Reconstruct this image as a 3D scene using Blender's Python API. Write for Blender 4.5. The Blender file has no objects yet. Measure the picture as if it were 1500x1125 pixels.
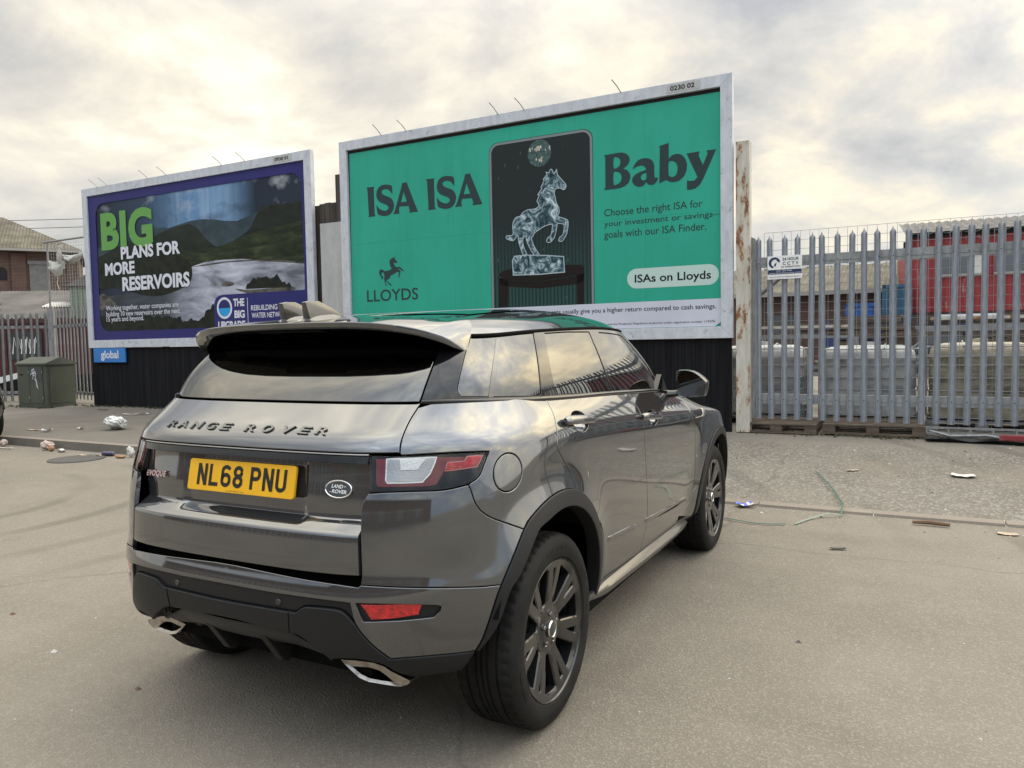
import bpy, bmesh, math, random, json
import numpy as np
from mathutils import Vector, Matrix
from mathutils.geometry import delaunay_2d_cdt
from mathutils.bvhtree import BVHTree
random.seed(7); rng=np.random.default_rng(7)
sc=bpy.context.scene; COL=sc.collection; R=math.radians
# ------------------------------------------------------------------ camera
cam=bpy.data.cameras.new('camera'); co=bpy.data.objects.new('camera',cam); COL.objects.link(co); sc.camera=co
PITCH,ROLL,CH,FPX=.05515803,-.01814011,1.458261,1110.29
cp,sp=math.cos(PITCH),math.sin(PITCH); fw=Vector((0,cp,-sp)); up0=Vector((0,sp,cp)); rt0=Vector((1,0,0))
cr,sr=math.cos(ROLL),math.sin(ROLL); rt_=cr*rt0+sr*up0; up_=-sr*rt0+cr*up0
co.matrix_world=Matrix(((rt_.x,up_.x,-fw.x,0),(rt_.y,up_.y,-fw.y,0),(rt_.z,up_.z,-fw.z,CH),(0,0,0,1)))
cam.sensor_width=36; cam.lens=36*FPX/1500; cam.clip_end=3000; cam.clip_start=.05
# ------------------------------------------------------------------ light
SUN_EL,SUN_AZ=R(42),R(76)       # azimuth measured from +Y (view direction) towards +X (right)
sun=bpy.data.lights.new('sun','SUN'); so=bpy.data.objects.new('sun',sun); COL.objects.link(so)
sun.energy=.60; sun.angle=R(100); sun.color=(1,.93,.82)
sd=Vector((math.sin(SUN_AZ)*math.cos(SUN_EL),math.cos(SUN_AZ)*math.cos(SUN_EL),math.sin(SUN_EL)))
so.rotation_euler=sd.to_track_quat('Z','Y').to_euler()
wd=bpy.data.worlds.new('World'); sc.world=wd; wd.use_nodes=True
def build_world():
    nt=wd.node_tree; N=nt.nodes; N.clear(); K=nt.links
    def n(t,**k):
        o=N.new(t)
        for a,b in k.items(): setattr(o,a,b)
        return o
    def mth(op,a,b=None,c=None,clamp=False):
        o=n('ShaderNodeMath',operation=op,use_clamp=clamp)
        for i,v in enumerate((a,b,c)):
            if v is None: continue
            if isinstance(v,(int,float)): o.inputs[i].default_value=v
            else: K.new(v,o.inputs[i])
        return o.outputs[0]
    tc=n('ShaderNodeTexCoord'); sx=n('ShaderNodeSeparateXYZ'); K.new(tc.outputs['Generated'],sx.inputs[0])
    X,Y,Z=sx.outputs; zc=mth('MAXIMUM',Z,0.0); den=mth('ADD',zc,.48)
    px=mth('DIVIDE',X,den); py=mth('DIVIDE',Y,den)
    cb=n('ShaderNodeCombineXYZ'); K.new(mth('MULTIPLY',px,.85),cb.inputs[0]); K.new(py,cb.inputs[1]); cb.inputs[2].default_value=3.7
    def noise(sc_,det,ro,dist,vec,off=0):
        mp=n('ShaderNodeMapping'); mp.inputs['Location'].default_value=(off,off*.7,off*1.3); K.new(vec,mp.inputs[0])
        o=n('ShaderNodeTexNoise'); o.inputs['Scale'].default_value=sc_; o.inputs['Detail'].default_value=det
        o.inputs['Roughness'].default_value=ro; o.inputs['Distortion'].default_value=dist; K.new(mp.outputs[0],o.inputs['Vector']); return o.outputs['Fac']
    a=noise(1.9,10,.55,.25,cb.outputs[0],0.); b=noise(5.2,9,.6,.3,cb.outputs[0],4.); 
    f=mth('ADD',mth('MULTIPLY',a,.68),mth('MULTIPLY',b,.32))
    rp=n('ShaderNodeValToRGB'); e=rp.color_ramp.elements
    e[0].position=.385; e[0].color=(.30,.302,.31,1); e[1].position=.635; e[1].color=(.92,.85,.70,1)
    for p,c in ((.445,(.41,.40,.38,1)),(.50,(.515,.488,.435,1)),(.56,(.655,.605,.505,1))):
        q=e.new(p); q.color=c
    K.new(f,rp.inputs[0])
    # bluish grey bank low on the right, pale cream low on the left
    lowr=mth('MULTIPLY',mth('SMOOTH_MIN',mth('MULTIPLY',mth('SUBTRACT',X,.02),2.6,clamp=True),1.0,.1),mth('SUBTRACT',1.0,mth('MULTIPLY',zc,4.6),clamp=True),clamp=True)
    m1=n('ShaderNodeMix',data_type='RGBA'); K.new(mth('MULTIPLY',lowr,.8),m1.inputs[0]); K.new(rp.outputs[0],m1.inputs[6])
    b2=n('ShaderNodeMix',data_type='RGBA'); b2.inputs[6].default_value=(.32,.345,.385,1); b2.inputs[7].default_value=(.62,.59,.52,1); K.new(noise(3.2,6,.5,.3,cb.outputs[0],9.),b2.inputs[0])
    K.new(b2.outputs[2],m1.inputs[7])
    lowl=mth('MULTIPLY',mth('SUBTRACT',.12,X,clamp=True),mth('SUBTRACT',1.0,mth('MULTIPLY',zc,3.4),clamp=True),clamp=True)
    m2=n('ShaderNodeMix',data_type='RGBA'); K.new(mth('MULTIPLY',lowl,.7,clamp=True),m2.inputs[0]); K.new(m1.outputs[2],m2.inputs[6]); m2.inputs[7].default_value=(.60,.57,.50,1)
    wr=mth('MULTIPLY',mth('MULTIPLY',mth('SUBTRACT',X,.05,clamp=True),2.4,clamp=True),mth('MULTIPLY',mth('SUBTRACT',f,.47,clamp=True),7.,clamp=True))
    m4=n('ShaderNodeMix',data_type='RGBA',blend_type='MULTIPLY'); K.new(wr,m4.inputs[0]); K.new(m2.outputs[2],m4.inputs[6]); m4.inputs[7].default_value=(1.24,1.13,.89,1); m2=m4
    back=mth('MULTIPLY',mth('SUBTRACT',.15,Y,clamp=True),1.3,clamp=True)
    m3=n('ShaderNodeMix',data_type='RGBA',blend_type='MULTIPLY'); K.new(back,m3.inputs[0]); K.new(m2.outputs[2],m3.inputs[6]); m3.inputs[7].default_value=(.80,.95,1.22,1); m2=m3
    # the veiled sun: a wide soft glow in the cloud round its direction
    dp=n('ShaderNodeVectorMath',operation='DOT_PRODUCT'); K.new(tc.outputs['Generated'],dp.inputs[0]); dp.inputs[1].default_value=tuple(sd)
    gl=mth('EXPONENT',mth('MULTIPLY',mth('SUBTRACT',dp.outputs['Value'],1.0),9.0))
    # overcast sky is brighter overhead
    zb=mth('ADD',1.0,mth('MULTIPLY',mth('SMOOTH_MAX',mth('SUBTRACT',zc,.36),0.0,.1),4.6)); zb=mth('ADD',zb,mth('MULTIPLY',gl,3.0))
    vm=n('ShaderNodeVectorMath',operation='SCALE'); K.new(m2.outputs[2],vm.inputs[0]); K.new(mth('MULTIPLY',zb,10.0*1.0),vm.inputs['Scale'])
    sky=n('ShaderNodeTexSky'); sky.sky_type='NISHITA'; sky.sun_disc=False; sky.sun_elevation=SUN_EL; sky.sun_rotation=SUN_AZ
    mx=n('ShaderNodeMix',data_type='RGBA'); mx.inputs[0].default_value=.94; K.new(sky.outputs[0],mx.inputs[6]); K.new(vm.outputs[0],mx.inputs[7])
    bg=n('ShaderNodeBackground'); bg.inputs[1].default_value=.1; K.new(mx.outputs[2],bg.inputs[0])
    out=n('ShaderNodeOutputWorld'); K.new(bg.outputs[0],out.inputs[0])
build_world()
vs=sc.view_settings; vs.view_transform='Standard'; vs.look='None'; vs.exposure=.66; vs.gamma=1.0; vs.use_curve_mapping=False
sc.cycles.use_denoising=True
sc.cycles.max_bounces=8; sc.cycles.transparent_max_bounces=12
# ------------------------------------------------------------------ data measured off-line
REG=json.loads('''{"quarter":[[3.517,9.591],[3.516,9.695],[3.513,9.8],[3.507,9.906],[3.502,10.014],[3.495,10.12],[3.487,10.224],[3.478,10.335],[3.466,10.464],[3.449,10.617],[3.427,10.789],[3.402,10.967],[3.379,11.14],[3.363,11.305],[3.351,11.467],[3.34,11.629],[3.327,11.792],[3.681,12.0],[4.036,12.0],[4.39,12.0],[4.744,12.0],[5.098,12.0],[5.452,12.0],[5.807,12.0],[6.161,12.0],[6.515,12.0],[6.869,12.0],[7.223,12.0],[7.577,12.0],[7.932,12.0],[8.286,12.0],[8.287,11.972],[8.281,11.805],[8.267,11.574],[8.249,11.255],[8.231,10.873],[8.206,10.449],[8.167,9.983],[8.122,9.526],[8.09,9.15],[8.061,8.879],[8.032,8.665],[8.029,8.444],[8.061,8.209],[8.113,7.978],[8.178,7.739],[8.262,7.469],[8.355,7.184],[8.43,6.923],[8.477,6.692],[8.508,6.481],[8.531,6.3],[8.548,6.161],[8.558,6.051],[8.569,5.941],[8.487,6.188],[8.386,6.286],[8.281,6.369],[8.171,6.436],[8.058,6.49],[7.942,6.531],[7.822,6.559],[7.7,6.573],[7.574,6.571],[7.447,6.551],[7.317,6.512],[7.184,6.451],[7.05,6.367],[6.912,6.258],[6.788,6.07],[6.67,6.192],[6.549,6.307],[6.425,6.415],[6.293,6.519],[6.157,6.62],[6.033,6.719],[5.927,6.814],[5.835,6.909],[5.752,7.012],[5.681,7.125],[5.619,7.248],[5.564,7.382],[5.513,7.541],[5.469,7.714],[5.429,7.861],[5.396,7.957],[5.369,8.024],[5.342,8.091],[5.437,8.179],[5.534,8.266],[5.614,8.376],[5.667,8.523],[5.704,8.694],[5.742,8.87],[5.786,9.047],[5.832,9.228],[5.882,9.41],[5.538,9.453],[5.201,9.486],[4.834,9.508],[4.404,9.513],[3.953,9.505],[3.561,9.5]],"taillight":[[2.706,9.551],[2.74,8.747],[2.807,7.985],[3.166,8.0],[3.512,8.004],[3.836,8.001],[4.143,7.987],[4.437,7.969],[4.707,7.968],[4.937,7.997],[5.139,8.045],[5.342,8.091],[5.437,8.179],[5.534,8.266],[5.614,8.376],[5.667,8.523],[5.704,8.694],[5.742,8.87],[5.786,9.047],[5.832,9.228],[5.882,9.41],[5.538,9.453],[5.201,9.486],[4.834,9.508],[4.404,9.513],[3.953,9.505],[3.561,9.5],[3.253,9.513],[2.984,9.535]],"lens_dark_red":[[2.879,9.376],[2.897,8.861],[2.935,8.36],[3.0,8.225],[3.737,8.199],[4.339,8.169],[4.521,8.223],[4.558,8.309],[4.693,8.74],[4.775,9.104],[5.228,9.103],[5.303,9.298],[4.489,9.368],[4.367,8.89],[4.217,8.399],[4.149,8.378],[3.23,8.383],[3.185,8.521],[3.166,9.372]],"lens_clear":[[3.184,9.357],[3.204,8.493],[3.245,8.409],[4.131,8.393],[4.303,8.725],[4.471,9.356]],"lens_inner":[[3.512,9.386],[3.54,8.869],[3.983,8.867],[4.204,9.337]],"lens_red":[[4.784,9.089],[5.237,9.087],[5.312,9.282],[5.727,9.273],[5.576,8.828],[4.71,8.767]],"bumper_corner":[[2.684,4.688],[2.682,6.142],[2.647,7.228],[2.66,7.571],[2.791,7.959],[3.166,8.0],[3.512,8.004],[3.836,8.001],[4.143,7.987],[4.437,7.969],[4.707,7.968],[4.937,7.997],[5.139,8.045],[5.342,8.091],[5.369,8.024],[5.396,7.957],[5.429,7.861],[5.469,7.714],[5.513,7.541],[5.564,7.382],[5.619,7.248],[5.681,7.125],[5.752,7.012],[5.835,6.909],[5.927,6.814],[6.033,6.719],[6.157,6.62],[6.293,6.519],[6.425,6.415],[6.549,6.307],[6.67,6.192],[6.788,6.07],[6.684,5.871],[6.579,5.663],[6.476,5.442],[6.379,5.204],[6.296,4.939],[6.234,4.631],[6.187,4.288],[6.137,3.941],[6.077,3.959],[6.018,3.975],[5.944,3.993],[5.866,4.002],[5.772,4.013],[5.614,4.049],[5.34,4.127],[4.97,4.233],[4.587,4.335],[4.229,4.422],[3.88,4.497],[3.554,4.561],[3.256,4.615],[2.971,4.66]],"fog":[[2.634,3.723],[3.125,3.707],[3.61,3.643],[4.108,3.541],[4.624,3.407],[4.728,3.334],[4.706,3.157],[4.54,2.935],[4.135,2.937],[3.723,2.933],[3.27,2.941],[2.795,2.923]],"bumper_low":[[0.0,4.915],[0.163,4.915],[0.515,4.865],[0.881,4.808],[1.277,4.757],[1.709,4.718],[2.167,4.67],[2.643,4.585],[2.684,4.688],[2.971,4.66],[3.256,4.615],[3.554,4.561],[3.88,4.497],[4.229,4.422],[4.587,4.335],[4.97,4.233],[5.34,4.127],[5.614,4.049],[5.772,4.013],[5.866,4.002],[5.944,3.993],[6.018,3.975],[6.077,3.959],[6.137,3.941],[6.107,3.771],[6.073,3.609],[6.029,3.405],[5.971,3.138],[5.905,2.849],[5.84,2.575],[5.775,2.306],[5.71,2.034],[5.648,1.792],[5.592,1.611],[5.538,1.467],[5.482,1.313],[5.408,1.307],[5.333,1.301],[5.215,1.306],[5.039,1.327],[4.812,1.358],[4.526,1.393],[4.166,1.424],[3.761,1.44],[3.362,1.429],[3.224,1.65],[3.082,1.851],[2.946,2.063],[2.812,2.305],[2.686,2.565],[2.588,2.831],[2.537,3.105],[2.514,3.404],[2.483,3.726],[2.321,3.743],[2.159,3.754],[1.92,3.771],[1.549,3.785],[1.148,3.782],[0.829,3.772],[0.602,3.773],[0.41,3.782],[0.219,3.788],[0.0,3.788]],"cladding_band":[[0.0,3.788],[0.219,3.788],[0.41,3.782],[0.602,3.773],[0.829,3.772],[1.148,3.782],[1.549,3.785],[1.92,3.771],[2.159,3.754],[2.321,3.743],[2.483,3.726],[2.514,3.404],[2.537,3.105],[2.588,2.831],[2.503,2.982],[2.417,3.138],[2.34,3.262],[2.283,3.329],[2.236,3.357],[2.178,3.377],[2.107,3.397],[2.024,3.406],[1.915,3.408],[1.767,3.401],[1.597,3.382],[1.433,3.36],[1.399,3.328],[1.365,3.297],[1.329,3.252],[1.29,3.178],[1.249,3.093],[1.209,3.032],[1.173,3.013],[1.138,3.018],[1.103,3.023],[1.052,3.018],[0.824,3.014],[0.61,3.006],[0.402,2.995],[0.196,2.98],[0.0,2.98]],"seam_a":[[1.089,2.988],[1.082,2.599],[1.07,2.195]],"cladding":[[0.0,2.98],[0.196,2.98],[0.402,2.995],[0.61,3.006],[0.824,3.014],[1.052,3.018],[1.103,3.023],[1.138,3.018],[1.173,3.013],[1.209,3.032],[1.249,3.093],[1.29,3.178],[1.329,3.252],[1.365,3.297],[1.399,3.328],[1.433,3.36],[1.597,3.382],[1.767,3.401],[1.915,3.408],[2.024,3.406],[2.107,3.397],[2.178,3.377],[2.236,3.357],[2.283,3.329],[2.34,3.262],[2.417,3.138],[2.503,2.982],[2.588,2.831],[2.686,2.565],[2.812,2.305],[2.946,2.063],[3.082,1.851],[3.224,1.65],[3.362,1.429],[3.761,1.44],[4.166,1.424],[4.526,1.393],[4.812,1.358],[5.039,1.327],[5.215,1.306],[5.333,1.301],[5.408,1.307],[5.48,1.278],[5.412,1.079],[5.328,0.836],[5.221,0.479],[5.048,0.062],[4.786,0.0],[4.5,0.0],[4.214,0.0],[4.0,0.0],[3.643,0.0],[3.313,0.757],[3.244,0.968],[3.156,1.127],[3.046,1.225],[2.908,1.297],[2.718,1.365],[2.51,1.404],[2.311,1.398],[2.113,1.371],[1.917,1.288],[1.869,1.2],[1.756,1.407],[1.638,1.588],[1.525,1.743],[1.421,1.881],[1.325,2.004],[1.236,2.094],[1.165,2.14],[1.1,2.157],[1.005,2.17],[0.861,2.185],[0.695,2.195],[0.541,2.205],[0.409,2.221],[0.283,2.239],[0.158,2.257],[0.0,2.257]],"arch_rear":[[5.482,1.313],[5.538,1.467],[5.592,1.611],[5.648,1.792],[5.71,2.034],[5.775,2.306],[5.84,2.575],[5.905,2.849],[5.971,3.138],[6.029,3.405],[6.073,3.609],[6.107,3.771],[6.137,3.941],[6.187,4.288],[6.234,4.631],[6.296,4.939],[6.379,5.204],[6.476,5.442],[6.579,5.663],[6.684,5.871],[6.788,6.07],[6.947,6.288],[7.119,6.413],[7.286,6.5],[7.449,6.552],[7.609,6.573],[7.765,6.567],[7.916,6.538],[8.063,6.488],[8.204,6.418],[8.339,6.325],[8.468,6.208],[8.59,6.066],[8.705,5.9],[8.812,5.71],[8.912,5.497],[9.004,5.261],[9.089,5.003],[9.166,4.724],[9.236,4.429],[9.297,4.125],[9.352,3.82],[9.398,3.515],[9.437,3.208],[9.469,2.895],[9.493,2.573],[9.509,2.24],[9.518,1.893],[9.519,1.519],[9.513,1.084],[9.353,1.424],[9.352,1.934],[9.334,2.396],[9.3,2.833],[9.249,3.249],[9.182,3.651],[9.098,4.041],[8.998,4.418],[8.882,4.766],[8.75,5.072],[8.602,5.326],[8.439,5.531],[8.263,5.686],[8.075,5.794],[7.878,5.86],[7.673,5.88],[7.461,5.846],[7.317,5.847],[7.256,5.831],[7.195,5.813],[7.12,5.744],[7.021,5.584],[6.911,5.356],[6.808,5.1],[6.717,4.812],[6.643,4.473],[6.58,4.16],[6.513,3.949],[6.446,3.798],[6.385,3.631],[6.332,3.43],[6.284,3.222],[6.23,3.006],[6.171,2.774],[6.107,2.534],[6.038,2.314],[5.961,2.122],[5.879,1.942],[5.798,1.769],[5.718,1.607],[5.638,1.452],[5.557,1.284]],"arch_front":[[13.053,1.131],[13.046,1.615],[13.051,2.032],[13.067,2.423],[13.094,2.795],[13.132,3.155],[13.182,3.504],[13.244,3.846],[13.319,4.185],[13.406,4.516],[13.505,4.827],[13.617,5.109],[13.74,5.357],[13.872,5.569],[14.013,5.743],[14.158,5.876],[14.307,5.97],[14.459,6.026],[14.612,6.045],[14.765,6.031],[14.917,5.985],[15.066,5.908],[15.211,5.798],[15.35,5.647],[15.481,5.45],[15.603,5.207],[15.714,4.923],[15.812,4.607],[15.899,4.265],[15.974,3.9],[16.039,3.512],[16.095,3.103],[16.14,2.676],[16.178,2.238],[16.213,1.79],[16.254,1.303],[16.021,1.356],[15.991,1.828],[15.96,2.266],[15.922,2.69],[15.873,3.096],[15.812,3.479],[15.739,3.835],[15.654,4.162],[15.556,4.459],[15.446,4.722],[15.325,4.946],[15.194,5.127],[15.055,5.265],[14.91,5.365],[14.761,5.427],[14.61,5.452],[14.459,5.436],[14.309,5.379],[14.161,5.279],[14.019,5.134],[13.882,4.945],[13.755,4.714],[13.638,4.446],[13.535,4.15],[13.445,3.838],[13.369,3.515],[13.307,3.179],[13.259,2.829],[13.225,2.464],[13.205,2.08],[13.197,1.67],[13.204,1.202]],"door_rear":[[8.286,12.0],[8.481,12.0],[8.677,12.0],[8.873,12.0],[9.068,12.0],[9.264,12.0],[9.46,12.0],[9.656,12.0],[9.851,12.0],[10.047,12.0],[10.243,12.0],[10.438,12.0],[10.634,12.0],[10.667,11.001],[10.702,10.605],[10.723,10.145],[10.725,9.623],[10.725,9.085],[10.736,8.55],[10.75,8.066],[10.759,7.588],[10.775,7.02],[10.805,6.315],[10.847,5.564],[10.891,4.894],[10.928,4.356],[10.964,3.9],[10.997,3.511],[11.026,3.198],[11.045,2.934],[11.045,2.643],[11.017,2.288],[10.976,1.891],[10.953,1.266],[10.777,1.313],[10.6,1.36],[10.423,1.407],[10.246,1.454],[10.069,1.501],[9.892,1.548],[9.716,1.57],[9.539,1.57],[9.519,1.823],[9.511,2.18],[9.496,2.52],[9.473,2.849],[9.442,3.168],[9.403,3.481],[9.356,3.791],[9.302,4.101],[9.24,4.409],[9.17,4.71],[9.092,4.995],[9.006,5.258],[8.912,5.497],[8.81,5.713],[8.701,5.906],[8.569,5.941],[8.558,6.051],[8.548,6.161],[8.531,6.3],[8.508,6.481],[8.477,6.692],[8.43,6.923],[8.355,7.184],[8.262,7.469],[8.178,7.739],[8.113,7.978],[8.061,8.209],[8.029,8.444],[8.032,8.665],[8.061,8.879],[8.09,9.15],[8.122,9.526],[8.167,9.983],[8.206,10.449],[8.231,10.873],[8.249,11.255],[8.267,11.574],[8.281,11.805],[8.287,11.972]],"door_front":[[10.634,12.0],[10.77,12.0],[10.907,12.0],[11.043,12.0],[11.179,12.0],[11.315,12.0],[11.452,12.0],[11.588,12.0],[11.724,12.0],[11.86,12.0],[11.997,12.0],[12.133,12.0],[12.269,12.0],[12.44,11.129],[12.615,10.873],[12.722,10.499],[12.712,9.988],[12.641,9.414],[12.612,8.831],[12.659,8.227],[12.737,7.447],[12.808,6.813],[12.858,6.345],[12.894,5.899],[12.922,5.417],[12.94,4.852],[12.941,4.251],[12.936,3.744],[12.921,3.362],[12.902,3.036],[12.887,2.708],[12.983,2.833],[12.839,2.241],[12.659,1.888],[12.404,1.656],[12.404,1.282],[12.223,1.263],[12.042,1.244],[11.86,1.224],[11.679,1.231],[11.498,1.238],[11.316,1.246],[11.135,1.254],[10.953,1.266],[10.976,1.891],[11.017,2.288],[11.045,2.643],[11.045,2.934],[11.026,3.198],[10.997,3.511],[10.964,3.9],[10.928,4.356],[10.891,4.894],[10.847,5.564],[10.805,6.315],[10.775,7.02],[10.759,7.588],[10.75,8.066],[10.736,8.55],[10.725,9.085],[10.725,9.623],[10.723,10.145],[10.702,10.605],[10.667,11.001]],"fender_front":[[12.269,12.0],[12.761,12.0],[13.252,12.0],[13.743,12.0],[14.235,12.0],[14.726,12.0],[15.217,12.0],[15.709,12.0],[16.2,12.0],[16.3,10.5],[16.3,9.0],[16.2,8.0],[16.055,3.407],[15.977,3.884],[15.885,4.327],[15.775,4.735],[15.647,5.101],[15.503,5.411],[15.344,5.655],[15.173,5.831],[14.994,5.949],[14.811,6.02],[14.624,6.045],[14.438,6.02],[14.254,5.942],[14.075,5.805],[13.902,5.609],[13.739,5.356],[13.591,5.049],[13.46,4.693],[13.347,4.299],[13.253,3.888],[13.177,3.471],[13.119,3.044],[13.078,2.6],[13.054,2.133],[13.046,1.631],[13.055,1.028],[12.404,1.656],[12.659,1.888],[12.839,2.241],[12.983,2.833],[12.887,2.708],[12.902,3.036],[12.921,3.362],[12.936,3.744],[12.941,4.251],[12.94,4.852],[12.922,5.417],[12.894,5.899],[12.858,6.345],[12.808,6.813],[12.737,7.447],[12.659,8.227],[12.612,8.831],[12.641,9.414],[12.712,9.988],[12.722,10.499],[12.615,10.873],[12.44,11.129]],"moulding":[[9.711,3.161],[10.352,2.987],[11.024,2.798],[11.608,2.648],[12.181,2.521],[12.811,2.462]],"sill":[[9.169,1.55],[9.51,1.55],[9.851,1.539],[10.192,1.448],[10.534,1.357],[10.875,1.267],[11.216,1.231],[11.557,1.216],[11.898,1.208],[12.24,1.245],[12.581,1.279],[12.922,1.279],[13.263,1.279],[13.604,1.279],[13.604,0.15],[13.263,0.15],[12.922,0.15],[12.581,0.15],[12.24,0.15],[11.898,0.15],[11.557,0.15],[11.216,0.15],[10.875,0.15],[10.534,0.15],[10.192,0.15],[9.851,0.15],[9.51,0.15],[9.169,0.15]],"fuel":[[6.848,8.161],[6.839,8.023],[6.816,7.899],[6.78,7.792],[6.734,7.704],[6.679,7.635],[6.617,7.586],[6.55,7.558],[6.48,7.55],[6.409,7.564],[6.339,7.598],[6.271,7.653],[6.208,7.727],[6.15,7.819],[6.1,7.928],[6.059,8.05],[6.028,8.183],[6.008,8.324],[6.002,8.467],[6.008,8.609],[6.028,8.745],[6.061,8.871],[6.106,8.982],[6.162,9.074],[6.226,9.145],[6.295,9.191],[6.368,9.211],[6.442,9.203],[6.515,9.166],[6.584,9.102],[6.649,9.013],[6.706,8.9],[6.756,8.767],[6.797,8.621],[6.827,8.466],[6.844,8.311]],"tail_seam":[[3.327,11.792],[3.34,11.629],[3.351,11.467],[3.363,11.305],[3.379,11.14],[3.402,10.967],[3.427,10.789],[3.449,10.617],[3.466,10.464],[3.478,10.335],[3.487,10.224],[3.495,10.12],[3.502,10.014],[3.507,9.906],[3.513,9.8],[3.516,9.695],[3.517,9.591]],"strip_end":[[2.709,9.492],[2.721,9.116]],"tail_edge":[[2.771,7.985],[2.681,6.947],[2.625,6.495],[2.634,4.685]],"tg_low":[[0.0,5.165],[0.163,5.135],[0.515,5.085],[0.881,5.028],[1.277,4.977],[1.709,4.938],[2.167,4.89],[2.643,4.805]],"gseam":[[3.286,0.0],[3.279,0.256],[3.258,0.558],[3.236,0.879],[3.214,1.229],[3.191,1.599],[3.168,1.971],[3.145,2.342],[3.122,2.718],[3.101,3.099]],"win_quarter":[[4.471,3.902],[4.41,3.547],[4.362,3.198],[4.334,2.791],[4.333,2.242],[4.353,1.64],[4.379,1.171],[4.395,0.922],[4.409,0.798],[4.433,0.695],[4.473,0.587],[4.523,0.501],[4.572,0.415],[4.636,0.334],[5.196,0.312],[5.805,0.286],[6.426,0.264],[6.975,0.248],[7.436,0.231],[7.849,0.207],[7.839,0.873],[7.862,1.539],[7.92,2.186],[8.008,2.801],[8.134,3.4],[8.286,4.0],[7.809,3.975],[7.235,3.957],[6.571,3.937]],"win_rear":[[8.694,3.835],[8.515,3.194],[8.384,2.559],[8.311,1.946],[8.286,1.369],[8.297,0.81],[8.329,0.25],[8.646,0.219],[8.964,0.183],[9.269,0.146],[9.55,0.116],[9.817,0.093],[10.094,0.075],[10.037,0.669],[10.009,1.26],[10.011,1.863],[10.043,2.49],[10.117,3.134],[10.235,3.783],[9.967,3.796],[9.712,3.815],[9.465,3.838]],"divider":[[6.145,3.752],[5.923,2.995],[5.792,2.255],[5.729,1.607],[5.704,1.095],[5.696,0.664],[5.695,0.234],[5.901,0.225],[5.91,0.654],[5.927,1.084],[5.959,1.597],[6.025,2.25],[6.16,2.996],[6.387,3.756]],"win_front":[[10.591,3.735],[10.245,2.493],[10.108,1.272],[10.14,0.049],[11.367,0.126],[11.851,0.091],[12.499,0.068],[12.442,0.644],[12.394,1.222],[12.326,1.787],[12.203,2.379],[12.059,2.959],[11.942,3.392],[11.863,3.582],[11.8,3.622],[11.74,3.663]]}''')
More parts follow.
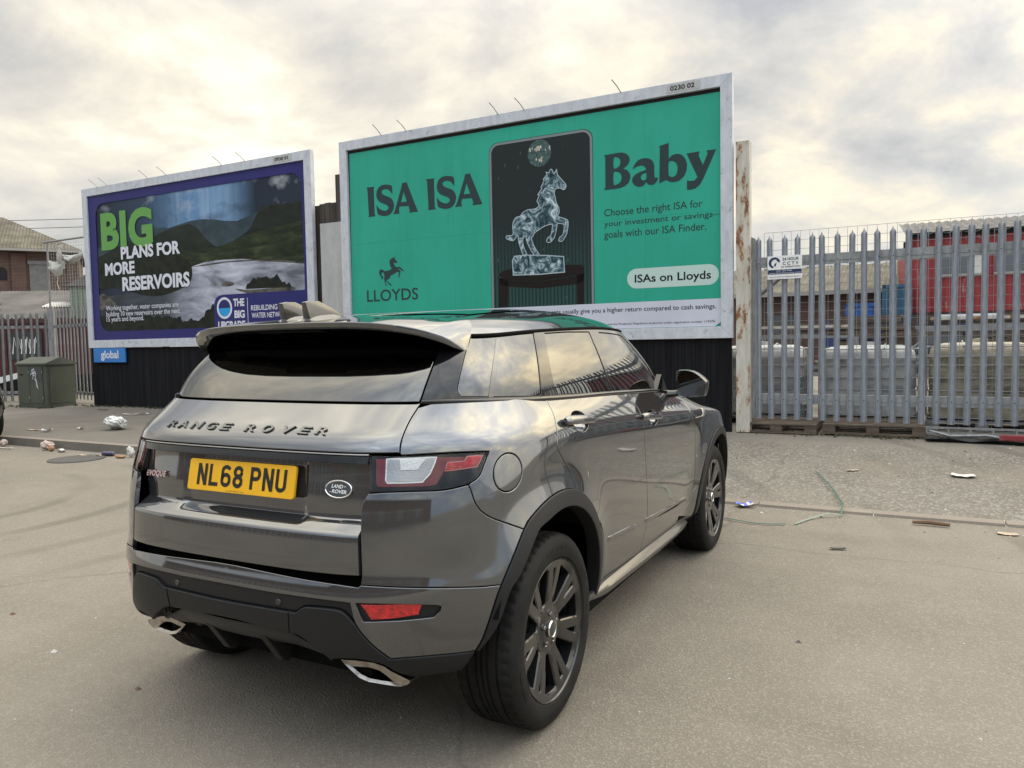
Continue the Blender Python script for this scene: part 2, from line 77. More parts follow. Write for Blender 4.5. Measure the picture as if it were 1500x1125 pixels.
ART=json.loads('''{"isa":[[[[0.371,2.413],[0.527,2.409],[0.516,2.38],[0.521,1.966],[0.542,1.933],[0.389,1.93],[0.404,1.958],[0.387,2.378]]],[[[0.881,2.378],[0.886,2.251],[0.863,2.28],[0.817,2.324],[0.75,2.346],[0.686,2.33],[0.675,2.3],[0.699,2.267],[0.756,2.238],[0.832,2.207],[0.884,2.163],[0.91,2.106],[0.913,2.052],[0.887,1.986],[0.833,1.937],[0.755,1.917],[0.667,1.929],[0.583,1.968],[0.566,2.106],[0.599,2.068],[0.651,2.028],[0.728,2.002],[0.782,2.015],[0.803,2.048],[0.775,2.085],[0.713,2.115],[0.636,2.149],[0.584,2.201],[0.566,2.265],[0.579,2.334],[0.62,2.388],[0.684,2.415],[0.762,2.418],[0.829,2.403]]],[[[1.082,2.405],[1.173,2.408],[1.193,2.351],[1.376,1.927],[1.203,1.926],[1.218,1.958],[1.197,2.032],[1.023,2.041],[1.007,1.982],[1.019,1.931],[0.89,1.93],[0.925,1.982],[1.061,2.327]],[[1.106,2.265],[1.167,2.107],[1.053,2.106]]]],"isa_dx":1.172,"baby":[[[[4.5,2.399],[4.703,2.406],[4.766,2.403],[4.828,2.375],[4.866,2.326],[4.87,2.278],[4.842,2.223],[4.779,2.181],[4.833,2.159],[4.872,2.103],[4.879,2.051],[4.855,1.988],[4.808,1.949],[4.729,1.925],[4.651,1.922],[4.494,1.923],[4.516,1.959],[4.517,2.36]],[[4.644,2.344],[4.695,2.343],[4.726,2.319],[4.736,2.273],[4.717,2.224],[4.642,2.202]],[[4.641,2.144],[4.7,2.145],[4.739,2.115],[4.752,2.066],[4.734,2.009],[4.691,1.984],[4.636,1.986]]],[[[4.911,2.157],[4.934,2.212],[4.981,2.264],[5.042,2.284],[5.111,2.282],[5.171,2.255],[5.204,2.207],[5.213,2.156],[5.213,2.041],[5.229,2.007],[5.261,2.008],[5.251,1.965],[5.213,1.926],[5.168,1.918],[5.123,1.932],[5.096,1.964],[5.07,1.927],[5.024,1.912],[4.978,1.917],[4.924,1.951],[4.9,2.005],[4.914,2.054],[4.964,2.092],[5.033,2.116],[5.094,2.127],[5.091,2.156],[5.057,2.188],[5.011,2.192],[4.957,2.18]],[[5.098,2.087],[5.097,2.004],[5.055,1.994],[5.028,2.019],[5.033,2.062]]],[[[5.275,2.417],[5.412,2.443],[5.411,2.237],[5.454,2.277],[5.523,2.288],[5.585,2.267],[5.63,2.217],[5.656,2.132],[5.648,2.051],[5.614,1.981],[5.552,1.932],[5.475,1.92],[5.421,1.932],[5.376,1.959],[5.28,1.929],[5.291,2.388]],[[5.411,2.185],[5.453,2.2],[5.5,2.177],[5.526,2.125],[5.526,2.066],[5.506,2.012],[5.46,1.991],[5.421,2.007],[5.407,2.042]]],[[[5.649,2.272],[5.819,2.279],[5.808,2.227],[5.862,2.099],[5.923,2.238],[5.912,2.277],[6.035,2.28],[5.87,1.928],[5.825,1.852],[5.764,1.807],[5.704,1.797],[5.651,1.805],[5.653,1.928],[5.689,1.912],[5.75,1.913],[5.791,1.952]]]],"phone":[[2.676,2.639],[2.703,2.756],[2.813,2.807],[4.164,2.796],[4.287,2.759],[4.339,2.647],[4.329,1.449],[4.301,0.337],[2.681,0.372]],"horse":[[3.708,2.3],[3.742,2.232],[3.78,2.292],[3.798,2.213],[3.882,2.114],[3.926,2.058],[3.919,2.016],[3.888,1.994],[3.832,2.025],[3.761,2.018],[3.743,1.963],[3.759,1.885],[3.772,1.819],[3.808,1.751],[3.812,1.674],[3.789,1.63],[3.854,1.603],[3.938,1.565],[3.951,1.502],[3.929,1.381],[3.891,1.313],[3.848,1.27],[3.8,1.284],[3.821,1.334],[3.87,1.366],[3.889,1.482],[3.872,1.514],[3.787,1.527],[3.775,1.484],[3.75,1.383],[3.721,1.316],[3.662,1.269],[3.61,1.283],[3.623,1.334],[3.678,1.371],[3.706,1.498],[3.684,1.526],[3.58,1.509],[3.491,1.465],[3.417,1.424],[3.396,1.386],[3.366,1.355],[3.385,1.282],[3.433,1.187],[3.485,1.112],[3.461,1.09],[3.397,1.118],[3.325,1.234],[3.282,1.33],[3.277,1.383],[3.238,1.375],[3.222,1.308],[3.25,1.2],[3.29,1.118],[3.236,1.103],[3.196,1.191],[3.156,1.313],[3.143,1.407],[3.118,1.39],[3.066,1.341],[2.996,1.357],[2.951,1.382],[2.958,1.422],[3.037,1.415],[3.068,1.453],[3.058,1.533],[3.072,1.617],[3.115,1.674],[3.184,1.686],[3.23,1.734],[3.32,1.768],[3.438,1.769],[3.498,1.813],[3.464,1.876],[3.506,1.963],[3.477,1.966],[3.546,2.049],[3.531,2.069],[3.585,2.156],[3.568,2.176],[3.627,2.238],[3.616,2.273],[3.665,2.26],[3.68,2.299]],"ice":[[3.045,1.05],[3.082,1.111],[3.278,1.114],[3.63,1.084],[3.873,1.052],[3.884,0.832],[3.48,0.822],[3.056,0.835]],"table":[[2.801,0.855],[2.879,0.905],[3.042,0.935],[3.886,0.935],[4.138,0.919],[4.192,0.877],[4.178,0.827],[4.08,0.782],[3.478,0.724],[2.938,0.767]],"tlegL":[[2.815,0.814],[2.969,0.765],[2.954,0.375],[2.79,0.374]],"tlegR":[[4.066,0.783],[4.186,0.814],[4.171,0.342],[4.074,0.341]],"apron":[[2.815,0.814],[2.968,0.76],[3.478,0.717],[4.08,0.769],[4.186,0.814],[4.182,0.7],[4.078,0.654],[3.476,0.619],[2.967,0.671],[2.807,0.72]],"ball":[[3.511,2.557],0.188],"logo":[[0.893,1.249],[0.906,1.215],[0.932,1.188],[0.947,1.154],[0.92,1.147],[0.89,1.166],[0.879,1.15],[0.894,1.115],[0.929,1.088],[0.949,1.078],[0.981,1.093],[1.011,1.075],[1.071,1.021],[1.056,1.01],[0.99,1.054],[0.969,1.044],[1.005,1.025],[0.998,0.984],[0.979,0.921],[0.961,0.927],[0.973,0.982],[0.968,1.01],[0.915,0.997],[0.852,0.967],[0.806,0.953],[0.792,0.912],[0.745,0.897],[0.734,0.873],[0.775,0.845],[0.826,0.801],[0.8,0.793],[0.743,0.844],[0.719,0.874],[0.713,0.891],[0.708,0.857],[0.717,0.823],[0.735,0.797],[0.71,0.795],[0.691,0.85],[0.678,0.901],[0.684,0.977],[0.664,1.0],[0.669,1.02],[0.633,1.008],[0.625,0.98],[0.652,0.953],[0.662,0.936],[0.644,0.911],[0.608,0.908],[0.63,0.929],[0.599,0.965],[0.58,1.008],[0.585,1.05],[0.613,1.065],[0.666,1.057],[0.687,1.036],[0.76,1.04],[0.813,1.053],[0.835,1.085],[0.81,1.095],[0.801,1.138],[0.792,1.18],[0.808,1.213],[0.85,1.235]],"lloyds":[[0.316,0.547],[1.34,0.552],[1.336,0.737]],"strip":[[6.079,0.367],[6.078,0.017],[2.882,0.362]],"t1":[[4.494,1.558],[5.853,1.567],[4.502,1.653]],"t2":[[4.492,1.422],[5.986,1.42]],"t3":[[4.49,1.265],[5.904,1.259]],"pill":[[4.818,0.686],[6.065,0.692],[5.492,0.818],[5.49,0.54]],"pillt":[[4.926,0.625],[5.962,0.625],[4.927,0.732]],"d1":[[2.831,0.29],[6.03,0.233],[3.6,0.264],[6.03,0.301]],"d2":[[4.686,0.054],[6.022,0.064]],"plates":[[[5.854,3.153],[6.106,3.157],[6.106,3.084],[5.861,3.079]]],"photo":[[0.235,2.633],[0.267,2.788],[0.509,2.903],[5.813,2.845],[5.984,2.704],[6.007,2.412],[6.041,0.792],[3.991,0.805],[3.764,0.7],[3.709,0.17],[0.455,0.185],[0.211,0.333]],"sky_h":[[2.001,2.235],[2.488,2.182],[3.123,2.264],[3.429,2.267],[3.757,2.237],[4.048,2.184],[4.392,2.149],[4.62,2.199],[4.929,2.269],[5.043,2.366],[5.286,2.361],[5.811,2.338],[5.997,2.357]],"hillL":[[1.727,2.127],[2.056,2.056],[2.322,2.121],[2.647,2.179],[3.089,2.214],[3.328,2.1],[3.5,1.919],[3.73,1.756],[3.846,1.707]],"hillR":[[5.997,2.357],[5.811,2.338],[5.043,2.366],[4.929,2.269],[4.811,2.112],[4.721,1.981],[4.519,1.878],[4.14,1.746],[3.845,1.696]],"shore":[[3.163,1.389],[3.472,1.443],[3.832,1.461],[4.496,1.441],[4.967,1.386],[5.503,1.331],[6.006,1.256]],"dark":[[0.953,1.921],[2.297,1.735],[2.868,1.663],[3.049,1.555],[3.179,1.399],[3.124,1.255],[2.896,1.098],[0.9,1.204]],"island":[[4.36,0.909],[4.578,0.976],[4.659,1.055],[4.891,1.097],[5.191,1.094],[5.446,1.025],[5.658,0.907],[5.745,0.836],[5.689,0.79],[4.646,0.801]],"islet":[[3.947,1.023],[4.05,1.054],[4.169,1.04],[4.258,1.007],[4.166,0.984],[4.046,0.99]],"big":[[0.389,2.65],[2.024,1.894],[2.03,2.658],[0.431,1.869]],"plans":[[1.012,1.659],[2.817,1.657],[1.03,1.907]],"more":[[0.472,1.346],[1.426,1.366],[0.492,1.611]],"resv":[[1.015,1.021],[3.055,0.994],[1.054,1.3]],"w1":[[0.443,0.632],[2.704,0.616],[0.451,0.733]],"w2":[[0.448,0.505],[2.74,0.488]],"w3":[[0.449,0.385],[1.65,0.39]],"ring":[[3.981,0.54],[3.77,0.548],[3.992,0.738]],"the":[[4.223,0.568],[4.51,0.562],[4.23,0.708]],"bigt":[[4.243,0.347],[4.514,0.345]],"upg":[[3.799,0.189],[4.518,0.199]],"bar":[[4.591,0.712],[4.598,0.253]],"reb":[[4.679,0.473],[5.365,0.475],[4.684,0.569]],"wat":[[4.692,0.339]],"box":[[3.699,0.221],[3.747,0.706],[3.935,0.806],[6.166,0.776]]}''')
# ------------------------------------------------------------------ materials
MATS={}
def nt_of(name):
    m=bpy.data.materials.new(name); m.use_nodes=True; MATS[name]=m
    return m,m.node_tree,m.node_tree.nodes['Principled BSDF']
def setp(p,**k):
    for a,v in k.items():
        a=a.replace('_',' ')
        if a in('Base Color','Coat Tint','Emission Color') : v=tuple(v)+(1,)
        p.inputs[a].default_value=v
def M(name,col,rough=.6,metal=0.,coat=0.,crough=.03,ior=1.5,var=0.,vscale=4.,bump=0.,bscale=60.,col2=None,detail=6.,spec=.5,coord='Object',stretch=(1,1,1),lo=.35,hi=.65,rvar=0.):
    if name in MATS: return MATS[name]
    m,nt,p=nt_of(name); setp(p,Base_Color=col,Roughness=rough,Metallic=metal,Coat_Weight=coat,Coat_Roughness=crough,IOR=ior,Specular_IOR_Level=spec)
    N=nt.nodes; K=nt.links
    if var or bump or col2 or rvar:
        tc=N.new('ShaderNodeTexCoord'); mp=N.new('ShaderNodeMapping'); mp.inputs['Scale'].default_value=stretch; K.new(tc.outputs[coord],mp.inputs[0])
    if var or col2 or rvar:
        nz=N.new('ShaderNodeTexNoise'); nz.inputs['Scale'].default_value=vscale; nz.inputs['Detail'].default_value=detail; nz.inputs['Roughness'].default_value=.62; K.new(mp.outputs[0],nz.inputs['Vector'])
    if var or col2:
        rp=N.new('ShaderNodeValToRGB'); e=rp.color_ramp.elements; e[0].position=lo; e[1].position=hi
        c2=col2 or tuple(min(1,c*(1+var)) for c in col); c1=col if col2 else tuple(c*(1-var) for c in col)
        e[0].color=tuple(c1)+(1,); e[1].color=tuple(c2)+(1,); K.new(nz.outputs['Fac'],rp.inputs[0]); K.new(rp.outputs[0],p.inputs['Base Color'])
    if rvar:
        mr=N.new('ShaderNodeMapRange'); mr.inputs[3].default_value=max(0,rough-rvar); mr.inputs[4].default_value=rough+rvar; K.new(nz.outputs['Fac'],mr.inputs[0]); K.new(mr.outputs[0],p.inputs['Roughness'])
    if bump:
        n2=N.new('ShaderNodeTexNoise'); n2.inputs['Scale'].default_value=bscale; n2.inputs['Detail'].default_value=4; K.new(mp.outputs[0],n2.inputs['Vector'])
        b=N.new('ShaderNodeBump'); b.inputs['Strength'].default_value=bump; b.inputs['Distance'].default_value=.01; K.new(n2.outputs['Fac'],b.inputs['Height']); K.new(b.outputs[0],p.inputs['Normal'])
    return m
def ramp(nt,fac,stops):
    r=nt.nodes.new('ShaderNodeValToRGB'); e=r.color_ramp.elements
    e[0].position,e[0].color=stops[0][0],tuple(stops[0][1])+(1,); e[1].position,e[1].color=stops[-1][0],tuple(stops[-1][1])+(1,)
    for p,c in stops[1:-1]: q=e.new(p); q.color=tuple(c)+(1,)
    nt.links.new(fac,r.inputs[0]); return r.outputs[0]
def tex(nt,kind,scale,coord='Object',stretch=(1,1,1),loc=(0,0,0),**k):
    N=nt.nodes; tc=N.new('ShaderNodeTexCoord'); mp=N.new('ShaderNodeMapping'); mp.inputs['Scale'].default_value=stretch; mp.inputs['Location'].default_value=loc
    nt.links.new(tc.outputs[coord],mp.inputs[0]); t=N.new(kind); t.inputs['Scale'].default_value=scale
    for a,v in k.items():
        if a in('feature','bands_direction','wave_type'): setattr(t,a,v)
        else: t.inputs[a].default_value=v
    nt.links.new(mp.outputs[0],t.inputs['Vector']); return t
def mixc(nt,fac,a,b,mode='MIX'):
    m=nt.nodes.new('ShaderNodeMix'); m.data_type='RGBA'; m.blend_type=mode
    for i,v in ((0,fac),(6,a),(7,b)):
        if isinstance(v,(int,float)): m.inputs[i].default_value=v
        elif isinstance(v,tuple): m.inputs[i].default_value=v+(1,) if len(v)==3 else v
        else: nt.links.new(v,m.inputs[i])
    return m.outputs[2]
def math_(nt,op,a,b=None,clamp=False):
    o=nt.nodes.new('ShaderNodeMath'); o.operation=op; o.use_clamp=clamp
    for i,v in enumerate((a,b)):
        if v is None: continue
        if isinstance(v,(int,float)): o.inputs[i].default_value=v
        else: nt.links.new(v,o.inputs[i])
    return o.outputs[0]
def bump_(nt,p,h,strength,dist=.01):
    b=nt.nodes.new('ShaderNodeBump'); b.inputs['Strength'].default_value=strength; b.inputs['Distance'].default_value=dist
    nt.links.new(h,b.inputs['Height']); nt.links.new(b.outputs[0],p.inputs['Normal'])
# car paints
def mat_paint():
    m,nt,p=nt_of('car_paint'); setp(p,Base_Color=(.125,.128,.132),Roughness=.08,Metallic=.80,Coat_Weight=1.,Coat_Roughness=.012)
    n=tex(nt,'ShaderNodeTexNoise',3.,Detail=9.,Roughness=.7,stretch=(1,1,1.6)); mr=nt.nodes.new('ShaderNodeMapRange'); mr.inputs[1].default_value=.35; mr.inputs[2].default_value=.75; mr.inputs[3].default_value=.05; mr.inputs[4].default_value=.11; nt.links.new(n.outputs['Fac'],mr.inputs[0]); nt.links.new(mr.outputs[0],p.inputs['Roughness'])
    tc=[q for q in nt.nodes if q.type=='TEX_COORD'][0]; sx=nt.nodes.new('ShaderNodeSeparateXYZ'); nt.links.new(tc.outputs['Object'],sx.inputs[0])
    d=ramp(nt,math_(nt,'ADD',sx.outputs[2],math_(nt,'MULTIPLY',n.outputs['Fac'],.45)),((.50,(1,1,1)),(.95,(0,0,0))))      # road film thins out upwards
    cr_=nt.nodes.new('ShaderNodeMapRange'); cr_.inputs[3].default_value=.012; cr_.inputs[4].default_value=.09; nt.links.new(d,cr_.inputs[0]); nt.links.new(cr_.outputs[0],p.inputs['Coat Roughness'])
    f=tex(nt,'ShaderNodeTexNoise',1400.,Detail=1.); c=mixc(nt,f.outputs['Fac'],(.115,.120,.127),(.160,.166,.174)); nt.links.new(mixc(nt,math_(nt,'MULTIPLY',d,.35),c,(.10,.092,.08)),p.inputs['Base Color']); return m
mat_paint()
M('satin_plastic',(.0125,.0132,.0145),.46,bump=.05,bscale=900,spec=.32)
M('dark_paint',(.035,.036,.037),.32,.3,.6,.08)
M('gloss_black',(.005,.005,.006),.10,0,.6,.015,spec=.25)
M('inner_black',(.004,.004,.004),.9,spec=.1)
M('rubber',(.0105,.0103,.010),.68,var=.4,vscale=9,bump=.10,bscale=300,spec=.22)
M('alloy',(.016,.0165,.0175),.24,.35,.6,.04)
M('chrome',(.78,.77,.75),.09,1.)
M('worn_chrome',(.50,.47,.43),.26,1.,col2=(.20,.165,.13),vscale=22,lo=.5,hi=.72,bump=.06,bscale=200)
M('satin_silver',(.46,.455,.44),.30,.9,.3)
M('brake_steel',(.22,.21,.20),.4,1.)
M('plate_yellow',(.80,.43,.012),.28,0,.5,.1,var=.06,vscale=8)
M('plate_black',(.010,.010,.010),.35)
M('lens_red',(.50,.007,.010),.12,0,1.,.02,bump=.7,bscale=110,var=.35,vscale=45)
M('lens_dark_red',(.17,.006,.010),.12,0,1.,.02)
M('lens_clear',(.46,.47,.48),.10,.45,1.,.02,bump=.10,bscale=120)
M('lens_inner',(.85,.86,.87),.12,.3,1.,.02,bump=.25,bscale=200)
M('cloth_seat',(.05,.055,.055),.75,var=.2,vscale=20)
M('badge_green',(.006,.012,.010),.15,0,1.)
M('pink_chrome',(.62,.45,.46),.25,1.)
def glass_mat(name,tint,ior,mixf=.0):
    m,nt,p=nt_of(name); N=nt.nodes; K=nt.links
    tr=N.new('ShaderNodeBsdfTransparent'); tr.inputs[0].default_value=tuple(tint)+(1,)
    gl=N.new('ShaderNodeBsdfGlossy'); gl.inputs['Roughness'].default_value=.0; gl.inputs[0].default_value=(.95,.95,.93,1)
    fr=N.new('ShaderNodeFresnel'); fr.inputs[0].default_value=ior
    a=math_(nt,'ADD',fr.outputs[0],mixf,clamp=True)
    mx=N.new('ShaderNodeMixShader'); K.new(a,mx.inputs[0]); K.new(tr.outputs[0],mx.inputs[1]); K.new(gl.outputs[0],mx.inputs[2])
    K.new(mx.outputs[0],N['Material Output'].inputs[0]); return m
glass_mat('privacy_glass',(.02,.022,.022),1.8,.05)
glass_mat('lamp_glass',(.97,.97,.97),1.28,.0)
glass_mat('tinted_glass',(.34,.42,.40),1.75,.07)
glass_mat('mirror_glass',(.02,.045,.06),1.5,.16)
# ------------------------------------------------------------------ mesh helpers
def tagp(o,label=None,cat=None,group=None,kind=None):
    for k,v in (('label',label),('category',cat),('group',group),('kind',kind)):
        if v: o[k]=v
    return o
def link(name,me,mat=None,parent=None):
    o=bpy.data.objects.new(name,me); COL.objects.link(o)
    if mat is not None and me is not None:
        for x in (mat if isinstance(mat,(list,tuple)) else [mat]): me.materials.append(MATS[x] if isinstance(x,str) else x)
    if parent is not None: o.parent=parent
    return o
def empty(name,loc,rz=0,label=None,cat=None,group=None):
    o=bpy.data.objects.new(name,None); COL.objects.link(o); o.empty_display_size=.1
    o.location=loc; o.rotation_euler=(0,0,rz); return tagp(o,label,cat,group)
class MB:
    def __init__(s): s.v=[]; s.f=[]; s.m=[]
    def add(s,vs,fs,m=0):
        k=len(s.v); s.v+= [tuple(map(float,p)) for p in vs]; s.f+=[tuple(i+k for i in f) for f in fs]; s.m+=[m]*len(fs); return s
    def box(s,x0,x1,y0,y1,z0,z1,m=0,T=None):
        vs=[Vector(p) for p in ((x0,y0,z0),(x1,y0,z0),(x1,y1,z0),(x0,y1,z0),(x0,y0,z1),(x1,y0,z1),(x1,y1,z1),(x0,y1,z1))]
        if T is not None: vs=[T@p for p in vs]
        return s.add(vs,[(0,3,2,1),(4,5,6,7),(0,1,5,4),(1,2,6,5),(2,3,7,6),(3,0,4,7)],m)
    def tube(s,path,r,n=8,m=0,cap=True,rs=None,up=(0,0,1),sq=1.):
        P=[Vector(p) for p in path]; rings=[]
        for i,p in enumerate(P):
            t=(P[min(i+1,len(P)-1)]-P[max(i-1,0)]).normalized(); u=Vector(up)
            if abs(t.dot(u))>.95: u=Vector((1,0,0))
            a=t.cross(u).normalized(); b=a.cross(t); rr=rs[i] if rs else r
            rings.append([p+(a*math.cos(2*math.pi*k/n)+b*math.sin(2*math.pi*k/n)*sq)*rr for k in range(n)])
        vs=[q for g in rings for q in g]; fs=[]
        for i in range(len(P)-1):
            for k in range(n): fs.append((i*n+k,i*n+(k+1)%n,(i+1)*n+(k+1)%n,(i+1)*n+k))
        if cap: fs.append(tuple(range(n))[::-1]); fs.append(tuple((len(P)-1)*n+k for k in range(n)))
        return s.add(vs,fs,m)
    def lathe(s,prof,n=48,m=0,axis='Y',a0=0,a1=2*math.pi,T=None):
        full=abs(a1-a0-2*math.pi)<1e-6; c=n if full else n+1; vs=[];fs=[]
        for k in range(c):
            a=a0+(a1-a0)*k/n
            for r,h in prof:
                q=Vector((r*math.cos(a),h,r*math.sin(a))) if axis=='Y' else Vector((r*math.cos(a),r*math.sin(a),h))
                vs.append(T@q if T is not None else q)
        L=len(prof)
        for k in range(n):
            for i in range(L-1):
                a_,b_=k*L,((k+1)%c)*L; fs.append((a_+i,a_+i+1,b_+i+1,b_+i))
        return s.add(vs,fs,m)
    def prism(s,pts,y0,y1,m=0,T=None):
        """polygon in (x,z) extruded along y"""
        n=len(pts); vs=[Vector((x,y0,z)) for x,z in pts]+[Vector((x,y1,z)) for x,z in pts]
        if T is not None: vs=[T@q for q in vs]
        return s.add(vs,[tuple(range(n)),tuple(range(2*n-1,n-1,-1))]+[(i,i+n,(i+1)%n+n,(i+1)%n) for i in range(n)],m)
    def build(s,name,mat=None,parent=None,smooth=35,bevel=0.,seg=2,fix=True):
        me=bpy.data.meshes.new(name); me.from_pydata(s.v,[],s.f); me.polygons.foreach_set('material_index',s.m); 
        if fix or bevel:
            bm=bmesh.new(); bm.from_mesh(me)
            if fix: bmesh.ops.recalc_face_normals(bm,faces=bm.faces)
            if bevel:
                es=[e for e in bm.edges if len(e.link_faces)==2 and e.calc_face_angle(0)>.5]
                bmesh.ops.bevel(bm,geom=es,offset=bevel,segments=seg,affect='EDGES',profile=.6)
            bm.to_mesh(me); bm.free()
        if smooth:
            me.polygons.foreach_set('use_smooth',[True]*len(me.polygons)); me.set_sharp_from_angle(angle=R(smooth))
        me.update(); return link(name,me,mat,parent)
def copy_tree(o,parent=None):
    c=o.copy(); COL.objects.link(c)
    if parent is not None: c.parent=parent
    for ch in list(o.children): copy_tree(ch,c)
    return c
def inside(P,poly):
    x,y=P[:,0],P[:,1]; q=np.asarray(poly); r=np.zeros(len(P),bool); j=len(q)-1
    for i in range(len(q)):
        xi,yi=q[i]; xj,yj=q[j]
        c=((yi>y)!=(yj>y))&(x<(xj-xi)*(y-yi)/(yj-yi+1e-18)+xi); r^=c; j=i
    return r
def tri2d(outer,holes=(),step=None,keep=1.0):
    loops=[np.asarray(outer,float)]+[np.asarray(h,float) for h in holes]; pts=[];edges=[]
    for l in loops:
        k=len(pts); n=len(l); pts+=[tuple(p) for p in l]; edges+=[(k+i,k+(i+1)%n) for i in range(n)]
    if step:
        sx,sy=step; lo=loops[0].min(0); hi=loops[0].max(0)
        gx,gy=np.meshgrid(np.arange(lo[0]+sx*.5,hi[0],sx),np.arange(lo[1]+sy*.5,hi[1],sy)); g=np.stack([gx.ravel(),gy.ravel()],1)
        g[:,0]+= (np.floor((g[:,1]-lo[1])/sy)%2)*sx*.5
        m=inside(g,loops[0])
        for h in loops[1:]: m&=~inside(g,h)
        g=g[m]; B=np.concatenate([np.concatenate([l,.5*(l+np.roll(l,-1,0))]) for l in loops])/np.array([sx,sy])
        if len(g):
            d=np.min(((g[:,None]/np.array([sx,sy])-B[None])**2).sum(2),1); g=g[d>.22*keep]
        pts+=[tuple(p) for p in g]
    V,_,F,_,_,_=delaunay_2d_cdt([Vector(p) for p in pts],edges,[],0,1e-7)
    V=np.array([tuple(v) for v in V]); F=np.array([f for f in F if len(f)==3])
    c=V[F].mean(1); m=inside(c,loops[0])
    for h in loops[1:]: m&=~inside(c,h)
    F=F[m]
    a=V[F]; ar=np.cross(a[:,1]-a[:,0],a[:,2]-a[:,0]); F[ar<0]=F[ar<0][:,::-1]
    return V,F[np.abs(ar)>1e-12]
def bedges(F):
    cnt={}
    for f in F:
        for i in range(3):
            a,b=int(f[i]),int(f[(i+1)%3]); cnt[(a,b)]=1
    return [(a,b) for (a,b) in cnt if (b,a) not in cnt]
def plate(mb,outer,holes,fy,depth,bev=.003,step=None,m=0,T=None):
    """2-D outline in (x,z) -> front face at y=fy(x,z) looking +y, rounded rim, walls going back by depth"""
    V,F=tri2d(outer,holes,step); E=bedges(F); n=len(V)
    lat=np.zeros((n,2)); 
    for a,b in E:
        d=V[b]-V[a]; d/=np.linalg.norm(d)+1e-12; o=np.array([d[1],-d[0]]); lat[a]+=o; lat[b]+=o
    ids=sorted({i for e in E for i in e}); k={i:j for j,i in enumerate(ids)}
    l=lat[ids]; l/=np.linalg.norm(l,axis=1,keepdims=True)+1e-9
    y=np.array([fy(x,z) for x,z in V]); vs=[(x,yy,z) for (x,z),yy in zip(V,y)]
    vs+=[(V[i][0]+l[j][0]*bev,y[i]-bev,V[i][1]+l[j][1]*bev) for j,i in enumerate(ids)]; o1=n
    vs+=[(V[i][0]+l[j][0]*bev,y[i]-depth,V[i][1]+l[j][1]*bev) for j,i in enumerate(ids)]; o2=n+len(ids)
    fs=[(f[0],f[2],f[1]) for f in F]
    for a,b in E:
        A,B=k[a],k[b]; fs+=[(a,b,o1+B,o1+A),(o1+A,o1+B,o2+B,o2+A)]
    if T is not None: vs=[T@Vector(p) for p in vs]
    mb.add(vs,fs,m)
def crsp(pts,n=5,closed=True):
    p=np.asarray(pts,float); L=len(p); out=[]
    for i in range(L if closed else L-1):
        g=lambda k: p[k%L] if closed else p[min(max(k,0),L-1)]
        a,b,c,d=g(i-1),g(i),g(i+1),g(i+2)
        for k in range(n):
            t=k/n; out.append(.5*((2*b)+(c-a)*t+(2*a-5*b+4*c-d)*t*t+(3*b-a-3*c+d)*t**3))
    if not closed: out.append(p[-1])
    return np.array(out)
def rrect(x0,x1,z0,z1,r,n=6):
    o=[]
    for cx,cz,a in ((x1-r,z1-r,0),(x0+r,z1-r,90),(x0+r,z0+r,180),(x1-r,z0+r,270)):
        for k in range(n+1):
            t=R(a+90*k/n); o.append((cx+r*math.cos(t),cz+r*math.sin(t)))
    return o
# text ---------------------------------------------------------------
_caps={}
def text2d(s,bold=0.,space=1.,ext=0.):
    cu=bpy.data.curves.new('t','FONT'); cu.body=s; cu.size=1; cu.offset=bold; cu.space_character=space; cu.extrude=ext; cu.resolution_u=4
    ob=bpy.data.objects.new('t',cu); COL.objects.link(ob); dg=bpy.context.evaluated_depsgraph_get(); me=bpy.data.meshes.new_from_object(ob.evaluated_get(dg))
    V=np.array([v.co[:] for v in me.vertices]).reshape(-1,3); F=[tuple(p.vertices) for p in me.polygons]
    bpy.data.objects.remove(ob); bpy.data.curves.remove(cu); bpy.data.meshes.remove(me); return V,F
def capH(bold):
    if bold not in _caps: V,_=text2d('H',bold); _caps[bold]=(V[:,1].min(),V[:,1].max())
    return _caps[bold]
def fit_text(s,x0,x1,z0,h,bold=0.,space=1.,ext=0.):
    """text fitted between x0..x1, baseline z0, cap height h; returns verts (x,z[,depth]) and faces"""
    V,F=text2d(s,bold,space,ext); lo,hi=capH(bold); k=h/(hi-lo)
    X=(V[:,0]-V[:,0].min())/(np.ptp(V[:,0])+1e-9)*(x1-x0)+x0; Z=z0+(V[:,1]-lo)*k
    return np.stack([X,Z,V[:,2]],1),F
def ptext(mb,y,*a,m=0,**k):
    V,F=fit_text(*a,**k); mb.add([(x,y,z) for x,z,_ in V],F,m); return mb
def poly2(mb,y,outer,holes=(),m=0,step=None):
    V,F=tri2d(outer,holes,step); mb.add([(x,y,z) for x,z in V],[(f[0],f[1],f[2]) for f in F],m); return mb
def ribbon(pts,w):
    p=[Vector(q) for q in pts]; vs=[];fs=[]
    closed=(p[0]-p[-1]).length<1e-6
    n=len(p)
    for i in range(n):
        if closed: a,b=p[i-1 if i>0 else n-2],p[i+1 if i<n-1 else 1]
        else: a,b=p[max(i-1,0)],p[min(i+1,n-1)]
        d1=(p[i]-a); d2=(b-p[i]); d1=d1.normalized() if d1.length>1e-9 else d2.normalized(); d2=d2.normalized() if d2.length>1e-9 else d1
        t=(d1+d2).normalized(); nn=Vector((-t.y,t.x)); c=max(.5,abs(nn.dot(Vector((-d1.y,d1.x)))))
        vs+=[p[i]+nn*w/2/c,p[i]-nn*w/2/c]
    for i in range(n-1): fs.append((2*i,2*i+1,2*i+3,2*i+2))
    return vs,fs
M('sill_sheen',(.10,.099,.095),.30,.75,.6,.08)  # lighter than the sill paint: sky reflection put into the colour
M('dark_chrome',(.16,.165,.17),.16,1.)
M('skid_grey',(.024,.025,.026),.42,.2)
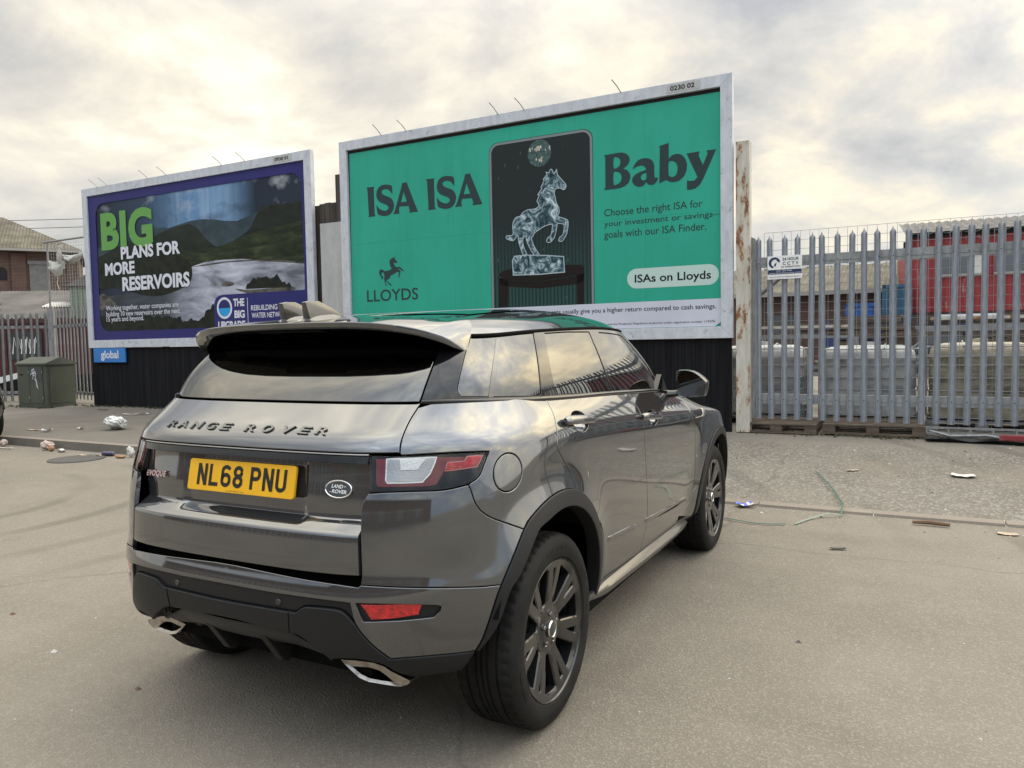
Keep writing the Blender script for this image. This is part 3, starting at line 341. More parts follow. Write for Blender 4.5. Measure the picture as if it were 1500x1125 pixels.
M('inner_fin',(.006,.006,.006),.5)
M('roof_glass',(.004,.006,.006),.10,0,1.,.005,spec=.6)
M('gloss_grey',(.085,.083,.078),.3,.6,1.,.02)
# ---- setting
def mat_asphalt(name,base,dark,spk,scale_big=.25,spk_scale=95.,spk_amt=.55,bump=.45,spk_thr=.62,dirt=None,rough=.88,marks=True):
    m,nt,p=nt_of(name); K=nt.links
    big=tex(nt,'ShaderNodeTexNoise',scale_big,Detail=8.,Roughness=.62); mid=tex(nt,'ShaderNodeTexNoise',2.3,Detail=7.,Roughness=.7); fine=tex(nt,'ShaderNodeTexNoise',spk_scale,Detail=3.,Roughness=.7)
    vor=tex(nt,'ShaderNodeTexVoronoi',spk_scale*.9)
    c=ramp(nt,big.outputs['Fac'],((.34,dark),(.5,base),(.68,tuple(min(1,x*1.16) for x in base))))
    c=mixc(nt,math_(nt,'MULTIPLY',ramp(nt,mid.outputs['Fac'],((.38,(0,0,0)),(.66,(1,1,1)))),.30),c,tuple(x*.70 for x in base))
    streak=tex(nt,'ShaderNodeTexNoise',1.,stretch=(.12,1.6,1.),Detail=6.,Roughness=.6)
    c=mixc(nt,math_(nt,'MULTIPLY',ramp(nt,streak.outputs['Fac'],((.50,(0,0,0)),(.70,(1,1,1)))),.30),c,tuple(x*.62 for x in base))
    sp_=ramp(nt,vor.outputs['Color'],((.0,(0,0,0)),(1.,(1,1,1))))
    s1=ramp(nt,sp_,((spk_thr,(0,0,0)),(min(1,spk_thr+.16),(1,1,1))))
    c=mixc(nt,math_(nt,'MULTIPLY',s1,spk_amt),c,spk)
    s2=ramp(nt,fine.outputs['Fac'],((.30,(1,1,1)),(.46,(0,0,0))))
    c=mixc(nt,math_(nt,'MULTIPLY',s2,.55),c,tuple(x*.42 for x in base))
    if dirt:
        dn=tex(nt,'ShaderNodeTexNoise',.55,Detail=8.,Roughness=.66,loc=(5,3,0)); c=mixc(nt,ramp(nt,dn.outputs['Fac'],((.5,(0,0,0)),(.68,(.75,.75,.75)))),c,dirt)
    if marks:      # tyre scrub arcs, oil spots, worn patches
        rg=tex(nt,'ShaderNodeTexWave',.42,loc=(9.,-3.5,0),wave_type='RINGS',Distortion=2.2,Detail=4.); rg.rings_direction='Z'; rg.inputs['Detail Scale'].default_value=.8
        msk=tex(nt,'ShaderNodeTexNoise',.33,Detail=5.,loc=(2,7,0))
        c=mixc(nt,math_(nt,'MULTIPLY',math_(nt,'MULTIPLY',ramp(nt,rg.outputs['Fac'],((.80,(0,0,0)),(.97,(1,1,1)))),ramp(nt,msk.outputs['Fac'],((.46,(0,0,0)),(.60,(1,1,1))))),.55),c,tuple(x*.55 for x in base))
        ov=tex(nt,'ShaderNodeTexVoronoi',.55,Randomness=1.); on=ramp(nt,ov.outputs['Distance'],((.03,(1,1,1)),(.16,(0,0,0))))
        c=mixc(nt,math_(nt,'MULTIPLY',math_(nt,'MULTIPLY',on,mid.outputs['Fac']),.75),c,tuple(x*.45 for x in base))
        cv=tex(nt,'ShaderNodeTexVoronoi',.23,feature='DISTANCE_TO_EDGE',loc=(1,2,0)); cn=tex(nt,'ShaderNodeTexNoise',2.4,Detail=6.); vv=nt.nodes.new('ShaderNodeVectorMath'); vv.operation='MULTIPLY_ADD'; vv.inputs[1].default_value=(.28,.28,.28)
        src=cv.inputs['Vector'].links[0].from_socket; K.new(cn.outputs['Color'],vv.inputs[0]); K.new(src,vv.inputs[2]); K.new(vv.outputs[0],cv.inputs['Vector'])
        c=mixc(nt,math_(nt,'MULTIPLY',ramp(nt,cv.outputs['Distance'],((.0010,(1,1,1)),(.003,(0,0,0)))),.35),c,tuple(x*.35 for x in base))
    K.new(c,p.inputs['Base Color']); setp(p,Roughness=rough,Specular_IOR_Level=.35)
    h=math_(nt,'ADD',math_(nt,'MULTIPLY',fine.outputs['Fac'],.6),math_(nt,'MULTIPLY',vor.outputs['Distance'],.8)); bump_(nt,p,h,bump,.006)
    return m
mat_asphalt('road_tarmac',(.205,.181,.147),(.142,.126,.102),(.34,.31,.265),spk_scale=130.,spk_amt=.34,bump=.65)
mat_asphalt('pavement_tarmac',(.150,.134,.113),(.10,.09,.078),(.25,.23,.20),spk_amt=.25,bump=.3)
mat_asphalt('chipped_tarmac',(.160,.144,.120),(.112,.10,.084),(.34,.32,.285),spk_scale=60.,spk_amt=.5,bump=.8,spk_thr=.58,dirt=(.20,.17,.135))
mat_asphalt('yard_concrete',(.19,.17,.142),(.125,.112,.095),(.25,.23,.20),spk_amt=.2,bump=.2)
mat_asphalt('kerb_stone',(.235,.20,.165),(.165,.14,.115),(.31,.27,.23),spk_amt=.25,bump=.3,marks=False)
mat_asphalt('kerb_face',(.15,.135,.115),(.09,.082,.072),(.25,.23,.20),spk_amt=.25,bump=.3,marks=False)
def mat_streaky(name,c1,c2,vs=(6,6,.5),rough=.6,metal=0.,lo=.4,hi=.66,scale=3.,coat=0.,bump=.0,c3=None,spec=.5):
    m,nt,p=nt_of(name); a=tex(nt,'ShaderNodeTexNoise',scale,stretch=vs,Detail=9.,Roughness=.7); c=ramp(nt,a.outputs['Fac'],((lo,c1),(hi,c2)))
    if c3:
        b=tex(nt,'ShaderNodeTexNoise',7.,Detail=10.,Roughness=.75,loc=(3,1,2)); c=mixc(nt,ramp(nt,b.outputs['Fac'],((.56,(0,0,0)),(.63,(1,1,1)))),c,c3)
    nt.links.new(c,p.inputs['Base Color']); setp(p,Roughness=rough,Metallic=metal,Coat_Weight=coat,Specular_IOR_Level=spec)
    if bump: bump_(nt,p,a.outputs['Fac'],bump)
    return m
mat_streaky('board_frame',(.47,.49,.53),(.60,.62,.66),(3,3,1.2),.5,c3=(.34,.35,.37))
mat_streaky('black_boarding',(.006,.006,.007),(.018,.018,.020),(14,14,.35),.8,scale=1.5,spec=.12)
mat_streaky('old_timber',(.035,.027,.022),(.10,.082,.068),(16,16,.7),.85,scale=1.4,bump=.4)
mat_streaky('grey_sheet',(.40,.40,.39),(.50,.50,.49),(2,2,1),.6,scale=2)
mat_streaky('pallet_wood',(.06,.045,.032),(.15,.115,.085),(1.2,12,12),.85,scale=1.5,bump=.4)
mat_streaky('galvanised',(.30,.325,.36),(.41,.435,.47),(5,5,1.6),.48,.35,scale=5)
mat_streaky('weathered_galv',(.22,.225,.225),(.33,.335,.335),(5,5,1.6),.55,.25,scale=4)
mat_streaky('dull_galv',(.20,.20,.20),(.31,.31,.31),(5,5,1.6),.55,.3,scale=4)
M('wire',(.36,.37,.37),.5,.5)
def mat_rusty():
    m,nt,p=nt_of('rusty_paint'); a=tex(nt,'ShaderNodeTexNoise',1.9,stretch=(2.4,2.4,.8),Detail=11.,Roughness=.72); b=tex(nt,'ShaderNodeTexNoise',14.,stretch=(1,1,.25),Detail=6.)
    base=ramp(nt,b.outputs['Fac'],((.35,(.44,.42,.36)),(.65,(.57,.55,.49))))
    r=ramp(nt,b.outputs['Fac'],((.3,(.10,.035,.015)),(.7,(.33,.135,.045))))
    k=ramp(nt,a.outputs['Fac'],((.525,(0,0,0)),(.57,(1,1,1)))); halo=ramp(nt,a.outputs['Fac'],((.47,(0,0,0)),(.56,(.55,.55,.55))))
    c=mixc(nt,halo,base,(.46,.35,.22)); c=mixc(nt,k,c,r); nt.links.new(c,p.inputs['Base Color']); setp(p,Roughness=.7); bump_(nt,p,a.outputs['Fac'],.3)
mat_rusty()
def mat_brick(name,c1,c2,mortar,scale=1.,rough=.9):
    m,nt,p=nt_of(name); t=tex(nt,'ShaderNodeTexBrick',scale,stretch=(1,1,1)); N=nt.nodes
    tc=[n for n in N if n.type=='TEX_COORD'][0]; sx=N.new('ShaderNodeSeparateXYZ'); cb=N.new('ShaderNodeCombineXYZ'); nt.links.new(tc.outputs['Object'],sx.inputs[0])
    nt.links.new(math_(nt,'ADD',sx.outputs[0],sx.outputs[1]),cb.inputs[0]); nt.links.new(sx.outputs[2],cb.inputs[1]); nt.links.new(cb.outputs[0],t.inputs['Vector'])
    for k,v in (('Color1',c1),('Color2',c2),('Mortar',mortar)): t.inputs[k].default_value=tuple(v)+(1,)
    t.inputs['Brick Width'].default_value=.225; t.inputs['Row Height'].default_value=.075; t.inputs['Mortar Size'].default_value=.010
    n=tex(nt,'ShaderNodeTexNoise',.9,Detail=8.,Roughness=.7); c=mixc(nt,math_(nt,'MULTIPLY',ramp(nt,n.outputs['Fac'],((.4,(0,0,0)),(.7,(1,1,1)))),.6),t.outputs['Color'],tuple(x*.45 for x in c1))
    nt.links.new(c,p.inputs['Base Color']); setp(p,Roughness=rough)
mat_brick('brickwork',(.105,.047,.033),(.078,.037,.027),(.13,.112,.096)); mat_brick('dark_brick',(.13,.075,.055),(.09,.055,.045),(.15,.13,.115))
M('asbestos_roof',(.085,.076,.054),.9,col2=(.18,.162,.125),vscale=1.1,detail=9)
M('grey_roof',(.095,.09,.085),.9,col2=(.16,.15,.14),vscale=1.1,detail=9)
M('roof_light',(.55,.54,.51),.6,var=.1,vscale=3)
M('roller_shutter',(.13,.13,.125),.6,var=.15)
M('void_black',(.006,.006,.007),.8)
M('green_sheet',(.17,.21,.16),.6,var=.15,vscale=2)
M('red_cladding',(.24,.030,.030),.55,col2=(.26,.035,.033),vscale=2.2)
def mat_peel():
    m,nt,p=nt_of('peeling_red'); a=tex(nt,'ShaderNodeTexNoise',1.5,stretch=(1.6,1.6,.5),Detail=11.,Roughness=.75); c=ramp(nt,a.outputs['Fac'],((.58,(.27,.034,.036)),(.63,(.34,.25,.24)))); nt.links.new(c,p.inputs['Base Color']); setp(p,Roughness=.6)
mat_peel()
M('dark_red_steel',(.060,.015,.017),.55,var=.25,vscale=1.5)
M('blue_steel',(.030,.050,.16),.5,var=.2,vscale=1.2); M('bright_blue',(.012,.07,.25),.5,var=.15); M('teal_steel',(.025,.085,.14),.5,var=.2)
M('pale_render',(.30,.285,.26),.85,var=.12,vscale=1.5)
M('window_grey',(.10,.105,.11),.15,coat=.5)
M('cabinet_green',(.038,.045,.031),.6,col2=(.056,.063,.044),vscale=2.5,stretch=(1,1,.4),bump=.1,bscale=200)
M('cabinet_panel',(.030,.033,.034),.55)
M('white_paint',(.78,.78,.77),.5)
M('black_car_paint',(.004,.0045,.006),.25,.3,1.,.02)
def mat_ibc(name,c1,c2):
    m,nt,p=nt_of(name); a=tex(nt,'ShaderNodeTexNoise',2.2,stretch=(1,1,1.6),Detail=8.,Roughness=.65); c=ramp(nt,a.outputs['Fac'],((.38,c1),(.62,c2))); nt.links.new(c,p.inputs['Base Color']); setp(p,Roughness=.55,Subsurface_Weight=0.)
mat_ibc('tank_plastic',(.25,.26,.265),(.50,.50,.48)); mat_ibc('dirty_tank_plastic',(.13,.11,.07),(.42,.39,.30))
mat_ibc('tank_lower',(.22,.225,.22),(.33,.33,.32))
M('bag_plastic',(.60,.60,.58),.35,bump=.5,bscale=25,coat=.3); M('bag_print',(.05,.36,.10),.4)
M('paper_white',(.52,.51,.48),.8,var=.08,vscale=15); M('paper_blue',(.09,.14,.50),.7); M('card_brown',(.42,.33,.24),.85,var=.2,vscale=12); M('card_pink',(.45,.36,.31),.85,var=.25,vscale=14)
M('can_purple',(.09,.075,.13),.3,.7); M('can_metal',(.6,.6,.6),.3,1.); M('food_orange',(.30,.16,.08),.7,var=.3,vscale=30)
M('stick_wood',(.14,.085,.05),.85); M('cast_iron',(.085,.080,.074),.7,.2,bump=.5,bscale=60); M('green_strap',(.03,.11,.075),.45); M('pale_strap',(.22,.29,.24),.5); M('rag_white',(.42,.41,.38),.8)
M('moss',(.055,.060,.022),.95,var=.4,vscale=30)
M('cable_black',(.02,.02,.02),.6)
# ---- printed posters
M('poster_green',(.030,.365,.255),.42,var=.06,vscale=1.1,stretch=(1,1,.6),bump=.12,bscale=2.2,spec=.2)
M('ink_dark',(.030,.052,.054),.5,spec=.15); M('ink_black',(.010,.012,.014),.5,spec=.15); M('poster_white',(.56,.57,.66),.5,var=.04,vscale=2,spec=.15)
M('pill_pale',(.48,.62,.57),.5,spec=.15); M('ink_green_line',(.02,.10,.075),.5,spec=.15)
M('phone_edge',(.20,.235,.245),.35,spec=.15)
def mat_curtain():
    m,nt,p=nt_of('phone_scene'); w=tex(nt,'ShaderNodeTexWave',5.5,stretch=(1,1,.02),bands_direction='X',Distortion=1.5,Detail=3.); z=tex(nt,'ShaderNodeTexNoise',.9,Detail=4.)
    tc=[n for n in nt.nodes if n.type=='TEX_COORD'][0]; sx=nt.nodes.new('ShaderNodeSeparateXYZ'); nt.links.new(tc.outputs['Object'],sx.inputs[0])
    low=ramp(nt,math_(nt,'MULTIPLY',sx.outputs[2],.36),((.1,(1,1,1)),(.62,(0,0,0))))
    c=mixc(nt,math_(nt,'MULTIPLY',w.outputs['Fac'],low),(.020,.026,.027),(.025,.095,.080))
    v=tex(nt,'ShaderNodeTexVoronoi',7.,stretch=(1,1,.55)); d=ramp(nt,v.outputs['Distance'],((.06,(1,1,1)),(.13,(0,0,0)))); c=mixc(nt,math_(nt,'MULTIPLY',d,.16),c,(.20,.36,.33))
    nt.links.new(c,p.inputs['Base Color']); setp(p,Roughness=.5,Specular_IOR_Level=.15)
mat_curtain()
def mat_crystal():
    m,nt,p=nt_of('crystal_print'); n=tex(nt,'ShaderNodeTexNoise',5.5,Detail=7.,Roughness=.72,Distortion=1.8,stretch=(1.1,1,1)); c=ramp(nt,n.outputs['Fac'],((.40,(.014,.032,.038)),(.48,(.065,.115,.135)),(.55,(.22,.30,.34)),(.64,(.60,.68,.73)))); nt.links.new(c,p.inputs['Base Color']); setp(p,Roughness=.5,Specular_IOR_Level=.15)
mat_crystal()
M('crystal_line',(.40,.49,.54),.4,spec=.15); M('crystal_dark',(.02,.06,.08),.4,spec=.15)
M('table_print',(.016,.012,.011),.4,spec=.15); M('ball_print',(.03,.055,.055),.4,col2=(.10,.16,.15),vscale=22,spec=.15); M('ball_spark',(.62,.56,.48),.4,spec=.15)
M('poster_blue',(.030,.030,.150),.42,var=.05,vscale=1.2,bump=.08,bscale=2.,spec=.15)
M('print_green',(.135,.33,.085),.5,spec=.15); M('print_white',(.66,.66,.72),.5,spec=.15); M('ring_blue',(.03,.32,.66),.5,spec=.15)
def mat_photo_sky():
    m,nt,p=nt_of('print_sky'); n=tex(nt,'ShaderNodeTexNoise',1.15,Detail=9.,Roughness=.6,stretch=(1,1,1.5),loc=(1.7,0,.4)); N=nt.nodes
    tc=[q for q in N if q.type=='TEX_COORD'][0]; sx=N.new('ShaderNodeSeparateXYZ'); nt.links.new(tc.outputs['Object'],sx.inputs[0])
    g=ramp(nt,math_(nt,'MULTIPLY',sx.outputs[0],1/6.1),((.02,(.012,.018,.03)),(.30,(.035,.06,.10)),(.52,(.12,.24,.42)),(.66,(.14,.27,.45)),(.80,(.018,.026,.045)),(1.,(.022,.034,.05))))
    r=tex(nt,'ShaderNodeTexNoise',3.2,stretch=(1.5,1,.10),Detail=5.,Roughness=.6,Distortion=.3)
    r.inputs['Vector'].links[0].from_node.inputs['Rotation'].default_value=(0,-.30,0)
    mid=ramp(nt,math_(nt,'MULTIPLY',sx.outputs[0],1/6.1),((.36,(0,0,0)),(.56,(1,1,1)),(.76,(0,0,0))))
    c=mixc(nt,math_(nt,'MULTIPLY',math_(nt,'MULTIPLY',ramp(nt,r.outputs['Fac'],((.42,(0,0,0)),(.66,(1,1,1)))),mid),.62),g,(.42,.54,.68)); c=mixc(nt,math_(nt,'MULTIPLY',ramp(nt,n.outputs['Fac'],((.56,(0,0,0)),(.68,(1,1,1)))),.5),c,(.55,.58,.62)); c=mixc(nt,math_(nt,'MULTIPLY',ramp(nt,n.outputs['Fac'],((.30,(1,1,1)),(.46,(0,0,0)))),.6),c,(.02,.03,.045))
    nt.links.new(c,p.inputs['Base Color']); setp(p,Roughness=.5,Specular_IOR_Level=.15)
mat_photo_sky()
def mat_print(name,stops,scale,stretch=(1,1,1),**k):
    m,nt,p=nt_of(name); n=tex(nt,'ShaderNodeTexNoise',scale,stretch=stretch,Detail=9.,Roughness=.66,**k); nt.links.new(ramp(nt,n.outputs['Fac'],stops),p.inputs['Base Color']); setp(p,Roughness=.5,Specular_IOR_Level=.15)
mat_print('print_far_hill',((.3,(.020,.034,.045)),(.7,(.055,.085,.10))),2.2,(1,1,1.4))
mat_print('print_hill',((.35,(.010,.014,.012)),(.65,(.024,.031,.022))),1.6,(1,1,1.6),Distortion=.3)
mat_print('print_hill_right',((.35,(.010,.013,.012)),(.65,(.024,.030,.022))),2.6,(1,1,1.8),Distortion=.6)
mat_print('print_slope',((.40,(.014,.019,.011)),(.56,(.030,.040,.018)),(.74,(.085,.100,.045))),2.4,(.7,1,3.2),Distortion=.5)
def mat_water():
    m,nt,p=nt_of('print_water'); n=tex(nt,'ShaderNodeTexNoise',1.3,stretch=(1,1,3.2),Detail=9.,Roughness=.6,Distortion=.4); N=nt.nodes
    tc=[q for q in N if q.type=='TEX_COORD'][0]; sx=N.new('ShaderNodeSeparateXYZ'); nt.links.new(tc.outputs['Object'],sx.inputs[0])
    g=ramp(nt,math_(nt,'MULTIPLY',sx.outputs[0],1/6.1),((.05,(.030,.036,.044)),(.38,(.055,.064,.080)),(.52,(.34,.36,.43)),(.72,(.44,.46,.54)),(1.,(.27,.29,.34))))
    c=mixc(nt,ramp(nt,n.outputs['Fac'],((.36,(.8,.8,.8)),(.54,(0,0,0)))),g,(.07,.08,.10)); c=mixc(nt,math_(nt,'MULTIPLY',ramp(nt,n.outputs['Fac'],((.56,(0,0,0)),(.66,(1,1,1)))),ramp(nt,math_(nt,'MULTIPLY',sx.outputs[0],1/6.1),((.40,(0,0,0)),(.55,(.7,.7,.7))))),c,(.62,.64,.72))
    nt.links.new(c,p.inputs['Base Color']); setp(p,Roughness=.5,Specular_IOR_Level=.15)
mat_water()
mat_print('print_wood',((.36,(.006,.009,.007)),(.66,(.022,.026,.016))),5.,(1,1,1))
mat_print('print_bank',((.36,(.03,.028,.022)),(.66,(.17,.155,.13))),4.,(1,1,2))
M('sign_blue',(.010,.165,.48),.4); M('navy',(.012,.030,.085),.45); M('graffiti_white',(.66,.68,.72),.6)
M('badge_silver',(.72,.72,.71),.35,.3)

for nm_ in ('poster_green','poster_blue'):
    nt=MATS[nm_].node_tree; p=nt.nodes['Principled BSDF']; t=tex(nt,'ShaderNodeTexBrick',1.); N=nt.nodes
    tc=[q for q in N if q.type=='TEX_COORD'][0]; sx=N.new('ShaderNodeSeparateXYZ'); cb=N.new('ShaderNodeCombineXYZ'); nt.links.new(tc.outputs['Object'],sx.inputs[0]); nt.links.new(sx.outputs[0],cb.inputs[0]); nt.links.new(sx.outputs[2],cb.inputs[1]); nt.links.new(cb.outputs[0],t.inputs['Vector'])
    t.offset=0.; t.inputs['Brick Width'].default_value=1.016; t.inputs['Row Height'].default_value=1.5; t.inputs['Mortar Size'].default_value=.004; t.inputs['Color1'].default_value=(.96,.96,.96,1); t.inputs['Color2'].default_value=(1,1,1,1); t.inputs['Mortar'].default_value=(.80,.80,.80,1)
    src=p.inputs['Base Color'].links[0].from_socket; st=tex(nt,'ShaderNodeTexNoise',1.3,stretch=(5,5,.35),Detail=7.,Roughness=.7)
    g=ramp(nt,st.outputs['Fac'],((.36,(.95,.95,.95)),(.54,(1,1,1))))
    nt.links.new(mixc(nt,1.,mixc(nt,1.,src,t.outputs['Color'],'MULTIPLY'),g,'MULTIPLY'),p.inputs['Base Color'])
M('lens_pink',(.55,.20,.20),.15,0,1.,.02)
M('brown_rubble',(.10,.075,.055),.95,col2=(.20,.16,.125),vscale=6)
# ---------------------------------------------------------------- body surfaces
def bsp(n, u):
    """uniform cubic B-spline basis on n control points, end-clamped by phantom points"""
    u=np.clip(u,0,n-1-1e-9); i=np.floor(u).astype(int); t=u-i
    w=np.stack([(1-t)**3,3*t**3-6*t**2+4,-3*t**3+3*t**2+3*t+1,t**3],-1)/6.
    return i,w
class Surf:
    def __init__(s,T,sym=True,post=None):
        T=np.asarray(T,float)              # [row v][col u][3]
        def pad(A,ax):
            A=np.moveaxis(A,ax,0)
            a=2*A[0]-A[1]; b=2*A[-1]-A[-2]
            if ax==1 and sym:
                a=A[1]*np.array([1,-1,1]); b=A[-2]*np.array([1,-1,1])
            A=np.concatenate([a[None],A,b[None]]); return np.moveaxis(A,0,ax)
        s.nv,s.nu=T.shape[:2]; s.T=pad(pad(T,0),1); s.post=post
    def P(s,u,v):
        u=np.atleast_1d(np.asarray(u,float)); v=np.atleast_1d(np.asarray(v,float))
        i,wu=bsp(s.nu,u); j,wv=bsp(s.nv,v)
        out=np.zeros(u.shape+(3,))
        for a in range(4):
            for b in range(4):
                out+= (wv[...,b]*wu[...,a])[...,None]*s.T[j+b,i+a]
        if s.post: out=s.post(out)
        return out
    def PN(s,u,v,e=.02):
        p=s.P(u,v)
        u=np.atleast_1d(np.asarray(u,float));v=np.atleast_1d(np.asarray(v,float))
        u0=np.clip(u-e,0,s.nu-1);u1=np.clip(u+e,0,s.nu-1);v0=np.clip(v-e,0,s.nv-1);v1=np.clip(v+e,0,s.nv-1)
        du=s.P(u1,v)-s.P(u0,v); dv=s.P(u,v1)-s.P(u,v0)
        n=np.cross(dv,du); n/=np.linalg.norm(n,axis=-1,keepdims=True)+1e-12
        return p,n,du/(u1-u0)[...,None],dv/(v1-v0)[...,None]
def flare(P):
    P=P.copy(); x,y,z=P[...,0],P[...,1],P[...,2]
    for wx in (0.,2.66):
        r=np.hypot(x-wx,z-.372)
        b=np.where(r<.43,1.,np.exp(-((r-.43)/.13)**2))
        side=1/(1+np.exp(-(np.abs(y)-.84)/.02))
        P[...,1]+=np.sign(y)*.040*b*side
    return P
XS=[0.,.3,.7,1.2,1.7,2.2,2.5,2.8]
def row(rear,ys,zr,zs,front,zf,yb=None):
    """rear: 8 (x,y) points; ys: side half-widths at XS; zr rear z; zs z at XS; front: 5 (x,y)"""
    zr=np.broadcast_to(zr,8); zs=np.broadcast_to(zs,8); ys=np.broadcast_to(ys,8); zf=np.broadcast_to(zf,5)
    return [(x,y,z) for (x,y),z in zip(rear,zr)]+[(x,y,z) for x,y,z in zip(XS,ys,zs)]+[(x,y,z) for (x,y),z in zip(front,zf)]
F=lambda o:[(3.1-.3*o,.90-.2*o),(3.35-.5*o,.76-.1*o),(3.50-.6*o,.52),(3.55-.6*o,.27),(3.56-.6*o,0)]
def rr(x0,k=1.0,ymax=.93):
    s=ymax/.93
    base=[(0,0),(.006,.30),(.022,.47),(.060,.60),(.135,.71),(.225,.80),(.34,.875),(.50,.918)]
    return [(x0+dx*k,y*s) for dx,y in base]
def rt(x0,k=1.0,ymax=.93):      # tailgate rows: flatter middle, harder corner
    s=ymax/.93
    base=[(0,0),(.005,.30),(.016,.47),(.045,.59),(.118,.70),(.205,.79),(.32,.868),(.48,.915)]
    return [(x0+dx*k,y*s) for dx,y in base]
ROWS=[
 row(rr(-.655,.95,.895),.80,.35,.27,F(.25),.27),
 row(rr(-.728,1.,.915),.865,.405,.315,F(.1),.30),
 row(rr(-.748,1.,.922),.885,.49,.42,F(.02),.40),
 row(rr(-.758,1.,.925),.900,.585,.54,F(0),.50),
 row(rr(-.765,1.,.928),.915,.655,.66,F(0),.60),
 row(rr(-.738,1.,.935),.922,.705,.76,F(.03),.70),
 row(rt(-.728,1.,.935),.928,.80,.86,F(.06),.78),
 row(rt(-.718,1.,.935),.930,.90,.95,F(.10),.84),
 row(rt(-.70,1.,.935),.932,.985,[1.05,1.045,1.03,1.01,.99,.97,.95,.93],F(.14),.89),
 row(rt(-.672,1.,.93),.930,1.06,[1.11,1.10,1.085,1.06,1.035,1.01,.985,.96],F(.2),.92),
 row(rt(-.662,1.,.915),[.905,.912,.914,.912,.905,.89,.88,.87],1.135,[1.157,1.148,1.125,1.095,1.07,1.04,1.01,.975],F(.3),.94),
 row([(-.590,0),(-.583,.30),(-.563,.46),(-.525,.58),(-.462,.675),(-.385,.75),(-.28,.815),(-.14,.856)],[.882,.895,.897,.895,.885,.86,.83,.80],1.192,[1.195,1.185,1.165,1.135,1.11,1.07,1.04,1.0],F(.42),.95),
 row([(-.505,0),(-.497,.30),(-.475,.46),(-.44,.59),(-.38,.68),(-.30,.75),(-.20,.795),(-.09,.825)],[.845,.868,.875,.872,.862,.83,.79,.75],1.253,[1.232,1.222,1.208,1.185,1.162,1.10,1.06,1.02],F(.55),.96),
]
def body(): return Surf(ROWS,post=flare)
# greenhouse: belt -> roof edge
G0=[(-.500,0),(-.492,.30),(-.47,.46),(-.435,.585),(-.375,.672),(-.295,.742),(-.195,.787),(-.085,.817),(.1,.842),(.4,.862),(.75,.868),(1.15,.866),(1.54,.860),(1.735,.842),(1.89,.765),(2.01,.58),(2.10,.30),(2.12,0)]
Z0=[1.253]*5+[1.25,1.246,1.24,1.232,1.22,1.21,1.19,1.172,1.16,1.15,1.14,1.135,1.135]
G3=[(-.215,0),(-.212,.30),(-.205,.45),(-.185,.565),(-.145,.63),(-.095,.662),(-.02,.685),(.07,.70),(.2,.712),(.42,.722),(.75,.728),(1.10,.725),(1.36,.712),(1.47,.675),(1.54,.59),(1.60,.42),(1.64,.22),(1.65,0)]
Z3=[1.50,1.499,1.495,1.49,1.485,1.485,1.487,1.492,1.50,1.508,1.518,1.522,1.510,1.502,1.505,1.525,1.545,1.55]
def gh():
    a=np.array([(x,y,z) for (x,y),z in zip(G0,Z0)]); b=np.array([(x,y,z) for (x,y),z in zip(G3,Z3)])
    out=[]
    c=np.array([.5,0,1.3]); 
    for t in (0,.25,.5,.75,1):
        p=a*(1-t)+b*t
        d=p-c; d[:,2]=0; d/=np.linalg.norm(d,axis=1,keepdims=True)
        out.append(p+d*.055*t*(1-t)*4*.6)
    return Surf(out)
# roof: rows across x, columns y from 0 to edge; here v along the ring direction (edge->centre)
def roof():
    b=np.array([(x,y,z) for (x,y),z in zip(G3,Z3)])
    rows=[]
    for t,h in ((0,0),(.05,.016),(.14,.045),(.32,.075),(.6,.095),(1.,.10)):
        p=b.copy(); p[:,1]*=(1-t)
        cx=np.clip(b[:,0],-.1,1.35); p[:,0]=b[:,0]*(1-t)+cx*t
        p[:,2]=b[:,2]+h*np.clip(1.25-.4*np.abs(b[:,0]-.75),.6,1.2)
        # pull all to roof height at centre
        zc=1.545+.078*np.exp(-((p[:,0]-.9)/.9)**2)
        p[:,2]=p[:,2]*(1-t)+zc*t
        rows.append(p)
    return Surf(rows)
# ================================================================== the parked car
CX,CY,CYAW=-.6668402,3.2620508,1.0877596
SL=body(); SG=gh(); SR=roof()
def ev(S,uv):
    uv=np.asarray(uv,float); s=np.where(uv[:,0]<0,-1.,1.)
    p,n,du,dv=S.PN(np.abs(uv[:,0]),uv[:,1])
    f=np.ones((len(uv),3)); f[:,1]=s
    return p*f,n*f,du*f*s[:,None],dv*f
def resample(S,poly,d=.03):
    q=np.asarray(poly,float); out=[]
    for i in range(len(q)):
        a,b=q[i],q[(i+1)%len(q)]
        if np.abs(a-b).max()<1e-6: continue
        P=ev(S,np.array([a,b]))[0]; n=max(1,int(np.ceil(np.linalg.norm(P[1]-P[0])/d)))
        for k in range(n): out.append(a+(b-a)*k/n)
    return np.array(out)
SC=np.array([.25,.085])
def inset_uv(S,q,amt):
    P,N,du,dv=ev(S,q); t=np.roll(P,-1,0)-np.roll(P,1,0); t/=np.linalg.norm(t,axis=1,keepdims=True)+1e-12
    l=np.cross(N,t)
    a=np.sum(du*du,1);b=np.sum(du*dv,1);c=np.sum(dv*dv,1); e=np.sum(du*l,1); f=np.sum(dv*l,1); D=a*c-b*b+1e-12
    d=np.stack([(c*e-b*f)/D,(a*f-b*e)/D],1)
    x,y=(q*SC).T; A=np.sum(x*np.roll(y,-1)-np.roll(x,-1)*y)
    tt=(np.roll(q,-1,0)-np.roll(q,1,0))*SC; nl=np.stack([-tt[:,1],tt[:,0]],1)*np.sign(A)
    if np.sum((d*SC)*nl)<0: d=-d
    return q+d*amt
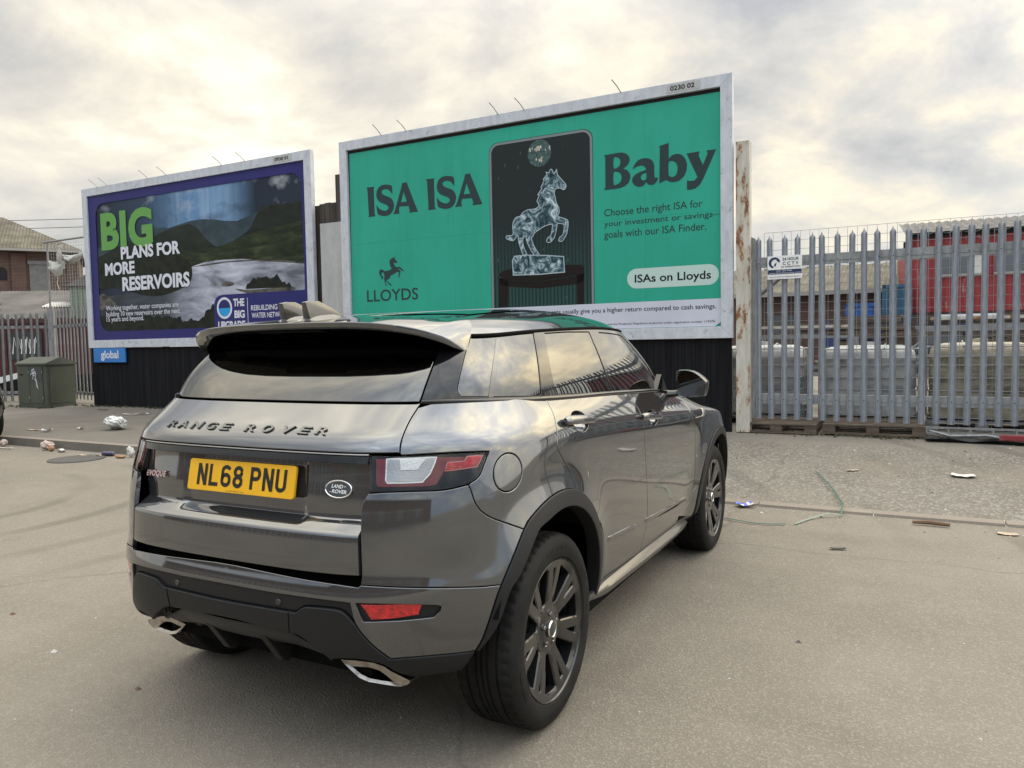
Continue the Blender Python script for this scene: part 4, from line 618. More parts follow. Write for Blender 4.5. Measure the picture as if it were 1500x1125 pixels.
def panel(name,S,poly,mat,parent,mir=False,gap=.004,off=0.,lip=.014,bev=.0022,step=(.07,.22),holes=(),mb=None,offf=None,res=.025,label=None):
    q=resample(S,poly,res); q=inset_uv(S,q,gap/2+bev)
    hs=[]
    for h in holes:
        hq=resample(S,h,.012); hs.append(inset_uv(S,hq,-(gap/2+bev)))
    V,F=tri2d(q*SC,[h*SC for h in hs],(step[0]*SC[0],step[1]*SC[1])); V=V/SC
    P,N,du,dv=ev(S,V); o=np.full(len(V),off) if offf is None else off+offf(V,P)
    P=P+N*o[:,None]
    if offf is not None:
        e=.03; pu=ev(S,V+[e,0]);pm=ev(S,V-[e,0]);qu=ev(S,V+[0,e]);qm=ev(S,V-[0,e])
        g=lambda r,w:r[0]+r[1]*(off+offf(w,r[0]))[:,None]
        n2=np.cross(g(qu,V+[0,e])-g(qm,V-[0,e]),g(pu,V+[e,0])-g(pm,V-[e,0])); n2/=np.linalg.norm(n2,axis=1,keepdims=True)+1e-12; N=n2
    tn=np.cross(P[F[:,1]]-P[F[:,0]],P[F[:,2]]-P[F[:,0]]); fl=np.sum(tn*(N[F[:,0]]+N[F[:,1]]+N[F[:,2]]),1)<0; F=F.copy(); F[fl]=F[fl][:,::-1]
    E=bedges(F); ids=sorted({i for x in E for i in x}); k={i:j for j,i in enumerate(ids)}; lat=np.zeros((len(V),3))
    for a,b in E:
        d=P[b]-P[a]; d/=np.linalg.norm(d)+1e-12; l=np.cross(d,N[a]); lat[a]+=l; lat[b]+=l
    l=lat[ids]; l/=np.linalg.norm(l,axis=1,keepdims=True)+1e-9; n=len(V)
    A=P[ids]+l*bev-N[ids]*bev; B=A-N[ids]*lip
    NA=l*.8+N[ids]*.6; NB=l
    vs=np.concatenate([P,A,A,B]); ns=np.concatenate([N,NA,l,NB]); m=len(ids)
    fs=[tuple(f) for f in F]
    for a,b in E:
        x,y=k[a],k[b]; fs+=[(b,a,n+x,n+y),(n+m+y,n+m+x,n+2*m+x,n+2*m+y)]
    if mir:
        vs=vs*[1,-1,1]; ns=ns*[1,-1,1]; fs=[f[::-1] for f in fs]
    ns/=np.linalg.norm(ns,axis=1,keepdims=True)+1e-12
    if mb is not None: mb.append((vs,fs,ns)); return None
    return pmesh(name,[(vs,fs,ns)],mat,parent)
def pmesh(name,parts,mat,parent):
    V=np.concatenate([p[0] for p in parts]); Nn=np.concatenate([p[2] for p in parts]); F=[];k=0
    for p in parts: F+=[tuple(int(i)+k for i in f) for f in p[1]]; k+=len(p[0])
    me=bpy.data.meshes.new(name); me.from_pydata(V.tolist(),[],F); me.polygons.foreach_set('use_smooth',[True]*len(F))
    me.normals_split_custom_set_from_vertices(Nn.tolist()); me.update()
    return link(name,me,mat,parent)
def sym(p):
    p=[tuple(x) for x in p]; return p+[(-u,v) for u,v in p[::-1] if abs(u)>1e-6]
def gridmesh(S,us,vs_,off=0.,mir=False,drop=None):
    U,V=np.meshgrid(us,vs_); q=np.stack([U.ravel(),V.ravel()],1); P,N,_,_=ev(S,q); P=P+N*off; w=len(us); f=[]
    for j in range(len(vs_)-1):
        for i in range(w-1):
            a=(j*w+i,j*w+i+1,(j+1)*w+i+1,(j+1)*w+i)
            if drop is not None and drop(P[list(a)].mean(0)): continue
            f.append(a)
    if mir: P=P*[1,-1,1]; N=N*[1,-1,1]
    else: f=[x[::-1] for x in f]
    return P,f,N
ROWSEG=np.linspace
car=empty('parked_car',(CX,CY,0),CYAW,'dark grey hatchback SUV with a yellow number plate, parked in front of the billboards','car')
def side_panels(name,key,mat,holes=(),**k):
    out=[]
    for mir in (False,True): out.append(panel(name,SL,REG[key],mat,car,mir=mir,holes=holes,**k))
    return out
# --- inner shell (shuts the panel gaps)
def dropw(p):
    for wx in (0,2.66):
        if math.hypot(p[0]-wx,p[2]-.385)<.47 and abs(p[1])>.5: return True
    return False
parts=[]
for mir in (False,True):
    parts.append(gridmesh(SL,np.linspace(0,20,161),np.linspace(.1,12,70),-.075,mir,dropw))
pmesh('body_shell',parts,'inner_black',car)
b=MB(); b.box(-.30,3.35,-.60,.60,.28,.50); b.box(.5,2.15,-.86,.86,.26,.42)
for wx in (0,2.66):
    for s in (-1,1):
        T=Matrix.Translation((wx,s*.93,.385)) if s>0 else Matrix.Translation((wx,s*.93,.385))@Matrix.Rotation(math.pi,4,'Z')
        b.lathe([(.455,-.02),(.455,-.36),(.01,-.37)],40,a0=R(20),a1=R(138),T=T)
b.box(-.58,-.30,-.50,.50,.335,.46); b.box(.45,2.2,-.80,.80,.20,.30); b.box(-.35,.45,-.45,.45,.24,.34)  # low boxes added as unseen occluders to deepen the shadow under the car
b.build('underbody','inner_black',car,smooth=30,fix=False)
# --- quarters, fuel flap, doors, wings
for mir in (False,True):
    panel('rear_quarter',SL,REG['quarter'],'car_paint',car,mir=mir,holes=[REG['fuel']] if mir else ())
panel('fuel_flap',SL,REG['fuel'],'car_paint',car,mir=True,gap=.005)
def ell(u,v,a,b_,n=28,t0=0): return [(u+a*math.cos(2*math.pi*k/n),v+b_*math.sin(2*math.pi*k/n)) for k in range(n)]

cupR=ell(8.90,9.72,.23,.92); cupF=ell(11.10,9.05,.15,.92)
def bowl(name,S,e,depth,mat,parent,mir):
    e=np.asarray(e); c=e.mean(0); V=[];n=len(e)
    for r in (1.,.85,.65,.4,.12):
        P,N,_,_=ev(S,c+(e-c)*r); V.append(P-N*(.003+depth*(1-r**4)))
    V=np.concatenate(V); f=[(j*n+i,j*n+(i+1)%n,(j+1)*n+(i+1)%n,(j+1)*n+i) for j in range(4) for i in range(n)]+[tuple(4*n+i for i in range(n))]
    if mir: V=V*[1,-1,1]
    mb=MB(); mb.add(V,f); return mb.build(name,mat,parent,smooth=60)
def handle(parent,u,v,half,mir):
    # curved grip standing off the door on two feet
    us=np.linspace(u-half,u+half,15); vv=v+np.linspace(.13,-.17,15)
    P,N,_,_=ev(SL,np.stack([us,vv],1)); w=np.array([.55,.92,1,1,1,1,1,1,1,.97,.92,.86,.78,.68,.45]); rings=[];n=12
    for i in range(15):
        h=.0185*w[i]; d=.016+.006*math.sin(math.pi*i/14)-.004*(i/14)**3; o=P[i]+N[i]*d; t=.0135*w[i]
        up=np.array([0,0,1.]); up=up-N[i]*(up@N[i]); up/=np.linalg.norm(up)
        rings.append([o+up*h*math.copysign(abs(math.sin(a))**.7,math.sin(a))+N[i]*t*math.copysign(abs(math.cos(a))**.7,math.cos(a)) for a in np.linspace(0,2*math.pi,n,endpoint=False)])
    V=np.array(rings).reshape(-1,3); f=[(i*n+k,i*n+(k+1)%n,(i+1)*n+(k+1)%n,(i+1)*n+k) for i in range(14) for k in range(n)]+[tuple(range(n)),tuple(14*n+k for k in range(n))]
    mb=MB(); mb.add(V*([1,-1,1] if mir else [1,1,1]),f)
    for i in (2,12):
        o=P[i]; q=[o-N[i]*.005,o+N[i]*.012]; q=[p*([1,-1,1] if mir else [1,1,1]) for p in q]; mb.tube(q,.011,10)
    return mb.build('door_handle','car_paint',parent,smooth=50)
for mir in (False,True):
    d=panel('rear_door',SL,REG['door_rear'],'car_paint',car,mir=mir,holes=[cupR]); bowl('handle_cup',SL,cupR,.036,'car_paint',d,mir); handle(d,8.80,9.70,.44,mir)
    d=panel('front_door',SL,REG['door_front'],'car_paint',car,mir=mir,holes=[cupF]); bowl('handle_cup',SL,cupF,.036,'car_paint',d,mir); handle(d,11.0,9.07,.34,mir)
    f=panel('front_wing',SL,REG['fender_front'],'car_paint',car,mir=mir)
    panel('wing_vent',SL,[(12.75,8.95),(13.5,9.3),(13.35,8.0),(12.95,7.9)],'gloss_black',f,mir=mir,off=.003,gap=0,lip=.003)
    panel('vent_trim',SL,[(13.4,9.35),(13.55,9.4),(13.45,7.7),(12.9,7.6),(12.9,7.8),(13.3,7.9)],'satin_silver',f,mir=mir,off=.006,gap=0,lip=.006)
for mir in (False,True):
    q=np.array(REG['moulding']); k=[p for p in q if p[0]<REG['door_rear'][13][0]-.3]
    for a,b_ in ((q[0][0],10.72),(10.86,q[-1][0])):
        uu=np.linspace(a,b_,14); vv=np.interp(uu,q[:,0],q[:,1]); P,N,_,_=ev(SL,np.stack([uu,vv],1)); V=[]
        for i_,(p,n_) in enumerate(zip(P,N)):
            if i_ in (0,13): p=p-n_*.012
            for dz,o in ((.016,-.001),(.012,.0055),(.002,.0075),(-.004,.005),(-.016,-.001)): V.append((p+n_*o+np.array([0,0,dz]))*([1,-1,1] if mir else [1,1,1]))
        mb=MB(); mb.add(V,[(i*5+k_,i*5+k_+1,(i+1)*5+k_+1,(i+1)*5+k_) for i in range(13) for k_ in range(4)]); mb.build('door_moulding','car_paint',car,smooth=25)
side_panels('sill','sill','dark_paint',off=.0)
side_panels('wheel_arch_trim','arch_rear','satin_plastic',off=.007,lip=.055,gap=.003,bev=.004)
side_panels('wheel_arch_trim','arch_front','satin_plastic',off=.007,lip=.055,gap=.003,bev=.004)
# sill bulge, given a paler metal to stand for the sky highlight along it
for s in (-1,1):
    mb=MB(); pr=[]
    xs=np.linspace(.47,2.12,24)
    for i,x in enumerate(xs):
        k=min(1,min(i,23-i)/2.5); y=.868+.008*math.sin(math.pi*i/23); z=.325-.022*i/23; c=[]
        for a,b_ in ((-.03,-.045),(.004,-.035),(.020,-.010),(.022,.002),(.010,.016),(-.02,.036)): c.append((x,s*(y+a*(.35+.65*k)),z+b_*(.35+.65*k)))
        pr.append(c)
    V=[q for c in pr for q in c]; F=[(i*6+k,i*6+(k+1)%6,(i+1)*6+(k+1)%6,(i+1)*6+k) for i in range(23) for k in range(6)]+[tuple(range(6)),tuple(138+k for k in range(6))]
    mb.add(V,F); mb.build('sill_highlight','sill_sheen',car,smooth=50,bevel=0)
# --- tailgate
TE=REG['tail_edge']; ts=REG['tail_seam']; su=ts[0][0]
upper=[(0,9.60)]+[(u,9.60) for u in np.linspace(.2,3.50,12)]+[tuple(p) for p in ts[::-1]]+[(su,12.0),(0,12.0)]
tparts=[]
panel('',SL,sym(upper),None,None,mb=tparts,gap=.005)
sm=lambda x,a,b_: np.clip((x-a)/(b_-a),0,1)**2*(3-2*np.clip((x-a)/(b_-a),0,1))
def tg_rows():
    rows=[(5.06,-.010),(5.10,-.003),(5.18,0),(5.6,0),(6.1,0),(6.36,0),(6.44,-.0012),(6.49,-.004),(6.53,-.010)]
    rows+=[(6.53+ .38*t,-.010-.040*t) for t in np.linspace(.08,1,8)]+[(6.95,-.053),(7.02,-.054)]
    rows+=[(v,-.054+.026*(v-7.02)/2.1) for v in np.linspace(7.2,9.14,14)]
    return rows
rows=tg_rows(); us=np.concatenate([-np.linspace(2.62,1.3,8)[:-1],-np.linspace(1.3,.7,15)[:-1],np.linspace(-.7,.7,15),np.linspace(.7,1.3,15)[1:],np.linspace(1.3,2.62,8)[1:]])
def edge_u(v): return float(np.interp(v,[4.7,6.49,6.95,7.98,9.14],[2.615,2.612,2.66,2.735,2.70]))
V=[];UV=[]
for v,o in rows:
    k=edge_u(v)/2.62; uu=us*k; P,N,_,_=ev(SL,np.stack([uu,np.full_like(uu,v)],1))
    a=np.abs(P[:,1]); scoop=(1-sm(a,.285,.31))*float(sm(v,6.62,6.95))
    oo=o-.016*scoop*(1-.0*v); V.append(P+N*oo[:,None])
w=len(us); V=np.concatenate(V); F=[(j*w+i,(j+1)*w+i,(j+1)*w+i+1,j*w+i+1) for j in range(len(rows)-1) for i in range(w-1)]
mb=MB(); mb.add(V,F)
# close the ends
for i in (0,w-1):
    P=np.array([V[j*w+i] for j in range(len(rows))]); Q=P+np.array([.05,0,0]); n=len(P)
    mb.add(np.concatenate([P,Q]),[(j,j+1,n+j+1,n+j) for j in range(n-1)])
# lower return
P=V[:w]; Q=P+np.array([.05,0,.0]); mb.add(np.concatenate([P,Q]),[(i,i+1,w+i+1,w+i) for i in range(w-1)])
tgl=mb.build('tailgate_panel','car_paint',None,smooth=28)
tail=pmesh('tailgate',tparts,'car_paint',car); tgl.parent=tail
st=sym([(0,9.12)]+[(u,9.12) for u in np.linspace(.2,2.70,10)]+[(2.705,9.50)]+[(u,9.50) for u in np.linspace(2.5,.2,9)]+[(0,9.50)])
panel('tailgate_strip',SL,st,'gloss_black',tail,off=-.006,gap=.002,lip=.03)
ct=sym([(0,9.50)]+[(u,9.50) for u in np.linspace(.2,2.70,10)]+[(2.71,9.58)]+[(u,9.58) for u in np.linspace(2.5,.2,9)]+[(0,9.58)])
panel('strip_trim',SL,ct,'satin_silver',tail,off=-.001,gap=.002,lip=.02,bev=.001)
# raised letters across the tailgate
def on_surf(u,v,off=.0):
    P,N,du,dv=ev(SL,np.array([[u,v]])); P,N=P[0],N[0]; e1=np.array([0,-1.,0]); e1-=N*(e1@N); e1/=np.linalg.norm(e1); e2=np.cross(N,e1)
    return Matrix(((e1[0],e2[0],N[0],P[0]+N[0]*off),(e1[1],e2[1],N[1],P[1]+N[1]*off),(e1[2],e2[2],N[2],P[2]+N[2]*off),(0,0,0,1)))
mb=MB()
for ch,u in zip('RANGEROVER',(1.69,1.31,.95,.64,.36,-.07,-.34,-.66,-.97,-1.33)):
    V2,F2=text2d(ch,.018,1,.06); lo,hi=capH(.018); w_={'V':.052,'N':.050,'E':.044}.get(ch,.048); k=w_/np.ptp(V2[:,0]); T=on_surf(u,10.56,.0025)
    h=.034
    mb.add([T@Vector(((x-V2[:,0].min())*k-w_/2+ .20*((y-lo)/(hi-lo)*h-h/2),(y-lo)/(hi-lo)*h-h/2,z*.045)) for x,y,z in V2],F2)
mb.build('lettering','dark_chrome',tail,smooth=0,fix=False)
# number plate
plm=Matrix.Translation((-.664,0,.9943))@Matrix.Rotation(.2074,4,'Y')@Matrix(((0,0,-1,0),(-1,0,0,0),(0,1,0,0),(0,0,0,1)))
def flat(o,T): o.data.transform(T); o.data.update(); return o
mb=MB(); V2,F2=tri2d(rrect(-.26,.26,-.0555,.0555,.010)); 
plate(mb,rrect(-.26,.26,-.0555,.0555,.010),(),lambda x,z:.0,.010,.0015)
YZ=Matrix(((1,0,0,0),(0,0,1,0),(0,1,0,0),(0,0,0,1)))      # (x,y=front,z) -> (x,z,front)
npl=mb.build('number_plate','plate_yellow',None,smooth=30); flat(npl,plm@YZ); npl.parent=car
def arcp(cx,cy,rx,ry,a0,a1,n=9): return [(cx+rx*math.cos(R(a0+(a1-a0)*k/n)),cy+ry*math.sin(R(a0+(a1-a0)*k/n))) for k in range(n+1)]
GL={'N':[[(7,0),(7,79)],[(8,77),(42,2)],[(43,0),(43,79)]],'L':[[(7,79),(7,7),(47,7)]],'U':[[(7,79),(7,22)]+arcp(25,22,18,15,180,360)+[(43,22),(43,79)]],
 'P':[[(7,0),(7,72),(28,72)]+arcp(28,55,15,17,90,-90)+[(28,38),(7,38)]],
 '6':[arcp(25,58,18,14,20,180)+[(7,58),(7,21)]+arcp(25,21,18,14,180,360)+[(43,21),(43,29)]+arcp(25,29,18,15,0,180)+[(7,29)]],
 '8':[[(43,57)]+arcp(25,57,17,15,0,180)+arcp(25,57,17,15,180,360)+[(42,57)],[(43,23)]+arcp(25,23,18,16,0,180)+arcp(25,23,18,16,180,360)+[(43,23)]]}
mb=MB(); x=-.213
for ch in 'NL68 PNU':
    if ch==' ': x+=.024; continue
    for i,s in enumerate(GL[ch]):
        vs,fs=ribbon(s,14 if len(s)>2 or True else 12); mb.add([plm@Vector((x+p.x*.001,p.y*.001-.0375,.0008+.0003*i)) for p in vs],fs)
    x+=.0605
ptext(mb2:=MB(),0,'SN 4921 BS AU 145e',-.06,.03,-.052,.004)
mb.add([plm@Vector((p[0],p[2],.0008)) for p in mb2.v],mb2.f)
mb.build('plate_characters','plate_black',npl,smooth=0,fix=False)
# small model badge, oval badge
def badge_matrix(y,z,x): 
    return Matrix.Translation((x,y,z))@Matrix.Rotation(.13,4,'Y')@Matrix(((0,0,-1,0),(-1,0,0,0),(0,1,0,0),(0,0,0,1)))
T=on_surf(2.06,8.05,-.0385)
mb=MB(); V2,F2=fit_text('EVOQUE',-.065,.065,-.011,.022,.02,1.1,.04); mb.add([T@Vector((x,z,.004+d*.05)) for x,z,d in V2],F2); mb.build('model_badge','pink_chrome',tail,smooth=0,fix=False)
T=on_surf(-1.83,8.12,-.046)@YZ
mb=MB(); plate(mb,[(.050*math.cos(a),.0275*math.sin(a)) for a in np.linspace(0,2*math.pi,40,endpoint=False)],(),lambda x,z:.008,.02,.002,T=T); oval=mb.build('oval_badge','badge_green',tail,smooth=40)
mb=MB(); mb.tube([T@Vector((.051*math.cos(a),.008,.0285*math.sin(a))) for a in np.linspace(0,2*math.pi,41)],.003,8,cap=False); mb.build('badge_rim','chrome',oval,smooth=60)
mb=MB()
for s,x0,x1,z in (('LAND',-.028,.016,.003),('ROVER',-.024,.034,-.014)):
    V2,F2=fit_text(s,x0,x1,z,.0125,.03); mb.add([T@Vector((x+ (zz-z)*.15,.0092,zz)) for x,zz,_ in V2],F2)
mb.add([T@Vector((x,.0092,z)) for x,z in ((.020,.007),(.030,.012),(.022,.011),(-.028,-.008),(-.036,-.012),(-.029,-.011))],[(0,1,2),(3,4,5)])
mb.build('badge_lettering','badge_silver',oval,smooth=0,fix=False)
# --- tail lamps
for mir in (False,True):
    h=panel('tail_lamp',SL,REG['taillight'],'gloss_black',car,mir=mir,off=-.016,gap=.004,lip=.03)
    panel('lamp_cover',SL,REG['taillight'],'lamp_glass',h,mir=mir,off=.0,gap=.005,lip=.012,bev=.003)
    panel('light_guide',SL,REG['lens_clear'],'lens_inner',h,mir=mir,off=-.0128,gap=-.010,lip=.001,bev=.0008); panel('light_guide',SL,REG['lens_red'],'lens_pink',h,mir=mir,off=-.0108,gap=-.007,lip=.001,bev=.0008)
    for nm,key,mt,o in (('lamp_surround','lens_dark_red','lens_dark_red',-.0135),('reversing_lens','lens_clear','lens_clear',-.0115),('lamp_bulb_cell','lens_inner','lens_inner',-.007),('brake_lens','lens_red','lens_red',-.009)):
        panel(nm,SL,REG[key],mt,h,mir=mir,off=o,gap=.001,lip=.002,bev=.0012)
# --- bumper
for mir in (False,True): panel('bumper_corner',SL,REG['bumper_corner'],'car_paint',car,mir=mir,gap=.004)
fogc=lambda: REG['fog']
bm_=panel('bumper',SL,sym(REG['bumper_low']),'car_paint',car,gap=.004,holes=[REG['fog'],[(-u,v) for u,v in REG['fog'][::-1]]])
for mir in (False,True):
    fg=panel('fog_recess',SL,REG['fog'],'satin_plastic',bm_,mir=mir,off=-.012,gap=-.004)
    F_=np.array(REG['fog']); 
    fl=[p for p in REG['fog'] if p[0]<4.35]; c=np.mean(fl,0)
    panel('fog_lamp',SL,[(2.72,3.66),(3.1,3.66),(3.6,3.65),(4.30,3.62),(4.16,3.06),(3.6,2.98),(2.98,2.94)],'lens_red',fg,mir=mir,off=-.006,gap=.003,lip=.006)
panel('bumper_band',SL,sym(REG['cladding_band']),'satin_plastic',bm_,off=-.010,gap=.002)
panel('bumper_valance',SL,sym(REG['cladding']),'satin_plastic',bm_,off=.004,gap=.004,bev=.005,lip=.03)
for u in (.88,-.88):
    T=on_surf(u,3.32,-.010); mb=MB(); mb.lathe([(.0005,.0035),(.010,.0035),(.0115,.002),(.012,-.004)],20,axis='Z',T=T); mb.build('parking_sensor','dark_paint',bm_,smooth=40)
for mir in (False,True):
    P,N,_,_=ev(SL,np.array(REG['seam_a'])); P=P+N*.0035
    if mir: P=P*[1,-1,1]
    mb=MB(); mb.tube(P,.0022,6); mb.build('valance_seam','inner_black',bm_)
# skid plate with four fins
mb=MB(); ys=np.linspace(-.40,.40,33); prof=[(-.735,.505),(-.738,.49),(-.722,.465),(-.69,.436),(-.645,.415),(-.60,.405),(-.50,.39),(-.35,.37)]
V=[]
for y in ys:
    e=abs(y)/.40; lift=.0+.075*sm(e,.55,1.0); fwd=.05*e**2
    for i,(x,z) in enumerate(prof): V.append((x+fwd,y,z-lift*(.75 if i<2 else .35)))
n=len(prof); F=[(i*n+k,i*n+k+1,(i+1)*n+k+1,(i+1)*n+k) for i in range(32) for k in range(n-1)]; mb.add(V,F)
sk=mb.build('skid_plate','skid_grey',car,smooth=50,fix=False)
for y in (-.33,-.132,.132,.33):
    mb=MB(); d=.012 if y>0 else -.012
    s=[(-.722,.462),(-.640,.345),(-.615,.333),(-.53,.372),(-.47,.44)]
    sh=.03*(abs(y)/.3)**2; up=.0 if abs(y)<.2 else .035
    mb.prism([(x+sh*1.4,z+up) for x,z in s],y-.017,y+.017); mb.build('skid_fin','inner_fin',sk,smooth=0,bevel=.004)
# exhausts
def resamp(P,n):
    P=np.array(P+[P[0]],float); d=np.r_[0,np.cumsum(np.linalg.norm(np.diff(P,axis=0),axis=1))]; t=np.linspace(0,d[-1],n,endpoint=False)
    return [(float(np.interp(k,d,P[:,0])),float(np.interp(k,d,P[:,1]))) for k in t]
for s in (-1,1):
    O=[(0.388,0.381),(0.445,0.386),(0.514,0.388),(0.556,0.381),(0.581,0.369),(0.658,0.345),(0.646,0.332),(0.615,0.32),(0.548,0.319),(0.496,0.319),(0.459,0.328),(0.411,0.361)]
    I=[(0.425,0.361),(0.497,0.367),(0.534,0.362),(0.56,0.349),(0.59,0.330),(0.549,0.328),(0.496,0.329),(0.464,0.338)]
    O=resamp(O,40); I=resamp(I,40); mb=MB(); n=40
    f=lambda pts,x,k=1.:[(x+.115*(abs(y)-.384),y*s*k if False else y*s,z) for y,z in pts]
    I=[tuple(p) for p in crsp(I,3)][::2][:n] if False else I
    # order: inner back, inner lip, outer lip, outer back
    V=f(I,-.40)+f(I,-.600)+f(O,-.606)+f(O,-.36); F=[(r*n+k,r*n+(k+1)%n,(r+1)*n+(k+1)%n,(r+1)*n+k) for r in range(3) for k in range(n)]
    mb.add(V,F,0); mb.add(f(I,-.47),[tuple(range(n))],1); mb.build('exhaust_tip',['worn_chrome','inner_black'],car,smooth=40)
# --- greenhouse: frames, glass
WQ,WR,WF=REG['win_quarter'],REG['win_rear'],REG['win_front']
gs=REG['gseam']
for mir in (False,True):
    fr=[(p[0]+.02,p[1]) for p in gs]+[(3.10,4.0)]+[(u,4.0) for u in np.linspace(3.4,14.2,40)]+[(14.2,v) for v in (3,2,1,0)]+[(u,0.) for u in np.linspace(14.0,3.4,40)]
    o=panel('window_frame',SG,fr,'gloss_black',car,mir=mir,holes=[WQ,WR,WF],off=.001,gap=.003,step=(.12,.2))
    panel('quarter_window',SG,WQ,'privacy_glass',o,mir=mir,off=-.002,gap=.0015,lip=.004,step=(.15,.3))
    panel('rear_door_window',SG,WR,'privacy_glass',o,mir=mir,off=-.003,gap=.0015,lip=.004,step=(.15,.3))
    panel('front_door_window',SG,WF,'tinted_glass',o,mir=mir,off=-.003,gap=.0015,lip=.004,step=(.15,.3))
    # body line moulding under the glass and gutter over it
    for nm,S_,v,u0,u1,r,mt,of in (('belt_moulding',SG,.03,3.36,13.0,.0105,'gloss_black',.004),('roof_gutter',SG,3.99,4.55,13.3,.008,'inner_black',.0)):
        uu=np.linspace(u0,u1,60); P,N,_,_=ev(S_,np.stack([uu,np.full(60,v)],1)); P=P+N*of
        if mir: P=P*[1,-1,1]
        mb=MB(); mb.tube(P,r,8); mb.build(nm,mt,o,smooth=60)
    # bright strip dividing the long quarter glass
    q=np.array([(7.15,.1),(6.62,3.55),(6.95,3.6),(7.62,.1)])
    panel('glass_divider',SG,REG['divider'],'gloss_grey',o,mir=mir,off=.0012,gap=0,lip=.002)
rw=sym([(0,.06)]+[(u,.06) for u in np.linspace(.3,gs[0][0],10)]+[tuple(p) for p in gs[1:]]+[(3.08,3.9)]+[(u,3.9) for u in np.linspace(2.8,.3,9)]+[(0,3.9)])
panel('rear_window',SG,rw,'privacy_glass',car,off=.0015,gap=.004,lip=.008,step=(.15,.25))
ws=[]
wp=[(17.,.05)]+[(u,.05) for u in np.linspace(16.7,14.3,9)]+[(14.25,v) for v in (1,2,3,3.9)]+[(u,3.9) for u in np.linspace(14.5,16.7,8)]+[(17.,3.9)]
for mir in (False,True): panel('',SG,wp,None,None,mir=mir,mb=ws,gap=0,lip=.004,step=(.15,.3))
pmesh('windscreen',ws,'tinted_glass',car)
# --- roof, glass roof, spoiler, aerial fins
parts=[gridmesh(SR,np.linspace(0,17,103),np.linspace(0,5,41),.0,m) for m in (False,True)]
rf=pmesh('roof',parts,'car_paint',car)
RV=np.concatenate([p[0] for p in parts]); RF=[]; k=0
for p in parts: RF+=[tuple(int(i)+k for i in f) for f in p[1]]; k+=len(p[0])
bvh=BVHTree.FromPolygons([tuple(v) for v in RV],RF)
def rz(x,y):
    h=bvh.ray_cast(Vector((x,y,3)),Vector((0,0,-1))); return h[0].z if h[0] is not None else 1.5
xs=np.linspace(.12,1.32,25); ys=np.linspace(-.47,.47,21)
def gx(x,y): 
    k=abs(y)/.47; return x+.05*k**3*(1 if x<.7 else -1)
V=[(gx(x,y),y,rz(gx(x,y),y)+.0035) for x in xs for y in ys]; F=[(i*21+j,(i+1)*21+j,(i+1)*21+j+1,i*21+j+1) for i in range(24) for j in range(20)]
mb=MB(); mb.add(V,F); mb.build('glass_roof','roof_glass',car,smooth=60,fix=False)
SP=[(-.00,.0,.0,-.435,1.546,1.521,-.27,1.497),]
def spo(y):
    a=abs(y); I=lambda t: float(np.interp(a,[0,.15,.3,.42,.5,.56,.6,.63,.65,.665],t))
    xs_=I([.02,.02,.015,.0,-.015,-.035,-.055,-.085,-.13,-.185]); 
    zs_=float(np.interp(a,[.6,.63,.65,.665],[1.549,1.523,1.49,1.430])) if a>.6 else None
    if zs_ is None:
        z0=rz(xs_,min(a,.55)); z1=1.549; zs_=z0 if a<.5 else z0*(.6-a)/.1+z1*(a-.5)/.1
    xt=I([-.437,-.436,-.428,-.412,-.388,-.358,-.325,-.290,-.255,-.195]); zt=I([1.546,1.5455,1.543,1.537,1.527,1.514,1.500,1.485,1.466,1.430])
    zb=I([1.521,1.5205,1.518,1.511,1.500,1.487,1.472,1.457,1.441,1.4255])
    xg=I([-.235,-.235,-.232,-.225,-.215,-.20,-.185,-.17,-.16,-.175]); zg=I([1.492,1.492,1.491,1.488,1.484,1.476,1.466,1.452,1.437,1.424])
    c=[(xs_,zs_)]
    for t in (.2,.4,.6,.75,.88,.96): c.append((xs_+(xt-xs_)*t,zs_+(zt-zs_)*t+ .010*math.sin(math.pi*t)*(1 if a<.6 else .4)))
    c+=[(xt,zt),(xt-.002,zt-.003),(xt+.004,zb+.003),(xt+.008,zb),(xt+(xg-xt)*.5,zb+(zg-zb)*.5),(xg,zg)]
    return [(x,y,z) for x,z in c]
ys=np.concatenate([np.linspace(-.665,-.56,12)[:-1],np.linspace(-.56,.56,45),np.linspace(.56,.665,12)[1:]]); V=[p for y in ys for p in spo(y)]; n=13
F=[(i*n+k,(i+1)*n+k,(i+1)*n+k+1,i*n+k+1) for i in range(len(ys)-1) for k in range(n-1)]
m=[1 if k>=10 else 0 for i in range(len(ys)-1) for k in range(n-1)]
mb=MB(); mb.v=V; mb.f=F; mb.m=m; sp_=mb.build('spoiler',['car_paint','gloss_black'],car,smooth=45,fix=False)
mb=MB(); 
V=[]
for y in np.linspace(-.16,.16,9):
    q=spo(y); a=np.array(q[11]); c=np.array(q[10]); V+= [tuple(a*.2+c*.8+[0,0,-.002]),tuple(a*.6+c*.4+[0,0,-.002])]
mb.add(V,[(2*i,2*i+1,2*i+3,2*i+2) for i in range(8)]); mb.build('brake_light_bar','inner_fin',sp_,smooth=0,fix=False)
